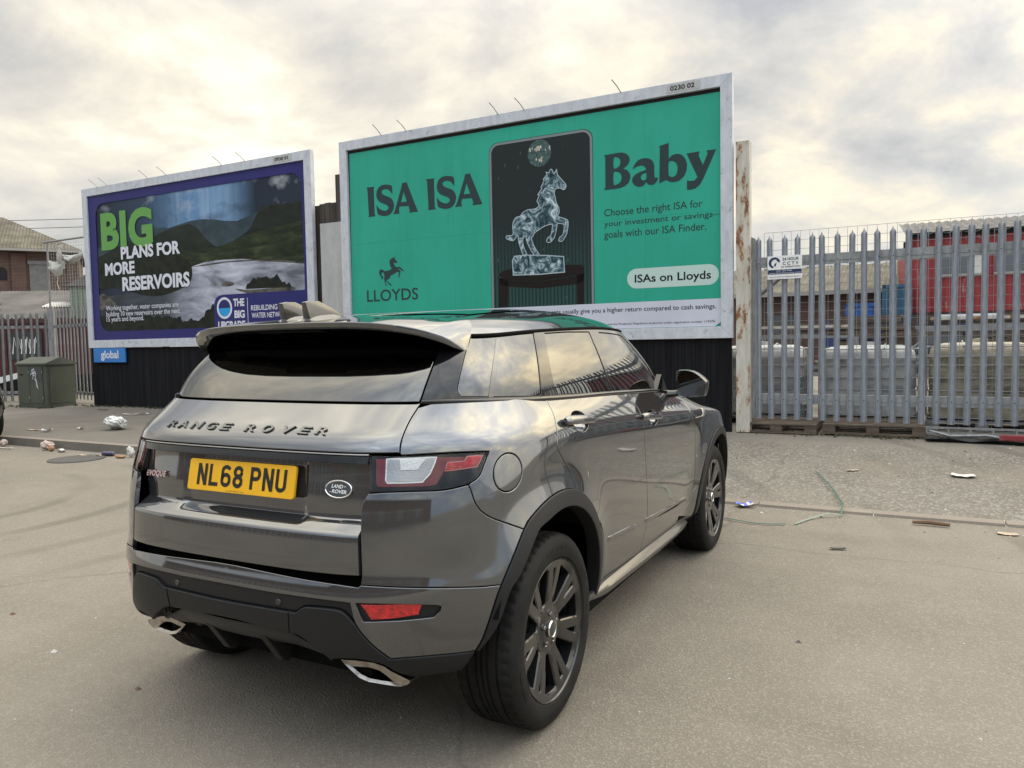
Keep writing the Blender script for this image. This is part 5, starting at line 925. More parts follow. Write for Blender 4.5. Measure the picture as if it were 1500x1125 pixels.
for y0,ln in ((.085,.0),(-.035,.0)):
    mb=MB(); base=rz(.02,0)
    s=[(-.335,.004),(-.350,.070),(-.325,.074),(-.275,.071),(-.20,.038),(-.155,.010),(-.145,.0)]
    zb=lambda x:1.549+ (x+.44)*.085
    V=[];n=len(s)
    for w_ in (-1,1):
        for x,h in s: V.append((x,y0+w_*(.019-.010*h/.09)*(1 if x<-.14 else .6),zb(x)+h))
    F=[tuple(range(n)),tuple(range(2*n-1,n-1,-1))]+[(i,i+n,(i+1)%n+n,(i+1)%n) for i in range(n)]; mb.add(V,F)
    V=[];n=14      # flared foot
    for r_,h in ((1.,.0),(.86,.008),(.6,.015)):
        for k in range(n): a=2*math.pi*k/n; V.append((-.245+.115*r_*math.cos(a),y0+.036*r_*math.sin(a),zb(-.245+.115*r_*math.cos(a))+h))
    mb.add(V,[(r_*n+k,r_*n+(k+1)%n,(r_+1)*n+(k+1)%n,(r_+1)*n+k) for r_ in range(2) for k in range(n)]+[tuple(2*n+k for k in range(n))])
    mb.build('aerial_fin','gloss_grey',car,smooth=40,bevel=.0035)
# --- mirrors
for s in (-1,1):
    mb=MB(); prof=[(-.915,1.206),(-.921,1.272),(-.955,1.281),(-1.004,1.277),(-1.045,1.256),(-1.080,1.226),(-1.092,1.204),(-1.080,1.142),(-1.065,1.131),(-.98,1.124),(-.932,1.130)]
    P=crsp([(y,z) for y,z in prof],3); c=P.mean(0); n=len(P); V=[]
    for x,k in ((1.735,.90),(1.715,.965),(1.722,1.0),(1.76,1.02),(1.80,.97),(1.835,.80),(1.85,.5),(1.855,.15)):
        V+=[(x+.03*(abs(y)-1)*(-1),-s*-1*(y) if False else (y if s<0 else -y),z) for y,z in c+(P-c)*k]
    F=[(j*n+i,j*n+(i+1)%n,(j+1)*n+(i+1)%n,(j+1)*n+i) for j in range(7) for i in range(n)]+[tuple(7*n+i for i in range(n))]
    mb.add(V,F); yb=-s
    mb.prism([(1.50,1.165),(1.72,1.150),(1.70,1.175),(1.60,1.262)],s*.838,s*.868)
    T=[(1.765,s*.945,1.150),(1.745,s*.89,1.142),(1.73,s*.80,1.138)]; mb.tube(T,.036,10,sq=.6,rs=[.03,.036,.05])
    mr=mb.build('door_mirror','gloss_black',car,smooth=45)
    mb=MB(); mb.add([(1.728+.03*(abs(y)-1)*(-1),(y if s<0 else -y),z) for y,z in c+(P-c)*.93],[tuple(range(n))]); mb.build('mirror_glass','mirror_glass',mr,smooth=0)
# --- bonnet and front end
us=np.linspace(13.2,19.9,50); tt=np.linspace(-1,1,25); V=[]
for u in us:
    e=ev(SL,np.array([[u,12.0]]))[0][0]
    for t in tt: V.append((e[0]+.10*(1-t*t)*min(1,(19.9-u)/3),e[1]*t,e[2]-.004+.075*(1-abs(t)**2.2)*min(1,(20.1-u)/2)))
F=[(i*25+j,i*25+j+1,(i+1)*25+j+1,(i+1)*25+j) for i in range(49) for j in range(24)]
mb=MB(); mb.add(V,F); mb.build('bonnet','car_paint',car,smooth=60)
fb=[(16.32,.3),(16.32,7.9)]+[(u,7.9) for u in np.linspace(16.6,20,9)]+[(20,.3)]+[(u,.3) for u in np.linspace(19.7,16.6,8)]
fparts=[]; [panel('',SL,fb,None,None,mir=m_,mb=fparts) for m_ in (False,True)]; pmesh('front_bumper',fparts,'car_paint',car)
gp=[]; [panel('',SL,[(18.3,8.1)]+[(u,8.1) for u in (18.8,19.4)]+[(20,8.1),(20,10.4)]+[(u,10.4) for u in (19.4,18.8)]+[(18.3,10.4)],None,None,mir=m_,mb=gp,off=-.01) for m_ in (False,True)]; pmesh('grille',gp,'gloss_black',car)
for mir in (False,True): panel('headlamp',SL,[(16.35,8.1),(17.2,8.1),(18.25,8.1),(18.25,10.3),(17.2,10.4),(16.35,10.3)],'lens_clear',car,mir=mir,off=-.002)
# --- cabin
mb=MB(); mb.box(.2,1.9,-.70,.70,.45,.52); mb.box(1.65,1.95,-.70,.70,.8,1.08); mb.box(-.35,.0,-.62,.62,.5,1.02); cab=mb.build('cabin_floor','inner_black',car,bevel=.03)
for y in (-.38,.38):
    mb=MB(); 
    for (cx_,cz,rx,rzz,ry,til) in ((1.02,.86,.10,.34,.25,-.22),(1.25,.60,.27,.09,.25,.1),(.925,1.285,.055,.10,.13,-.2)):
        pts=[];n=16;mm=9
        for i in range(mm+1):
            a=-math.pi/2+math.pi*i/mm
            for k in range(n):
                b_=2*math.pi*k/n; f=lambda v_,p_:math.copysign(abs(v_)**p_,v_)
                x=rx*f(math.cos(a),.6)*f(math.cos(b_),.7); yy=ry*f(math.cos(a),.6)*f(math.sin(b_),.7); z=rzz*f(math.sin(a),.8)
                pts.append((cx_+x*math.cos(til)+z*math.sin(til),y+yy,cz-x*math.sin(til)+z*math.cos(til)))
        mb.add(pts,[(i*n+k,i*n+(k+1)%n,(i+1)*n+(k+1)%n,(i+1)*n+k) for i in range(mm) for k in range(n)])
    mb.build('seat','cloth_seat',car,smooth=60)
mb=MB(); mb.tube([(1.50+.06*math.cos(a),-.38+.18*math.sin(a),.98+.17*math.cos(a)) for a in np.linspace(0,2*math.pi,25)],.016,8,cap=False); mb.build('steering_wheel','inner_black',car)
# --- wheels
def make_wheel():
    n=216; pr=[(.262,-.014),(.274,.000),(.292,.0055),(.312,.0065),(.332,.002),(.347,-.006),(.3560,-.0145),(.3605,-.022),(.3630,-.032),(.3638,-.048)]
    g=[-.062,-.100,-.1225,-.145,-.183]; tr=[]
    for y in g: tr+=[(.3640,y+.0055),(.3570,y+.004),(.3570,y-.004),(.3640,y-.0055)]
    pr+=tr+[(.3638,-.197),(.3630,-.213),(.3605,-.223),(.354,-.232),(.335,-.243),(.30,-.249),(.262,-.23)]
    V=[];L=len(pr)
    for k in range(n):
        a=2*math.pi*k/n; c,s=math.cos(a),math.sin(a)
        for i,(r,y) in enumerate(pr):
            rr=r
            if i in (7,8,9) or i in (L-7,L-6,L-5):
                if k%4==0: rr-=.0055
            elif 10<=i<L-7 and (i-10)%4==3 or (10<i<L-7 and (i-10)%4==0):
                if (k+i//4)%5==0: rr-=.0028
            V.append((rr*c,y,rr*s))
    F=[(k*L+i,((k+1)%n)*L+i,((k+1)%n)*L+i+1,k*L+i+1) for k in range(n) for i in range(L-1)]
    tm=MB(); tm.add(V,F)
    # raised sidewall marking: short blocks round the wall
    for a0,cnt in ((60,16),(150,9),(250,13),(330,8)):
        for j in range(cnt):
            a=R(a0+j*3.1); w_=R(1.05)
            if (j*7+a0)%5==3: continue
            q=[(r_*math.cos(t),y_,r_*math.sin(t)) for r_,y_,t in ((.304,.0073,a-w_),(.304,.0073,a+w_),(.320,.0063,a+w_),(.320,.0063,a-w_),(.3075,.0081,a-w_*.6),(.3075,.0081,a+w_*.6),(.3165,.0076,a+w_*.6),(.3165,.0076,a-w_*.6))]
            tm.add(q,[(0,1,5,4),(1,2,6,5),(2,3,7,6),(3,0,4,7),(4,5,6,7)])
    # alloy: one face with seven split spokes
    holes=[]
    hw=lambda r:np.interp(r,[.085,.12,.25],[.027,.031,.054])
    for k in range(7):
        a=R(-6+51.43*k); pit=R(51.43)
        L_=[];Rr=[]
        for r in (.100,.130,.17,.21,.236):
            d=math.asin(min(.99,hw(r)/r)); L_.append((r,a+d)); Rr.append((r,a+pit-d))
        rim=[(.243,a+math.asin(hw(.243)/.243)+.10+ (pit-2*math.asin(hw(.243)/.243)-.20)*t) for t in (0,.25,.5,.75,1)]
        pol=L_+rim+Rr[::-1]; holes.append(crsp([(r*math.cos(t),r*math.sin(t)) for r,t in pol],2))
        sl=[(.148,.0015),(.172,.006),(.205,.0115),(.228,.015),(.233,.009),(.233,-.009),(.228,-.015),(.205,-.0115),(.172,-.006),(.148,-.0015)]
        holes.append(crsp([(r*math.cos(a)-w_*math.sin(a),r*math.sin(a)+w_*math.cos(a)) for r,w_ in sl],2))
    def fy(x,z):
        r=math.hypot(x,z); t=(math.degrees(math.atan2(z,x))+6)%51.43; t=min(t,51.43-t)
        return float(np.interp(r,[0,.05,.085,.12,.19,.245,.262],[-.028,-.026,-.036,-.032,-.022,-.016,-.008]))+.004*math.cos(R(min(90,t*4)))*(1 if .1<r<.25 else 0)
    al=MB(); out=[(.2615*math.cos(t),.2615*math.sin(t)) for t in np.linspace(0,2*math.pi,96,endpoint=False)]
    plate(al,out,holes,fy,.034,.005,(.016,.016))
    al.lathe([(.2615,-.010),(.266,-.003),(.2685,-.006),(.2685,-.016),(.258,-.022),(.246,-.05),(.238,-.10),(.245,-.2),(.262,-.225)],96)
    w=al.build('wheel','alloy',None,smooth=40)
    tm.build('tyre','rubber',w,smooth=32,fix=True)
    bk=MB(); bk.lathe([(.01,-.085),(.165,-.085),(.168,-.09),(.168,-.11),(.01,-.11)],48); bk.lathe([(.01,-.06),(.08,-.06),(.082,-.09)],32); bk.build('brake_disc','brake_steel',w,smooth=40)
    bk=MB(); bk.lathe([(.118,-.070),(.176,-.070),(.182,-.082),(.182,-.125),(.118,-.125)],14,a0=R(-38),a1=R(38)); bk.build('brake_caliper','dark_paint',w,smooth=30)
    bk=MB(); bk.lathe([(.01,-.125),(.235,-.125)],40); bk.build('wheel_back','inner_black',w,smooth=0)
    hb=MB(); hb.lathe([(.0005,-.012),(.022,-.013),(.030,-.016),(.0335,-.024),(.034,-.034)],36); hb.build('hub_cap','dark_paint',w,smooth=40)
    hb=MB(); hb.lathe([(.0285,-.0155),(.031,-.0135),(.0335,-.0185),(.031,-.021)],36); hb.build('hub_ring','chrome',w,smooth=60)
    for k in range(5):
        a=R(20+72*k); T=Matrix.Translation((.056*math.cos(a),0,.056*math.sin(a))); nb=MB(); nb.lathe([(.0005,-.020),(.007,-.020),(.0095,-.024),(.010,-.036)],6,T=T); nb.lathe([(.010,-.033),(.0155,-.0275),(.0165,-.036)],14,T=T); nb.build('wheel_nut','brake_steel',w,smooth=20)
    return w
w0=make_wheel()
for i,(x,s) in enumerate(((0,-1),(0,1),(2.66,-1),(2.66,1))):
    w=w0 if i==0 else copy_tree(w0)
    w.parent=car; w.location=(x,s*.925,.362); w.rotation_euler=(0,R((0,31,0,14)[i]) if s>0 else R((0,31,22,14)[i]),math.pi if s<0 else 0)
# ================================================================== site frame: s along the kerb (to the right), n away from the road
YA=.487; CE,SE=math.cos(YA),math.sin(YA)
def sw(s,n,z=0.): return Vector((s*CE+n*SE,-s*SE+n*CE,z))
def zk(s): return .02+.10*(1-float(np.clip((s+7)/3.5,0,1)))
def zg(s,n):
    if n<6.72: return 0.
    k=zk(s); return k+(.25-k)*float(np.clip((n-6.86)/3.24,0,1))
def thing(name,s,n,z,label,cat,group=None,rz=0.): return empty(name,sw(s,n,z),-YA+rz,label,cat,group)
def place(o,s,n,z,rz=0.):
    o.location=sw(s,n,z); o.rotation_euler=(0,0,-YA+rz); return o
# --- ground
mb=MB(); S0=(-200,-60,-30,-20,-14,-8,-4,0,4,10,40,200); N0=(-200,-60,-20,-6,0,3,5,6.72)
for i in range(len(S0)-1):
    for j in range(len(N0)-1): mb.add([(S0[i],N0[j],0),(S0[i+1],N0[j],0),(S0[i+1],N0[j+1],0),(S0[i],N0[j+1],0)],[(0,1,2,3)])
o=place(mb.build('road','road_tarmac',None,smooth=0,fix=False),0,0,0); o['kind']='structure'
def sheet(name,mat,s0,s1,n0,n1,ds=.5,dn=.25,dz=0.,fn=zg):
    ss=np.linspace(s0,s1,max(2,int((s1-s0)/ds)+1)); nn=np.linspace(n0,n1,max(2,int((n1-n0)/dn)+1)); w=len(ss); mb=MB()
    mb.add([(a,b,fn(a,b)+dz) for b in nn for a in ss],[(j*w+i,j*w+i+1,(j+1)*w+i+1,(j+1)*w+i) for j in range(len(nn)-1) for i in range(w-1)])
    o=place(mb.build(name,mat,None,smooth=30,fix=False),0,0,0); o['kind']='structure'; return o
sheet('pavement','pavement_tarmac',-60,-4.6,6.86,10.6); sheet('forecourt','chipped_tarmac',-4.6,30,6.86,9.45); sheet('concrete_apron','yard_concrete',-4.6,30,9.45,11.0,dz=-.006)
mb=MB(); mb.add([(a,b,.245) for a,b in ((-200,10.6),(-4.6,10.6),(-4.6,11.0),(200,11.0),(200,300),(-200,300))],[(0,1,2,3,4,5)]); o=place(mb.build('yard','yard_concrete',None,smooth=0,fix=False),0,0,0); o['kind']='structure'
mb=MB(); s=-60.
while s<30:
    e=s+.905; z0,z1=zk(s),zk(e-.006); g=.004
    V=[(s+g,6.72,0),(e-g,6.72,0),(e-g,6.862,0),(s+g,6.862,0),(s+g,6.728,z0),(e-g,6.728,z1),(e-g,6.862,z1+.002),(s+g,6.862,z0+.002)]
    mb.add(V,[(4,5,6,7),(1,2,6,5),(3,0,4,7)],0); mb.add(V,[(0,1,5,4)],1 if z0>.06 else 0); s=e
o=place(mb.build('kerb',['kerb_stone','kerb_face'],None,smooth=0,bevel=.006),0,0,0); o['kind']='structure'
# ================================================================== billboards
W_,H_=6.096,3.048
YP=.045
def L2(a): return [tuple(p) for p in a]
def board(s,n,z,fwd,label):
    b=thing('billboard',s,n,z,label,'billboard','roadside billboards')
    mb=MB(); f=fwd
    for pts in ([(-f,-f),(W_+f,-f),(W_,0),(0,0)],[(W_+f,-f),(W_+f,H_+f),(W_,H_),(W_,0)],[(W_+f,H_+f),(-f,H_+f),(0,H_),(W_,H_)],[(-f,H_+f),(-f,-f),(0,0),(0,H_)]): mb.prism(pts,0,.085)
    fr=mb.build('frame','board_frame',b,smooth=0,bevel=.006)
    mb=MB(); mb.box(-f+.03,W_+f-.03,.0865,.12,-f+.03,H_+f-.03); 
    for x in (.3,2.1,4.0,5.8): mb.box(x-.05,x+.05,.12,.22,-z+.2,H_); mb.box(x-.05,x+.05,.22,.9,1.2,1.3)
    mb.build('backing','old_timber',b,smooth=0)
    mb=MB(); x=-f+.02; 
    while x<W_+f-.03:
        e=min(x+.19,W_+f-.02); mb.box(x,e-.004,.05+.003*random.random(),.075,.25-z-.02,-f-.004); x=e
    mb.build('black_apron','black_boarding',b,smooth=0)
    return b,fr
bA,frA=board(-8.300,9.97,1.6137,.152,'large billboard with a green bank poster of a glass horse inside a phone')
bB,frB=board(-15.552,10.206,1.6574,.163,'billboard with a dark blue poster of a reservoir among hills')
def pegs(b,fr,xs,f,sd):
    r=random.Random(sd)
    for x in xs:
        mb=MB(); dx=-.06-.05*r.random(); mb.tube([(x,.02,H_+f-.03),(x+dx*.5,-.06,H_+f+.07),(x+dx,-.14,H_+f+.14)],.008,6); mb.build('peg','wire',b)
pegs(bA,frA,(.74,1.23,2.88,3.31,4.78),.152,3); pegs(bB,frB,(.4,.72,2.0,2.55,4.1,4.7),.163,5)
def idplate(b,x,z,s):
    mb=MB(); mb.box(x-.22,x+.22,-.004,-.0005,z-.055,z+.055); o=mb.build('panel_number','grey_sheet',b,smooth=0)
    mb=MB(); ptext(mb,-.0065,s,x-.17,x+.15,z-.03,.06,bold=.02); mb.build('panel_number_text','ink_black',o,smooth=0,fix=False)
idplate(bA,5.62,H_+.078,'0230 02'); idplate(bB,5.60,H_+.085,'0930 01')
# ---- green poster
mb=MB(); mb.add([(0,YP,0),(W_,YP,0),(W_,YP,H_-.05),(0.03,YP,H_-.05)],[(0,1,2,3)]); pA=mb.build('poster','poster_green',bA,smooth=0,fix=False)
mb=MB(); mb.add([(-.0,YP+.004,-.0),(W_,YP+.004,0),(W_,YP+.004,H_),(0,YP+.004,H_)],[(0,1,2,3)]); mb.build('poster_backing','void_black',bA,smooth=0,fix=False)
y=lambda k: YP-.0016*k
sharp=lambda P:[tuple(p) for p in P]
def smo(P,n=3): return [tuple(p) for p in crsp(P,n)]
mb=MB()
for dx in (0,ART['isa_dx']):
    for g in ART['isa']:
        cur=(len(g[0])>20)
        poly2(mb,y(1),[(a+dx,b) for a,b in (smo(g[0]) if cur else g[0])],[[(a+dx,b) for a,b in h] for h in g[1:]])
mb.build('headline','ink_dark',pA,smooth=0,fix=False); mb=MB()
for i,g in enumerate(ART['baby']): poly2(mb,y(1),g[0] if i in(3,) else smo(g[0],2) if i==1 else g[0],[smo(h) for h in g[1:]])
mb.build('second_headline','ink_dark',pA,smooth=0,fix=False)
mb=MB()
for s,a,b_,z,h in (('Choose the right ISA for',4.495,5.853,1.562,.096),('your investment or savings',4.492,5.986,1.421,.075),('goals with our ISA Finder.',4.490,5.904,1.262,.096)): ptext(mb,y(1),s,a,b_,z,h,bold=.004)
mb.build('body_text','ink_dark',pA,smooth=0,fix=False)
mb=MB(); poly2(mb,y(1),rrect(4.818,6.065,.545,.815,.134,10)); pl=mb.build('pill','pill_pale',pA,smooth=0,fix=False)
mb=MB(); ptext(mb,y(2),'ISAs on Lloyds',4.926,5.962,.626,.107,bold=.016); mb.build('pill_text','ink_black',pl,smooth=0,fix=False) if False else mb.build('pill_text','ink_black',pA,smooth=0,fix=False)
bpy.data.objects.remove(pl); mb=MB(); poly2(mb,y(1),rrect(4.818,6.065,.545,.815,.134,10)); mb.build('pill','pill_pale',pA,smooth=0,fix=False)
mb=MB(); poly2(mb,y(1),smo(ART['logo'],2)); mb.build('horse_emblem','ink_dark',pA,smooth=0,fix=False)
mb=MB(); ptext(mb,y(1),'LLOYDS',.318,1.338,.552,.185,bold=.012,space=1.02); mb.build('bank_name','ink_dark',pA,smooth=0,fix=False)
mb=MB(); poly2(mb,y(1),rrect(2.676,4.335,.20,2.800,.15,8)); ph=mb.build('phone_picture','phone_scene',pA,smooth=0,fix=False)
mb=MB()
for k,w_ in ((0,.05),): 
    vs,fs=ribbon(rrect(2.70,4.311,.224,2.776,.135,8)+[rrect(2.70,4.311,.224,2.776,.135,8)[0]],.035); mb.add([(p.x,y(2),p.y) for p in vs],fs)
mb.build('phone_edge','phone_edge',pA,smooth=0,fix=False)
mb=MB(); poly2(mb,y(2),ART['apron']); poly2(mb,y(2),ART['tlegL']); poly2(mb,y(2),ART['tlegR']); poly2(mb,y(3),ART['table']); mb.build('table_picture','table_print',pA,smooth=0,fix=False)
mb=MB(); poly2(mb,y(4),smo(ART['horse'],2)); poly2(mb,y(4),ART['ice']); mb.build('glass_horse_picture','crystal_print',pA,smooth=0,fix=False)
mb=MB(); hp=smo(ART['horse'],2); vs,fs=ribbon(hp+[hp[0]],.011); mb.add([(p.x,y(5),p.y) for p in vs],fs)
ic=[tuple(p) for p in ART['ice']]; vs,fs=ribbon(ic+[ic[0]],.014); mb.add([(p.x,y(5),p.y) for p in vs],fs); mb.build('glass_highlights','crystal_line',pA,smooth=0,fix=False)
(bx,bz),br=ART['ball']; mb=MB(); poly2(mb,y(2),[(bx+br*math.cos(a),bz+br*1.02*math.sin(a)) for a in np.linspace(0,2*math.pi,36,endpoint=False)]); mb.build('mirror_ball_picture','ball_print',pA,smooth=0,fix=False)
mb=MB(); r_=random.Random(2)
for _ in range(26):
    a=r_.gauss(0,.07); c=.02+.05*r_.random(); q=.012+.014*r_.random(); 
    if r_.random()<.3: c=-.08-.06*r_.random(); a*=.4
    mb.add([(bx+a,y(3),bz+c),(bx+a+q,y(3),bz+c),(bx+a+q,y(3),bz+c+q*1.6),(bx+a,y(3),bz+c+q*1.6)],[(0,1,2,3)])
mb.build('ball_sparkle','ball_spark',pA,smooth=0,fix=False)
mb=MB(); mb.add([(0,y(6),0.006),(W_-.08,y(6),.006),(W_,y(6),.06),(W_,y(6),.365),(0,y(6),.352)],[(0,1,2,3,4)]); mb.build('terms_strip','poster_white',pA,smooth=0,fix=False)
mb=MB(); ptext(mb,y(7),'Over a period of 5 years or more, investments usually give you a higher return compared to cash savings.',2.05,6.03,.236,.062,bold=.006)
ptext(mb,y(7),'Lloyds Bank plc. Authorised by the Prudential Regulation Authority and regulated by the Financial Conduct Authority and the Prudential Regulation Authority under registration number 119278.',2.2,6.02,.056,.028); mb.build('terms_text','ink_black',pA,smooth=0,fix=False)
mb=MB()
for zz,x0,x1 in ((1.445,5.98,6.096),): mb.box(x0,x1,y(1),y(0),zz,zz+.006)
mb.build('paper_join','ink_green_line',pA,smooth=0)
# ---- blue poster
mb=MB(); mb.add([(0,YP,0),(W_,YP,0),(W_,YP,H_),(0,YP,H_)],[(0,1,2,3)]); pB=mb.build('poster','poster_blue',bB,smooth=0,fix=False)
mb=MB()
for q in ([(0.02,0),(.075,0),(.06,H_),(0,H_)],): mb.add([(a,y(-.5) if False else YP-.0008,b) for a,b in q],[(0,1,2,3)])
mb.build('poster_edge','void_black',bB,smooth=0,fix=False)
X0,X1,Z0,Z1=.235,6.015,.18,2.865
mb=MB(); mb.add([(X0,y(1),Z0),(X1,y(1),Z0),(X1,y(1),Z1),(X0,y(1),Z1)],[(0,1,2,3)]); mb.build('sky_picture','print_sky',pB,smooth=0,fix=False)
sh=L2(ART['sky_h']); 
mb=MB(); far=[(X0,1.95)]+[(X0+.7,2.02),(X0+1.3,1.95)]+[p for p in sh if X0+1.4<p[0]<X1]+[(X1,sh[-1][1])]; poly2(mb,y(2),far+[(X1,1.2),(X0,1.2)]); mb.build('far_hills','print_far_hill',pB,smooth=0,fix=False)
hl=[p for p in L2(ART['hillL']) if p[0]>X0+.1]; hr=L2(ART['hillR'])
mb=MB(); poly2(mb,y(3),[(X0,1.75)]+hl+[(hl[-1][0],1.35),(X0,1.3)]); mb.build('left_hill','print_hill',pB,smooth=0,fix=False)
mb=MB(); poly2(mb,y(3),[(min(a,X1),b) for a,b in hr]+[(3.6,1.4),(X1,1.35)]); mb.build('right_hill','print_hill_right',pB,smooth=0,fix=False)
mb=MB(); poly2(mb,y(4),[(2.6,1.72),(3.0,1.70),(3.5,1.69),(4.0,1.73),(4.5,1.84),(5.0,1.93),(5.5,1.97),(X1,2.02),(X1,1.22),(2.4,1.25)]); mb.build('green_slope','print_slope',pB,smooth=0,fix=False)
mb=MB(); shp=[p for p in L2(ART['shore']) if p[0]<X1]; poly2(mb,y(5),[(X0,Z0),(X1,Z0),(X1,1.26)]+shp[::-1]+[(2.9,1.30),(2.2,1.05),(1.2,.95),(X0,.90)]); mb.build('water_picture','print_water',pB,smooth=0,fix=False)
mb=MB(); poly2(mb,y(5.5),[(3.1,1.375),(3.5,1.405),(4.1,1.425),(4.8,1.41),(5.5,1.35),(X1,1.285),(X1,1.255),(5.4,1.325),(4.8,1.385),(4.1,1.40),(3.5,1.375)]); mb.build('shore_line','print_bank',pB,smooth=0,fix=False)
mb=MB(); poly2(mb,y(6),smo([(X0,1.75),(1.2,1.68),(2.2,1.70),(2.75,1.62),(3.02,1.50),(3.12,1.36),(3.10,1.15),(2.9,1.0),(2.2,.86),(1.6,.90),(1.0,1.06),(X0+.3,1.1),(X0,1.12)],3)); mb.build('wooded_headland','print_wood',pB,smooth=0,fix=False)
r_=random.Random(4); top=[(X0,.60)]; x=X0
def treeline(x0,x1,h0,h1,sd):
    r_=random.Random(sd); o=[];x=x0
    while x<x1: t=(x-x0)/(x1-x0); o.append((x,h0+(h1-h0)*t+r_.uniform(-.025,.03)+.02*math.sin(x*19))); x+=r_.uniform(.02,.05)
    return o
mb=MB(); poly2(mb,y(7),[(X0,Z0)]+treeline(X0,2.75,.52,.42,1)+treeline(2.76,3.45,.33,.36,2)+treeline(3.46,3.70,.50,.62,5)+[(3.72,Z0)]); mb.build('foreground_trees','print_wood',pB,smooth=0,fix=False)
mb=MB(); poly2(mb,y(7),smo([(X0,.95),(.40,.97),(.62,.86),(.78,.74),(.60,.70),(.38,.66),(X0,.62)],2)); poly2(mb,y(7),smo([(4.28,.90),(4.6,.86),(5.1,.86),(5.75,.86),(5.70,.79),(5.2,.77),(4.62,.79)],2)); poly2(mb,y(7),smo([(3.90,.99),(4.02,1.035),(4.18,1.03),(4.27,.99),(4.15,.955),(3.98,.955)],2)); mb.build('banks','print_bank',pB,smooth=0,fix=False)
isl=[p for p in L2(ART['island'])[1:-2]]; mb=MB(); poly2(mb,y(8),[(4.56,.88)]+treeline(4.57,4.75,.95,1.05,7)+treeline(4.76,5.40,1.08,1.07,8)+treeline(5.41,5.68,1.02,.90,9)+[(5.70,.86)]); mb.build('island_trees','print_wood',pB,smooth=0,fix=False)
mb=MB(); poly2(mb,y(9),[(.0,.0),(W_,0),(W_,H_),(0.0,H_)],[rrect(X0,X1,Z0,Z1,.27,8)[::-1]]); poly2(mb,y(9.4),[(W_,.02)]+[(W_,.795)]+[(3.96,.80),(3.84,.785),(3.76,.74),(3.715,.66),(3.70,.56),(3.70,.02)][::1]); mb.build('poster_border','poster_blue',pB,smooth=0,fix=False)
B_=.055
mb=MB(); V,F=fit_text('BIG',.392,2.03,1.880,.775,bold=.045,space=1.06); mb.add([(x,y(10),z) for x,z,_ in V],F); mb.build('green_headline','print_green',pB,smooth=0,fix=False)
mb=MB()
for s,a,b_,z,h in (('PLANS FOR',1.012,2.817,1.657,.255),('MORE',.475,1.430,1.352,.255),('RESERVOIRS',1.015,3.055,1.005,.285)): ptext(mb,y(11),s,a,b_,z,h,bold=.04,space=1.0)
mb.build('white_headline','print_white',pB,smooth=0,fix=False)
mb=MB()
for s,a,b_,z,h in (('Working together, water companies are',.443,2.704,.622,.10),('building 10 new reservoirs over the next',.448,2.74,.495,.10),('15 years and beyond.',.449,1.65,.387,.10)): ptext(mb,y(11),s,a,b_,z,h,bold=.009)
for s,a,b_,z,h in (('THE',4.223,4.512,.566,.145),('BIG',4.243,4.514,.347,.145),('UPGRADE',3.799,4.518,.150,.145)): ptext(mb,y(11),s,a,b_,z,h,bold=.04,space=.95)
for s,a,b_,z,h in (('REBUILDING THE',4.681,5.60,.474,.095),("NATION'S",4.69,5.2,.20,.0001),('WATER NETWORK',4.692,5.60,.335,.095)): 
    if h>.01: ptext(mb,y(11),s,a,b_,z,h,bold=.015)
mb.box(4.588,4.600,y(11),y(10.5),.22,.715); mb.build('small_text','print_white',pB,smooth=0,fix=False)
cx_,cz_=3.985,.545; C_=lambda r,a0=0,a1=360,n=48:[(cx_+r*math.cos(R(a)),cz_+r*math.sin(R(a))) for a in np.linspace(a0,a1,n,endpoint=(a1-a0)<359)]
mb=MB(); poly2(mb,y(11),C_(.205),[C_(.160)[::-1]]); mb.build('ring_emblem','print_white',pB,smooth=0,fix=False)
mb=MB(); poly2(mb,y(11),C_(.160,180,360,24)); mb.build('ring_water','ring_blue',pB,smooth=0,fix=False)
sg=thing('company_sign',-15.55,10.20,1.185,'small bright blue sign with white lettering under the reservoir billboard','sign')
mb=MB(); mb.box(0,1.05,.0,.03,0,.30); mb.build('sign_board','sign_blue',sg,smooth=0,bevel=.004)
mb=MB(); ptext(mb,-.002,'global',.25,.83,.085,.165,bold=.025); mb.build('sign_lettering','print_white',sg,smooth=0,fix=False)
# ================================================================== between the boards
def plankset(name,s,n,z,xs,tops,mat,label,cat,th=.04,bot=0.):
    t=thing(name,s,n,z,label,cat); 
    for (x0,x1),h in zip(xs,tops):
        mb=MB(); mb.box(x0,x1,0,th,bot,h); mb.build('plank',mat,t,smooth=0,bevel=.006)
    return t
plankset('timber_hoarding',-9.36,10.36,.25,((0,.10),(.105,.22),(.225,.35),(.355,.47)),(3.67,3.69,3.70,3.69),'old_timber','dark weathered timber boards standing in the gap between the billboards','hoarding')
mb=MB(); mb.box(-.06,.06,-.06,.06,0,4.15); tagp(place(mb.build('timber_post','old_timber',None,smooth=0,bevel=.01),-8.79,10.38,.25),'tall dark timber post rising behind the green billboard frame','post')
mb=MB(); mb.box(0,.46,0,.02,0,3.33); mb.box(.0,.46,-.004,0,1.12,1.135); tagp(place(mb.build('grey_panel','grey_sheet',None,smooth=0),-9.175,10.27,.25),'pale grey sheet panel filling the gap between the billboards','panel')
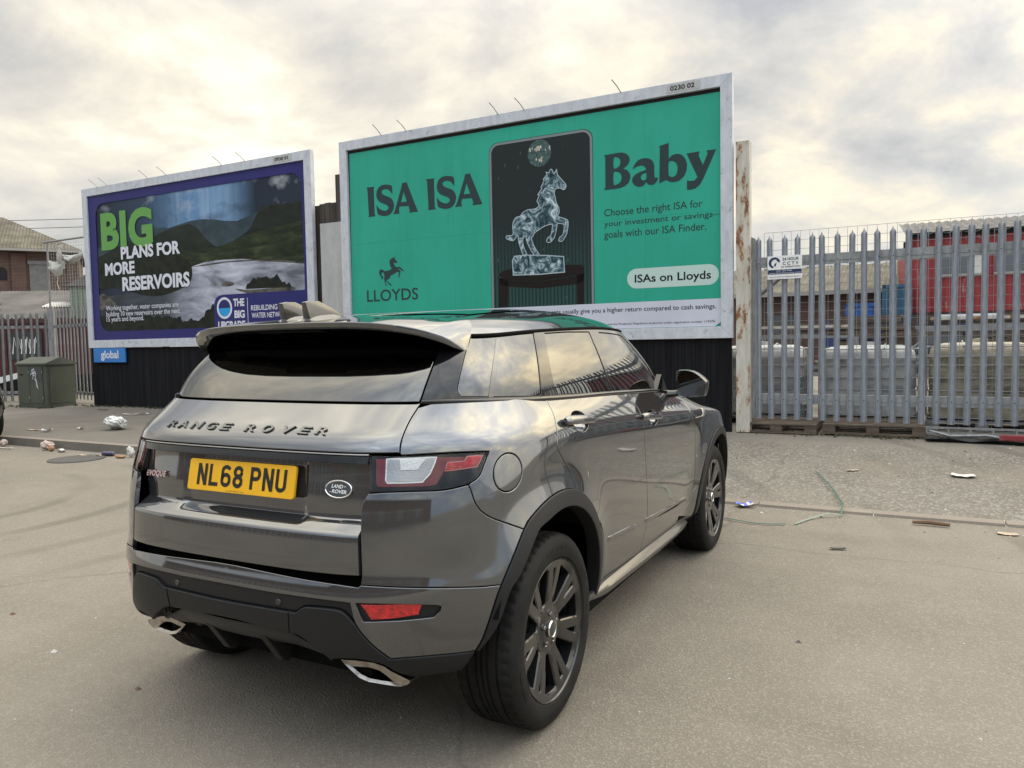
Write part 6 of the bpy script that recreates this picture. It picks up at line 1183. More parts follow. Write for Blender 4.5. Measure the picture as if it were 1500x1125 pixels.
# ================================================================== right-hand gate, fence and post
mb=MB(); mb.box(-.085,.085,-.012,.0,0,3.70); mb.box(-.085,-.073,0,.13,0,3.70); mb.box(.073,.085,0,.13,0,3.70); mb.box(-.073,.073,.05,.06,0,3.70); 
tagp(place(mb.build('steel_post','rusty_paint',None,smooth=0,bevel=.003),-1.93,10.0,.245),'tall rusty cream steel post at the end of the green billboard','post')
pf=thing('palisade_fence',-1.75,10.1,0,'galvanised palisade fence of pointed pales across the yard entrance','fence')
def pale_mesh(h,w=.070,bend=0.,mat='galvanised'):
    xs=np.array([-.5,-.34,-.17,0,.17,.34,.5])*w; ds=[0,.014,.004,-.012,.004,.014,0]; tp=[-.070,-.046,-.036,0,-.036,-.046,-.070]; mb=MB(); V=[]
    zs=np.linspace(0,1,9)
    for th in (0,.003):
        for t in zs:
            for x,d,tt in zip(xs,ds,tp):
                z=t*(h+tt*(1 if t==1 else 0)); V.append((x+bend*math.exp(-((z/h-.32)/.06)**2)*.9,d+th-bend*.6*math.exp(-((z/h-.32)/.1)**2),z))
    n=7;F=[]
    for q in (0,1):
        o=q*63; F+=[(o+j*n+i,o+j*n+i+1,o+(j+1)*n+i+1,o+(j+1)*n+i) for j in range(8) for i in range(6)]
    F+=[(j*n,(j+1)*n,63+(j+1)*n,63+j*n) for j in range(8)]+[(j*n+6,(j+1)*n+6,63+(j+1)*n+6,63+j*n+6) for j in range(8)]+[(56+i,57+i,120+i,119+i) for i in range(6)]
    mb.add(V,F); return mb
p0=pale_mesh(2.335).build('pale','galvanised',pf,smooth=25); NP=44; pitch=.1535
for i in range(NP):
    if i==11: o=pale_mesh(2.335,bend=.03).build('pale','galvanised',pf,smooth=25)
    elif i==0: o=p0
    else: o=p0.copy(); COL.objects.link(o)
    o.parent=pf; o.location=(i*pitch,random.uniform(-.003,.003),.417+random.uniform(-.006,.006)-.0005*i); o.rotation_euler=(random.uniform(-.012,.012),random.gauss(0,.008),random.uniform(-.06,.06))
    k=MB(); 
for z0,z1 in ((2.345,2.478),(.61,.735)):
    mb=MB(); L_=NP*pitch; mb.add([(-.03,.020,z0),(L_,.020,z0),(L_,.020,z1),(-.03,.020,z1),(-.03,.075,z1),(L_,.075,z1),(-.03,.027,z0),(L_,.027,z0),(L_,.027,z1-.007),(-.03,.027,z1-.007),(-.03,.075,z1-.007),(L_,.075,z1-.007)],[(0,1,2,3),(3,2,5,4),(6,7,8,9),(9,8,11,10),(0,1,7,6),(4,5,11,10),(0,3,4,10,9,6),(1,2,5,11,8,7)]); mb.box(-.03,L_,.014,.0185,z0+.045,z0+.052); mb.build('rail','weathered_galv',pf,smooth=0,fix=True)
mb=MB(); 
for i in range(NP):
    for z in (2.40,.672): mb.add([(i*pitch+.007*math.cos(a),-.0165,z+.007*math.sin(a)) for a in np.linspace(0,2*math.pi,6,endpoint=False)],[(0,1,2,3,4,5)])
mb.build('bolts','void_black',pf,smooth=0,fix=False)
mb=MB(); mb.box(-.125,-.045,.0,.06,.42,2.72); mb.prism([(-.125,2.72),(-.045,2.72),(-.125,2.765)],0,.06); mb.build('fence_post','dull_galv',pf,smooth=0,bevel=.003)
mb=MB(); mb.tube([(-.02,.09,2.0),(.42,.09,2.36)],.03,4); mb.build('brace','dull_galv',pf,smooth=0)
for x in (2.95,5.8): 
    mb=MB(); mb.box(x-.05,x+.05,.08,.16,.25,2.65); mb.build('fence_post','dull_galv',pf,smooth=0)
def wiremesh(name,s,n,z,w,h,px,pz,label,cat,r=.0022,par=None):
    mb=MB()
    x=0.
    while x<=w+1e-6: mb.box(x-r,x+r,-r,r,0,h); x+=px
    q=0.
    while q<=h+1e-6: mb.box(0,w,r,3*r,q-r,q+r); q+=pz
    o=mb.build(name,'wire',par,smooth=0,fix=False)
    if par is None: tagp(place(o,s,n,z),label,cat)
    return o
wiremesh('wire_mesh_fence',-1.75,10.5,.28,6.5,2.552,.112,.116,'thin welded wire mesh rising just above the pales behind the palisade fence','mesh fence')
cs_=thing('warning_sign',-1.64,10.073,2.19,'white warning sign about 24 hour CCTV fixed to the palisade fence','sign')
mb=MB(); mb.box(0,.412,-.006,0,0,.29); mb.build('sign_board','white_paint',cs_,smooth=0,bevel=.001)
mb=MB(); ptext(mb,-.0075,'24 HOUR',.180,.375,.228,.036,bold=.02); ptext(mb,-.0075,'C C T V',.185,.372,.172,.040,bold=.02); ptext(mb,-.0075,'IN OPERATION',.168,.392,.138,.022,bold=.01)
ptext(mb,-.0075,'Video & Audio Surveillance Systems',.015,.395,.020,.017); mb.build('sign_text','ink_black',cs_,smooth=0,fix=False)
mb=MB(); mb.box(.004,.408,-.0072,-.0062,.060,.118); bd=mb.build('dark_band','navy',cs_,smooth=0)
mb=MB(); ptext(mb,-.0084,'0121 202 7000',.11,.29,.094,.017); ptext(mb,-.0084,'www.fencesecurity.com',.015,.395,.067,.017); mb.build('band_text','print_white',cs_,smooth=0,fix=False)
mb=MB(); poly2(mb,-.0075,[(.085+.07*math.cos(a),.205+.07*math.sin(a)) for a in np.linspace(.5,4.4,20)]+[(.085+.048*math.cos(a)+.01,.200+.048*math.sin(a)) for a in np.linspace(4.4,.5,20)]); poly2(mb,-.0075,[(.083,.185),(.113,.215),(.098,.155),(.09,.168),(.075,.16)]); poly2(mb,-.0075,[(.10,.26),(.15,.235),(.15,.205),(.118,.222)]); mb.build('globe_emblem','navy',cs_,smooth=0,fix=False)
# pallets and scrap under the gate
def pallet(s,n,z,w,lab):
    t=thing('pallet',s,n,z,lab,'pallet','pallets under the palisade fence')
    mb=MB()
    for x in (0,w/2-.07,w-.14): mb.box(x,x+.14,0,.9,.022,.10)
    mb.build('block','pallet_wood',t,smooth=0,bevel=.004) if False else mb.build('bearer','pallet_wood',t,smooth=0,bevel=.003)
    mb=MB(); 
    for k in range(6): mb.box(0,w,.0+k*.16,.10+k*.16,.102,.124)
    mb.build('deck','pallet_wood',t,smooth=0,bevel=.002)
    mb=MB(); 
    for x in (0,.42,.84): mb.box(0,w,x-.004,x+.06,0,.020)
    mb.build('base_board','pallet_wood',t,smooth=0)
pallet(-2.0,10.0,.247,.95,'broken wooden pallet beside the rusty post under the fence'); pallet(-.98,10.03,.262,1.12,'longer wooden pallet in the middle under the fence')
t=thing('metal_scrap',.14,10.02,.29,'bent rusty steel frame lying under the right of the fence','scrap')
mb=MB(); mb.box(0,2.2,0,.02,.075,.10); mb.box(0,2.2,.0,.02,.02,.035); 
for x in np.arange(.0,2.2,.22): mb.box(x,x+.02,.002,.018,.035,.075)
mb.tube([(.0,.03,.06),(.25,-.02,.0),(.6,-.03,.02),(.95,-.01,-.03)],.018,6); mb.build('scrap_bars','dull_galv',t,smooth=0)
mb=MB(); mb.box(.72,1.05,-.04,.02,-.03,.03); mb.build('red_offcut','peeling_red',t,smooth=0,bevel=.006)
mb=MB(); V=[];n=14
for i in range(9):
    for j in range(n): V.append((i*.22,-.06+.05*math.sin(j*.9+i)*.4+j*.035-.12,-.035+.02*math.sin(i*2.3+j*1.7)+.01*math.cos(j*3)))
mb.add(V,[(i*n+j,i*n+j+1,(i+1)*n+j+1,(i+1)*n+j) for i in range(8) for j in range(n-1)]); mb.build('black_sheeting','satin_plastic',t,smooth=40)
# ================================================================== tanks in the yard
def tank(s,n,z,lab,mat,h=1.0):
    t=thing('caged_tank',s,n,z,lab,'tank','caged plastic tanks behind the fence')
    mb=MB(); 
    rings=[]
    for zz,k in ((.14,.92),(.17,1.),(.45,1.),(.47,.985),(.52,.985),(.54,1.),(.80,1.),(.82,.985),(.86,.985),(.88,1.),(h-.02,1.),(h+.08,.97),(h+.14,.88),(h+.165,.70),(h+.17,.3)):
        q=rrect(-.57*k,.57*k,-.47*k,.47*k,.11*k,4); rings.append([(x,y_,zz) for x,y_ in q])
    n_=len(rings[0]); mb.add([p for r in rings for p in r],[(i*n_+k,i*n_+(k+1)%n_,(i+1)*n_+(k+1)%n_,(i+1)*n_+k) for i in range(len(rings)-1) for k in range(n_)]+[tuple((len(rings)-1)*n_+k for k in range(n_))])
    mb.lathe([(.075,h+.16),(.085,h+.17),(.085,h+.215),(.001,h+.22)],20,axis='Z'); mb.build('bottle',mat,t,smooth=40)
    mb=MB(); r=.009
    for zz in (.16,.34,.50,.66,.82,h,h+.12): mb.tube([(x,y_,zz) for x,y_ in rrect(-.59,.59,-.49,.49,.06,3)]+[(rrect(-.59,.59,-.49,.49,.06,3)[0])+(zz,)],r,6,cap=False)
    for x in np.linspace(-.5,.5,7):
        for y_ in (-.5,.5): mb.tube([(x,y_,.13),(x,y_,h+.12)],r,6)
    for y_ in np.linspace(-.38,.38,5):
        for x in (-.6,.6): mb.tube([(x,y_,.13),(x,y_,h+.12)],r,6)
    for x in (-.2,.2): mb.tube([(x,-.5,h+.13),(x,0,h+.19),(x,.5,h+.13)],r*1.2,6)
    mb.build('cage','weathered_galv',t,smooth=40)
    mb=MB(); 
    for x in (-.53,0,.53): mb.box(x-.07,x+.07,-.5,.5,0,.10)
    mb.box(-.6,.6,-.5,.5,.10,.13); mb.build('tank_base','dull_galv',t,smooth=0); return t
tank(-1.93,11.45,.25,'white caged plastic tank nearest the rusty post','tank_plastic',.93); tank(-.53,11.45,.25,'greyish white caged plastic tank in the middle of the row','tank_plastic',.91); tank(.76,11.4,.25,'stained yellowish caged plastic tank towards the right','dirty_tank_plastic',.93); tank(2.1,11.5,.25,'stained caged plastic tank at the right end of the row','dirty_tank_plastic',.93)
for i,(s,n,z,l,rz_,lb) in enumerate(((-1.1,11.75,1.47,1.5,.05,'grey plank lying across the middle caged tank'),(-.75,11.5,1.45,1.0,-.12,'short brown plank on the middle caged tank'),(.25,11.75,1.47,1.5,.03,'long grey plank on the stained caged tank'))):
    mb=MB(); mb.box(0,l,-.08,.08,0,.03); tagp(place(mb.build('plank','old_timber' if i!=1 else 'pallet_wood',None,smooth=0,bevel=.004),s,n,z,rz_),lb,'plank','planks lying on the caged tanks')
# stacks and scrap between the tanks and the buildings
def pstack(s,n,k,rz_,lab):
    t=thing('pallet_stack',s,n,.25,lab,'pallet stack','stacks of old pallets in the yard',rz_); r_=random.Random(int(s*10)+k)
    for i in range(k):
        dx,dy=r_.uniform(-.05,.05),r_.uniform(-.04,.04); z=i*.145; mb=MB()
        for y_ in (0,.46,.92): mb.box(dx,dx+1.2,dy+y_,dy+y_+.08,z,z+.10)
        for x in np.linspace(0,1.08,6): mb.box(dx+x,dx+x+.12,dy,dy+1.0,z+.10,z+.122)
        mb.build('pallet','pallet_wood',t,smooth=0)
pstack(-3.4,17.5,9,.1,'leaning stack of dark pallets left of the blue container'); pstack(-1.35,15.5,11,-.08,'tallest stack of dark pallets behind the middle tank'); pstack(1.0,16.0,10,.15,'stack of dark pallets in front of the red workshop'); pstack(2.7,15.2,12,.0,'stack of pallets at the far right of the yard')
def rack(s,n,w,h,rz_,lab,sd):
    t=thing('scrap_rack',s,n,.25,lab,'rack','scrap racks in the yard',rz_); r_=random.Random(sd); mb=MB()
    for x in (0,w): 
        for y_ in (0,.8): mb.box(x-.03,x+.03,y_-.03,y_+.03,0,h)
    for z in (h*.45,h*.95):
        for y_ in (0,.8): mb.box(0,w,y_-.025,y_+.025,z,z+.06)
    mb.build('rack_frame','dull_galv',t,smooth=0)
    for z in (h*.45+.06,h*.95+.06):
        for q in range(5):
            mb=MB(); x=r_.uniform(-.2,w*.4); l=r_.uniform(.6,1.)*w; y_=r_.uniform(0,.7); a=r_.uniform(.03,.10)
            mb.box(x,x+l,y_,y_+a,z+q*.035,z+q*.035+a*.6); mb.build('scrap_length',r_.choice(('old_timber','dull_galv','rusty_paint','pallet_wood')),t,smooth=0)
rack(-2.3,13.2,1.5,1.25,.05,'low metal rack of scrap lengths behind the middle tank',3); rack(.1,13.4,1.9,1.3,-.06,'wide metal rack of scrap lengths behind the stained tank',5)
def heap(s,n,w,h,mat,lab,sd):
    r_=random.Random(sd); N_=15; V=[]
    for j in range(N_):
        for i in range(N_):
            u,v=i/(N_-1)*2-1,j/(N_-1)*2-1; k=max(0,1-math.hypot(u,v)); V.append((u*w/2,v*w/2,h*k**.7*(.8+.5*r_.random())))
    mb=MB(); mb.add(V,[(j*N_+i,j*N_+i+1,(j+1)*N_+i+1,(j+1)*N_+i) for j in range(N_-1) for i in range(N_-1)]); tagp(place(mb.build('rubble_heap',mat,None,smooth=25,fix=False),s,n,.25),lab,'heap')
heap(-3.2,14.4,2.0,.9,'brown_rubble','heap of brown rubble behind the white tank',4)
# ================================================================== far buildings, right
def corr(mb,P0,P1,up,nw,amp,m=0):
    """corrugated sheet from edge P0->P1, rising along vector up"""
    P0,P1,up=Vector(P0),Vector(P1),Vector(up); n=nw*4; nn=(P1-P0).cross(up).normalized(); V=[]
    for i in range(n+1):
        q=P0+(P1-P0)*(i/n)+nn*amp*math.cos(i*math.pi/2); V+=[q,q+up]
    mb.add(V,[(2*i,2*i+2,2*i+3,2*i+1) for i in range(n)],m)
wh=thing('brick_warehouse',-16,40,.25,'long brick warehouse with a pale corrugated roof seen through the palisade fence','warehouse')
mb=MB(); mb.box(0,22,0,12,0,3.3); mb.build('wall','brickwork',wh,smooth=0)
mb=MB(); corr(mb,(-.4,-.4,3.38),(22.4,-.4,3.38),(0,6.4,1.75),110,.035); corr(mb,(-.4,12.4,3.38),(22.4,12.4,3.38),(0,-6.4,1.75),40,.035); mb.build('roof','asbestos_roof',wh,smooth=40,fix=False)
mb=MB(); mb.box(-.4,22.4,-.5,-.38,3.22,3.42); mb.build('gutter','pale_render',wh,smooth=0)
for x in (9.5,13.2): 
    mb=MB(); mb.box(x,x+1.3,-.05,.02,.9,2.3); mb.build('window','window_grey',wh,smooth=0)
def cont(name,s,n,w,d,h,mat,lab,cat,z=.25,doors=True):
    t=thing(name,s,n,z,lab,cat); mb=MB(); k=int(w/.28)
    for i in range(k): x0=i*w/k; mb.box(x0,x0+w/k*.55,-.03,.0,.15,h-.12)
    mb.box(0,w,0,d,0,h); mb.build('shell',mat,t,smooth=0)
    mb=MB(); 
    for x in (-.04,w-.08): mb.box(x,x+.12,-.05,.05,0,h)
    mb.box(-.04,w+.04,-.05,.05,h-.12,h); mb.box(-.04,w+.04,-.05,.05,0,.15); mb.build('corner_frame',mat,t,smooth=0); return t
cont('blue_container',-2.9,30,1.9,5,1.75,'blue_steel','dark blue steel container in front of the brick warehouse','container')
cont('skip_lid',-2.05,28.6,.95,1.5,.55,'bright_blue','bright blue box stacked above the dark blue container','box',z=2.02)
cont('teal_container',-.98,31,.9,4,1.55,'teal_steel','tall teal container beside the red building','container',z=1.75)
cont('rusty_container',-.98,30.5,.9,3,1.5,'dark_red_steel','brown steel container below the teal container','container')
for i,(s,n,h) in enumerate(((-3.9,25,1.35),(-4.6,27,1.6))): pass
rb=thing('red_workshop',-.12,33,.25,'red clad workshop above a brick ground floor on the right','workshop',rz=.06)
mb=MB(); mb.box(0,12,0,10,0,2.05); mb.build('brick_base','dark_brick',rb,smooth=0)
mb=MB(); corr(mb,(0,-.06,2.05),(12,-.06,2.05),(0,0,2.95),60,.03); mb.box(0,12,0,10,2.05,5.0); mb.build('red_wall','peeling_red',rb,smooth=0,fix=False)
mb=MB(); corr(mb,(-.2,-.3,4.99),(12.2,-.3,4.99),(0,5.3,1.1),40,.03); mb.build('roof','grey_roof',rb,smooth=40,fix=False)
mb=MB(); mb.box(-.15,12.1,-.2,-.08,4.88,5.06); mb.build('eaves_board','void_black',rb,smooth=0)
for x,w,mt in ((.95,.95,'window_grey'),(2.05,.45,'roof_light'),(2.75,1.1,'window_grey'),(4.5,1.1,'window_grey')):
    mb=MB(); mb.box(x,x+w,-.12,-.05,3.45,4.25); f=mb.build('window',mt,rb,smooth=0)
    mb=MB(); mb.box(x-.04,x+w+.04,-.14,-.05,3.37,3.45); mb.build('sill','pale_render',rb,smooth=0)
for x,w,mt in ((.4,.5,'void_black'),(1.3,1.3,'blue_steel'),(3.0,.9,'pallet_wood'),(4.3,1.2,'roller_shutter')):
    mb=MB(); mb.box(x,x+w,-.07,.02,.0,1.75); mb.build('door',mt,rb,smooth=0)
mb=MB(); mb.box(1.0,2.9,-.25,-.05,1.85,1.95); mb.build('canopy','white_paint',rb,smooth=0)
mb=MB(); mb.box(-.25,.0,-.2,.0,4.4,4.75); mb.build('floodlight','void_black',rb,smooth=0,bevel=.02)
t=thing('parked_van',1.2,27,.25,'small dark car parked by the red workshop','car')
mb=MB(); pr=[(-1.9,.35),(-1.95,.75),(-1.2,.85),(-.7,1.35),(.7,1.38),(1.3,.9),(1.95,.8),(1.95,.35)]; mb.prism(pr,-.8,.8); mb.build('body','black_car_paint',t,smooth=30,bevel=.08)
mb=MB(); mb.prism([(-1.05,.9),(-.66,1.27),(.62,1.30),(1.1,.92)],-.815,-.80); mb.build('side_window','window_grey',t,smooth=0)
for x in (-1.25,1.25):
    mb=MB(); mb.lathe([(.01,-.1),(.2,-.1),(.31,-.08),(.31,.08),(.01,.1)],24,T=Matrix.Translation((x,-.74,.31))); mb.build('wheel','rubber',t)
# ================================================================== left background
def wobj(name,x,y,z,rz,label,cat,group=None): return empty(name,(x,y,z),rz,label,cat,group)
bh=wobj('brick_building',-31.0,37.2,.25,R(28),'old red brick building with a mossy corrugated roof at far left','building')
LX,EZ,RZ,XR=8.7,6.55,8.75,5.0
mb=MB(); mb.box(0,LX,0,9,0,EZ-.02); mb.build('wall','brickwork',bh,smooth=0)
mb=MB(); V=[];nn=0
for i in range(241):
    x=-.3+(LX+.5)*i/240; t=min(1.,max(.0,(LX+.2-x)/(LX+.2-XR))); o=.035*math.cos(i*math.pi/2)
    V+=[(x,-.35,EZ+o),(x-.0*t,-.35+4.6*t,EZ+(RZ-EZ)*t+o)]
mb.add(V,[(2*i,2*i+2,2*i+3,2*i+1) for i in range(240)])
mb.add([(LX+.2,-.35,EZ),(LX+.2,9.3,EZ),(XR,4.25,RZ),(-.3,4.25,RZ),(-.3,9.3,EZ)],[(0,1,2),(1,4,3,2)]); mb.build('roof','asbestos_roof',bh,smooth=30,fix=False)
mb=MB(); mb.box(-.3,LX+.2,-.46,-.34,EZ-.14,EZ-.01); mb.build('gutter','pale_render',bh,smooth=0)
mb=MB(); mb.box(6.45,7.3,-.05,.03,4.2,5.75); mb.box(6.38,7.37,-.09,.0,5.75,5.95); mb.build('shutter','roller_shutter',bh,smooth=0)
mb=MB(); mb.prism([(5.0,4.9),(5.45,4.9),(5.45,5.35)]+[(5.225+.225*math.cos(a),5.35+.225*math.sin(a)) for a in np.linspace(.3,2.8,7)]+[(5.0,5.35)],-.02,.02); mb.build('arched_opening','void_black',bh,smooth=0)
mb=MB(); mb.box(5.65,6.3,-.12,0,0,6.3); mb.box(8.2,8.5,-.12,0,0,6.3); mb.build('pier','brickwork',bh,smooth=0)
ls=wobj('low_shed',-21.0,23.6,.25,R(2),'low grey corrugated shed with pale rooflights behind the left fence','shed')
mb=MB(); mb.box(0,7.6,0,6,0,2.2); mb.build('wall','pale_render',ls,smooth=0)
mb=MB(); corr(mb,(-.1,-.2,2.22),(7.4,-.2,2.22),(0,3.9,1.13),60,.03); mb.build('roof','grey_roof',ls,smooth=40,fix=False)
for x0,w,y0 in ((2.2,1.9,1.3),(2.6,2.0,.45),(5.75,1.1,1.25),(.6,1.4,.6)):
    mb=MB(); corr(mb,(x0,y0-.2,2.22+y0*.29+.045),(x0+w,y0-.2,2.22+y0*.29+.045),(0,.62,.18),14,.03); mb.build('rooflight','roof_light',ls,smooth=40,fix=False)
gs_=wobj('green_shed',-13.75,23.8,.25,R(25),'narrow pale green sheet metal shed behind the left fence','shed')
mb=MB(); corr(mb,(0,-.02,0),(1.6,-.02,0),(0,0,3.2),12,.02); mb.box(0,1.6,0,2.2,0,3.2); mb.build('wall','green_sheet',gs_,smooth=0,fix=False)
mb=MB(); mb.prism([(-.1,3.2),(1.7,3.2),(1.7,3.75),(.8,3.8)],-.1,2.3); mb.build('roof','grey_roof',gs_,smooth=0)
rt=cont('red_trailer',-1,1,4.6,2.2,1.55,'dark_red_steel','dark red steel trailer body behind the left fence','trailer'); rt.location=(-15.4,20.6,.78); rt.rotation_euler=(0,0,R(8))
mb=MB(); mb.box(1.7,2.5,-.045,-.032,.45,1.2); mb.build('graffiti_panel','cabinet_panel',rt,smooth=0)
mb=MB(); r_=random.Random(8)
for k in range(6):
    x=1.75+.11*k; vs,fs=ribbon([(x,.6),(x+.05,1.05),(x+.1,.75),(x+.13,1.0)],.025); mb.add([(p.x,-.048-.0006*k,p.y) for p in vs],fs)
mb.build('graffiti','white_paint',rt,smooth=0,fix=False)
for x in (.8,1.7,3.6):
    mb=MB(); mb.lathe([(.01,-.12),(.25,-.12),(.38,-.08),(.38,.1),(.01,.12)],24,T=Matrix.Translation((x,.12,-.16))); mb.build('wheel','rubber',rt)
mb=MB(); mb.prism([(0,0),(1.7,.42),(1.7,.55),(0,.16)],0,.05); o=mb.build('white_board','white_paint',None,smooth=0); o.location=(-13.6,19.6,.55); tagp(o,'pale sloping board leaning behind the left fence','board')
# left palisade fence (two runs) with wire mesh on a tall post
lf=wobj('palisade_fence',-11.2,18.55,0,0,'grey palisade fence at far left beside the green cabinet','fence')
q0=pale_mesh(2.17,.062).build('pale','dull_galv',lf,smooth=25); first=True
def run(ax,ay,bx,by,n,zt):
    global first
    a=math.atan2(by-ay,bx-ax)
    for i in range(n):
        t=(i+.5)/n; o=q0 if first else q0.copy()
        if not first: COL.objects.link(o)
        first=False; o.parent=lf; o.location=(ax+(bx-ax)*t+11.2,ay+(by-ay)*t-18.55,.24+zt+random.uniform(-.01,.01)); o.rotation_euler=(0,random.uniform(-.01,.01),a)
    for z0 in (.42,2.0):
        mb=MB(); T=Matrix.Translation((ax+11.2,ay-18.55,z0))@Matrix.Rotation(a,4,'Z'); L_=math.hypot(bx-ax,by-ay); mb.box(0,L_,.02,.06,0,.07,T=T); mb.build('rail','dull_galv',lf,smooth=0)
run(-15.4,17.6,-11.25,18.5,27,0.); run(-11.15,18.45,-9.22,16.95,13,.07)
mb=MB(); mb.box(-.06,.06,-.06,.06,.2,2.5); mb.build('fence_post','dull_galv',lf,smooth=0)
mp=wobj('mesh_screen',-11.42,18.9,0,R(-20),'tall post carrying a torn wire mesh screen above the left fence','screen')
mb=MB(); mb.tube([(0,0,.2),(0,0,4.15)],.024,8); mb.tube([(-.15,0,4.13),(1.75,0,4.20)],.025,8); mb.build('pole','dull_galv',mp)
o=wiremesh('mesh_sheet',0,0,0,1.7,1.6,.085,.085,None,None,.002,mp); o.location=(.03,0,2.55)
mb=MB(); 
def rag(x0,x1,z0,z1,sd):
    r_=random.Random(sd); n,m_=10,7; V=[]
    for j in range(m_):
        for i in range(n):
            t=i/(n-1); u=j/(m_-1); V.append((x0+(x1-x0)*t+r_.uniform(-.02,.02),-.04-.10*math.sin(t*math.pi)*math.sin(u*3)+r_.uniform(-.03,.03),z1+(z0-z1)*u*(.55+.45*math.sin(t*math.pi))+.12*abs(t-.5)+r_.uniform(-.02,.02)))
    return V,[(j*n+i,j*n+i+1,(j+1)*n+i+1,(j+1)*n+i) for j in range(m_-1) for i in range(n-1)]
mb=MB(); mb.add(*rag(.08,.62,3.25,3.62,1)); mb.add(*rag(.40,.55,3.5,4.0,2)); mb.add(*rag(.55,1.2,3.55,3.75,3)); mb.tube([(.35,-.03,3.3),(.33,-.05,3.1),(.38,-.04,2.95)],.01,5); o=mb.build('plastic_rag','rag_white',None,smooth=50,fix=False); o.location=mp.location; o.rotation_euler=mp.rotation_euler; tagp(o,'torn white plastic sheeting snagged on the wire mesh screen','rag')
for k,(za,zb_,lb) in enumerate(((9.85,9.0,'upper thin overhead cable above the brick building'),(9.30,8.6,'lower thin overhead cable above the brick building'))):
    P=[(-42+30*t,48-6*t,za+(zb_-za)*t-1.2*t*(1-t)) for t in np.linspace(0,1,20)]; mb=MB(); mb.tube(P,.018,5); tagp(mb.build('overhead_cable','cable_black',None),lb,'cable','overhead cables')
# green roadside cabinet
cb=thing('utility_cabinet',-17.33,9.60,.225,'dark green street cabinet with a white graffiti tag beside the left fence','cabinet')
mb=MB(); mb.box(0,1.06,0,.62,.0,.93); mb.build('body','cabinet_green',cb,smooth=0,bevel=.008)
mb=MB(); mb.prism([(0,0),(.0,0)]+[],0,0) if False else None
V=[(-.035,-.035,.925),(1.095,-.035,.925),(1.095,.655,.925),(-.035,.655,.925),(-.035,-.035,.965),(1.095,-.035,.965),(1.095,.655,.965),(-.035,.655,.965),(-.02,.31,1.10),(1.08,.31,1.10)]
mb.add(V,[(0,3,2,1),(0,1,5,4),(2,3,7,6),(1,2,6,9,5),(3,0,4,8,7),(4,5,9,8),(6,7,8,9)]); mb.build('lid','cabinet_green',cb,smooth=0,bevel=.006)
for x0,x1 in ((.03,.44),(.455,.93)):
    mb=MB(); mb.box(x0,x1,-.012,0,.10,.90); d=mb.build('door','cabinet_green',cb,smooth=0,bevel=.003)
    for z in (.22,.78): 
        mb=MB(); mb.box(x1-.012,x1+.008,-.02,-.012,z-.03,z+.03); mb.build('hinge','dull_galv',d,smooth=0)
mb=MB(); mb.box(.46,.92,-.0145,-.0125,.56,.89); mb.build('dark_patch','cabinet_panel',cb,smooth=0)
mb=MB(); mb.box(1.06,1.07,.06,.56,.10,.86); mb.build('side_door','cabinet_green',cb,smooth=0,bevel=.003)
mb=MB(); mb.box(.10,.21,-.017,-.0125,.70,.735); mb.build('door_handle','void_black',cb,smooth=0)
mb=MB(); 
for k,st in enumerate(([(.50,.72),(.60,.76),(.72,.74)],[(.57,.84),(.60,.70),(.585,.62)],[(.63,.86),(.62,.74),(.68,.80),(.70,.70)],[(.545,.78),(.60,.83),(.66,.84)],[(.64,.72),(.70,.66),(.66,.62),(.73,.60)],[(.70,.62),(.735,.52),(.76,.46)],[(.69,.58),(.74,.55),(.71,.50),(.78,.42)],[(.60,.70),(.66,.71)])):
    vs,fs=ribbon([tuple(p) for p in crsp(st,4,False)],.014); mb.add([(p.x,-.0155-.0007*k,p.y) for p in vs],fs)
mb.build('graffiti_tag','graffiti_white',cb,smooth=0,fix=False)
# ================================================================== second parked car, only its corner in view
mp_={'car_paint':'black_car_paint'}
c2=empty('parked_car',(0,0,0),0,'black car cut off by the left edge, parked at the kerb','car')
SKIP={'lettering','model_badge','oval_badge','number_plate','cabin_floor','seat','steering_wheel','underbody_'}
def clone(o,par):
    if o.name.split('.')[0] in SKIP: return
    c=o.copy(); COL.objects.link(c); c.parent=par
    for sl in c.material_slots:
        if sl.material and sl.material.name in mp_: m_=MATS[mp_[sl.material.name]]; sl.link='OBJECT'; sl.material=m_
    for ch in list(o.children): clone(ch,c)
for ch in list(car.children): clone(ch,c2)
c2.location=(-8.86,11.41,0); c2.rotation_euler=(0,0,math.pi-YA)
# ================================================================== litter
GZ=lambda s,n:zg(s,n)+.002
def crumple(name,s,n,r,mat,label,cat,sq=(1,1,.7),sd=1,rz_=0.,det=2,amp=.28,group=None):
    bm=bmesh.new(); bmesh.ops.create_icosphere(bm,subdivisions=det+1,radius=r); rr=random.Random(sd); a=[Vector((rr.gauss(0,1),rr.gauss(0,1),rr.gauss(0,1)))*(2.5+1.8*_)/r for _ in range(7)]
    for v in bm.verts:
        d=sum((abs(math.sin(v.co.dot(q)*.35+i))*2-1.2)/(1+.35*i) for i,q in enumerate(a))/3; v.co*= 1+amp*d+rr.uniform(-.05,.05); v.co=Vector((v.co.x*sq[0],v.co.y*sq[1],v.co.z*sq[2]))
    lo=min(v.co.z for v in bm.verts)
    for v in bm.verts: v.co.z-=lo
    me=bpy.data.meshes.new(name); bm.to_mesh(me); bm.free(); me.polygons.foreach_set('use_smooth',[True]*len(me.polygons)); me.set_sharp_from_angle(angle=R(35))
    return tagp(place(link(name,me,mat),s,n,GZ(s,n),rz_),label,cat,group)
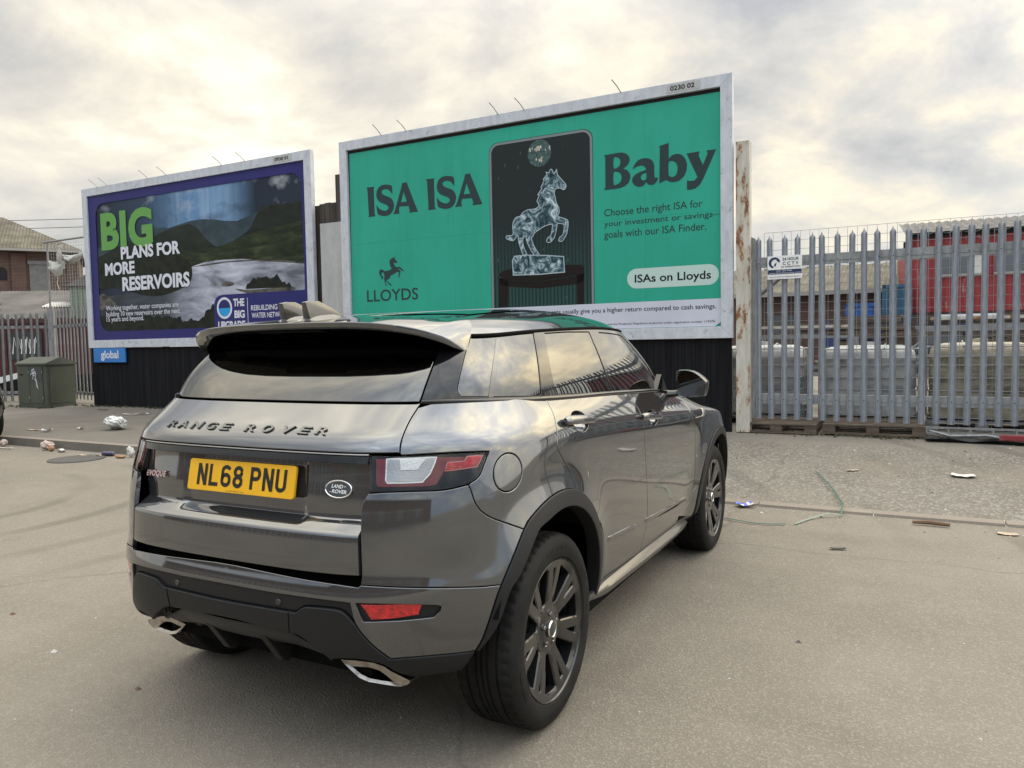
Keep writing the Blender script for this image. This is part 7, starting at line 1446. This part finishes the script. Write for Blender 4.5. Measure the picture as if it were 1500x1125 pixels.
def flatbit(name,s,n,w,d,mat,label,cat,sd=1,curl=.02,rz_=0.,mat2=None):
    rr=random.Random(sd); nx,ny=7,5; V=[]
    for j in range(ny):
        for i in range(nx):
            x,y_=(i/(nx-1)-.5),(j/(ny-1)-.5); V.append((x*w*(1-.25*abs(y_))+rr.uniform(-.03,.03)*w,y_*d+rr.uniform(-.05,.05)*d,.004+curl*(x*x*2+y_*y_)+rr.uniform(0,curl*.3)))
    mb=MB(); F=[(j*nx+i,j*nx+i+1,(j+1)*nx+i+1,(j+1)*nx+i) for j in range(ny-1) for i in range(nx-1)]; mb.add(V,F); 
    if mat2: mb.m=[1 if rr.random()<.45 else 0 for _ in F]
    return tagp(place(mb.build(name,[mat]+([mat2] if mat2 else []),None,smooth=40,fix=False),s,n,GZ(s,n),rz_),label,cat)
bag=crumple('plastic_bag',-11.43,7.80,.135,'bag_plastic','white carrier bag with green print lying on the pavement near the kerb','bag',(1.55,.85,.72),3,.1,3,.42)
mb=MB(); mb.add([(-.05,-.08,.195),(.05,-.07,.205),(.10,-.02,.21),(.04,.02,.212),(-.02,-.02,.21)],[(0,1,2,3,4)]); o=mb.build('bag_print','bag_print',bag,smooth=0,fix=False)
flatbit('plastic_spoon',-12.95,9.25,.55,.05,'paper_white','long white plastic strip on the pavement behind the carrier bag','strip',3,.03,.35)
flatbit('dark_scrap',-14.5,9.65,.30,.06,'satin_plastic','thin dark scrap on the pavement under the reservoir billboard','scrap',4,.02,.2)
flatbit('timber_offcut',-12.9,7.35,.34,.06,'card_brown','flat pale offcut lying on the pavement near the left kerb','offcut',5,.01)
flatbit('paper_scrap',-12.45,7.30,.22,.07,'paper_white','small white paper scrap on the pavement edge, left of the carrier bag','paper',6,.05,.3)
flatbit('paper_scrap',-12.1,7.65,.15,.06,'card_pink','tiny pinkish paper scrap on the pavement behind the crumpled kerb litter','paper',7,.04,.1)
crumple('crumpled_carton',-11.22,6.58,.075,'card_pink','pinkish crumpled carton in the gutter','carton',(1.2,.9,.8),5,.2,2,.45)
crumple('orange_wrapper',-11.02,6.52,.045,'food_orange','rusty orange wrapper between the crumpled carton and the foil','wrapper',(1.2,.8,.8),6)
crumple('foil_scrap',-10.78,6.52,.055,'can_metal','silvery crumpled foil in the gutter beside the orange wrapper','foil',(1.6,.7,.5),7)
crumple('crumpled_paper',-12.35,6.58,.055,'card_pink','small crumpled paper ball in the gutter near the black car','paper',(1,1,.9),8)
crumple('crumpled_tissue',-12.7,6.62,.05,'paper_white','tiny white crumpled tissue closest to the black car','tissue',(1,1,1.2),9)
flatbit('white_strip',-12.05,6.42,.42,.05,'paper_white','flat white strip lying in the gutter near the black car','strip',9,.015,.1)
can=thing('drinks_can',-9.72,6.52,.035,'dark purple drinks can lying in the gutter by the kerb','can',rz=.35)
mb=MB(); mb.lathe([(.028,-.085),(.033,-.075),(.033,.075),(.028,.085)],20,T=Matrix.Rotation(R(90),4,'Z')); mb.build('can_body','can_purple',can,smooth=40)
mb=MB(); mb.lathe([(.0005,.083),(.026,.0855),(.028,.086),(.0285,.08)],20,T=Matrix.Rotation(R(-90),4,'Z')); mb.build('can_lid','can_metal',can,smooth=40)
crumple('paper_cup',-9.30,6.56,.058,'paper_white','crushed white paper cup leaning on the kerb beside the drinks can','cup',(.8,.9,1.0),11,.4,2,.5)
crumple('food_tray',-9.38,6.46,.045,'food_orange','spilled orange food scraps beside the crushed cup','food',(1.8,.9,.45),12)
flatbit('pale_wrapper',-9.95,6.40,.42,.06,'card_brown','long pale wrapper lying on the road left of the drinks can','wrapper',13,.02,.15)
mb=MB(); mb.lathe([(.0005,.014),(.29,.014),(.30,.010),(.31,.010),(.34,.013),(.345,.001)],40,axis='Z'); mb.build('manhole_cover','cast_iron',None,smooth=20)
tagp(place(bpy.data.objects['manhole_cover'],-9.86,6.16,.001),'dark round iron manhole cover set in the road','manhole cover')
flatbit('paper_wrapper',-1.27,6.66,.15,.12,'paper_white','crumpled blue and white wrapper by the flush kerb near the front wheel','wrapper',14,.04,.4,'paper_blue')
flatbit('white_plate',.43,8.22,.20,.14,'paper_white','flat white paper plate on the gravelly forecourt','plate',15,.02)
flatbit('wood_chip',-.52,8.20,.13,.05,'card_brown','small pale chip of wood on the forecourt','wood chip',16,.01,.6)
flatbit('square_tile',.62,6.46,.13,.08,'card_brown','flat pale tile fragment on the road at the kerb edge','tile',17,.006)
mb=MB(); mb.tube([(-.13,0,.02),(-.02,.015,.024),(.12,.0,.02)],.016,7,rs=[.012,.018,.014]); tagp(place(mb.build('wooden_stick','stick_wood',None),.14,6.52,.002),'short brown stick lying on the flush kerb','stick')
flatbit('black_scrap',-.44,5.55,.11,.035,'satin_plastic','small black plastic scrap alone on the open road','scrap',18,.01,.3)
def strap(P,mat,label,w=.0075):
    mb=MB(); Q=[tuple(p) for p in crsp([(s,n,zg(s,n)+h) for s,n,h in P],6,False)]; mb.tube(Q,w,6,sq=.45); return tagp(place(mb.build('plastic_strap',mat,None),0,0,0),label,'strap')
strap([(-1.50,6.16,.012),(-1.29,6.11,.015),(-1.10,6.06,.012),(-.94,6.08,.012),(-.86,6.12,.014)],'green_strap','dark green plastic strap curving on the road by the front wheel')
strap([(-.80,6.15,.012),(-.70,6.40,.014),(-.60,6.52,.03),(-.50,6.55,.02)],'pale_strap','pale green plastic strap running up to the flush kerb')
strap([(-.505,6.56,.02),(-.50,6.75,.05),(-.53,6.95,.03),(-.66,7.45,.03),(-.84,8.02,.02)],'green_strap','green plastic strap lying across the forecourt beyond the kerb')
# crumbs of grit and flecks on the road, and moss at the wall foot
mb=MB(); rr=random.Random(11)
for k in range(1500):
    s,n=(rr.uniform(-14,4),rr.uniform(1.0,6.7)) if k<420 else (rr.uniform(-14,6),6.70-abs(rr.gauss(0,.14))) if k<850 else (rr.uniform(-4.5,4),rr.uniform(6.9,9.9))
    r=rr.uniform(.002,.006) if rr.random()<.93 else rr.uniform(.008,.016); z=zg(s,n); a=rr.uniform(0,6.3)
    V=[(s+r*math.cos(a+t)*1.3,n+r*math.sin(a+t),z+.001) for t in (0,1.57,3.14,4.71)]+[(s,n,z+r*.9)]; mb.add(V,[(0,1,4),(1,2,4),(2,3,4),(3,0,4)],rr.choice((0,0,1,2)))
o=place(mb.build('grit',['paper_white','stick_wood','kerb_face'],None,smooth=0,fix=False),0,0,0); o['kind']='stuff'; o['label']='loose grit and flecks scattered over the road and forecourt'; o['category']='grit'
mb=MB(); 
for k in range(900):
    s=rr.uniform(-20,-9.3) if k<600 else rr.uniform(-2,4); n=(rr.gauss(10.14,.05) if s>-16.2 else rr.gauss(9.62,.06)) if k<600 else rr.gauss(9.98,.05); z=zg(s,n); h=rr.uniform(.01,.05); a=rr.uniform(0,6.3); w_=rr.uniform(.01,.03)
    mb.add([(s-w_*math.cos(a),n-w_*math.sin(a),z),(s+w_*math.cos(a),n+w_*math.sin(a),z),(s+rr.uniform(-.02,.02),n+rr.uniform(-.02,.02),z+h)],[(0,1,2)])
o=place(mb.build('moss','moss',None,smooth=0,fix=False),0,0,0); o['kind']='stuff'; o['label']='moss and small weeds along the foot of the boards and fence'; o['category']='weeds'
# ================================================================== across the road (seen in the car's reflections)
ob=thing('brick_warehouse',-30,-16,0,'dark brick warehouse across the road behind the viewer','warehouse')
mb=MB(); mb.box(0,52,-10,0,0,5.2); mb.build('wall','dark_brick',ob,smooth=0)
mb=MB(); corr(mb,(-.4,.4,5.2),(52.4,.4,5.2),(0,-6,1.6),60,.04); mb.build('roof','grey_roof',ob,smooth=40,fix=False)
for x in range(3,50,6):
    mb=MB(); mb.box(x,x+2.2,-.02,.05,1.2,3.2); mb.build('window','window_grey',ob,smooth=0)
of=thing('palisade_fence',-16,-9,0,'galvanised palisade fence along the far side of the road behind the viewer','fence')
pm=pale_mesh(2.2).build('pale','galvanised',of,smooth=25)
for i in range(90):
    o=pm if i==0 else pm.copy()
    if i: COL.objects.link(o)
    o.parent=of; o.location=(i*.30,0,.1)
for z0 in (.4,2.0):
    mb=MB(); mb.box(0,27,-.06,-.02,z0,z0+.09); mb.build('rail','weathered_galv',of,smooth=0)
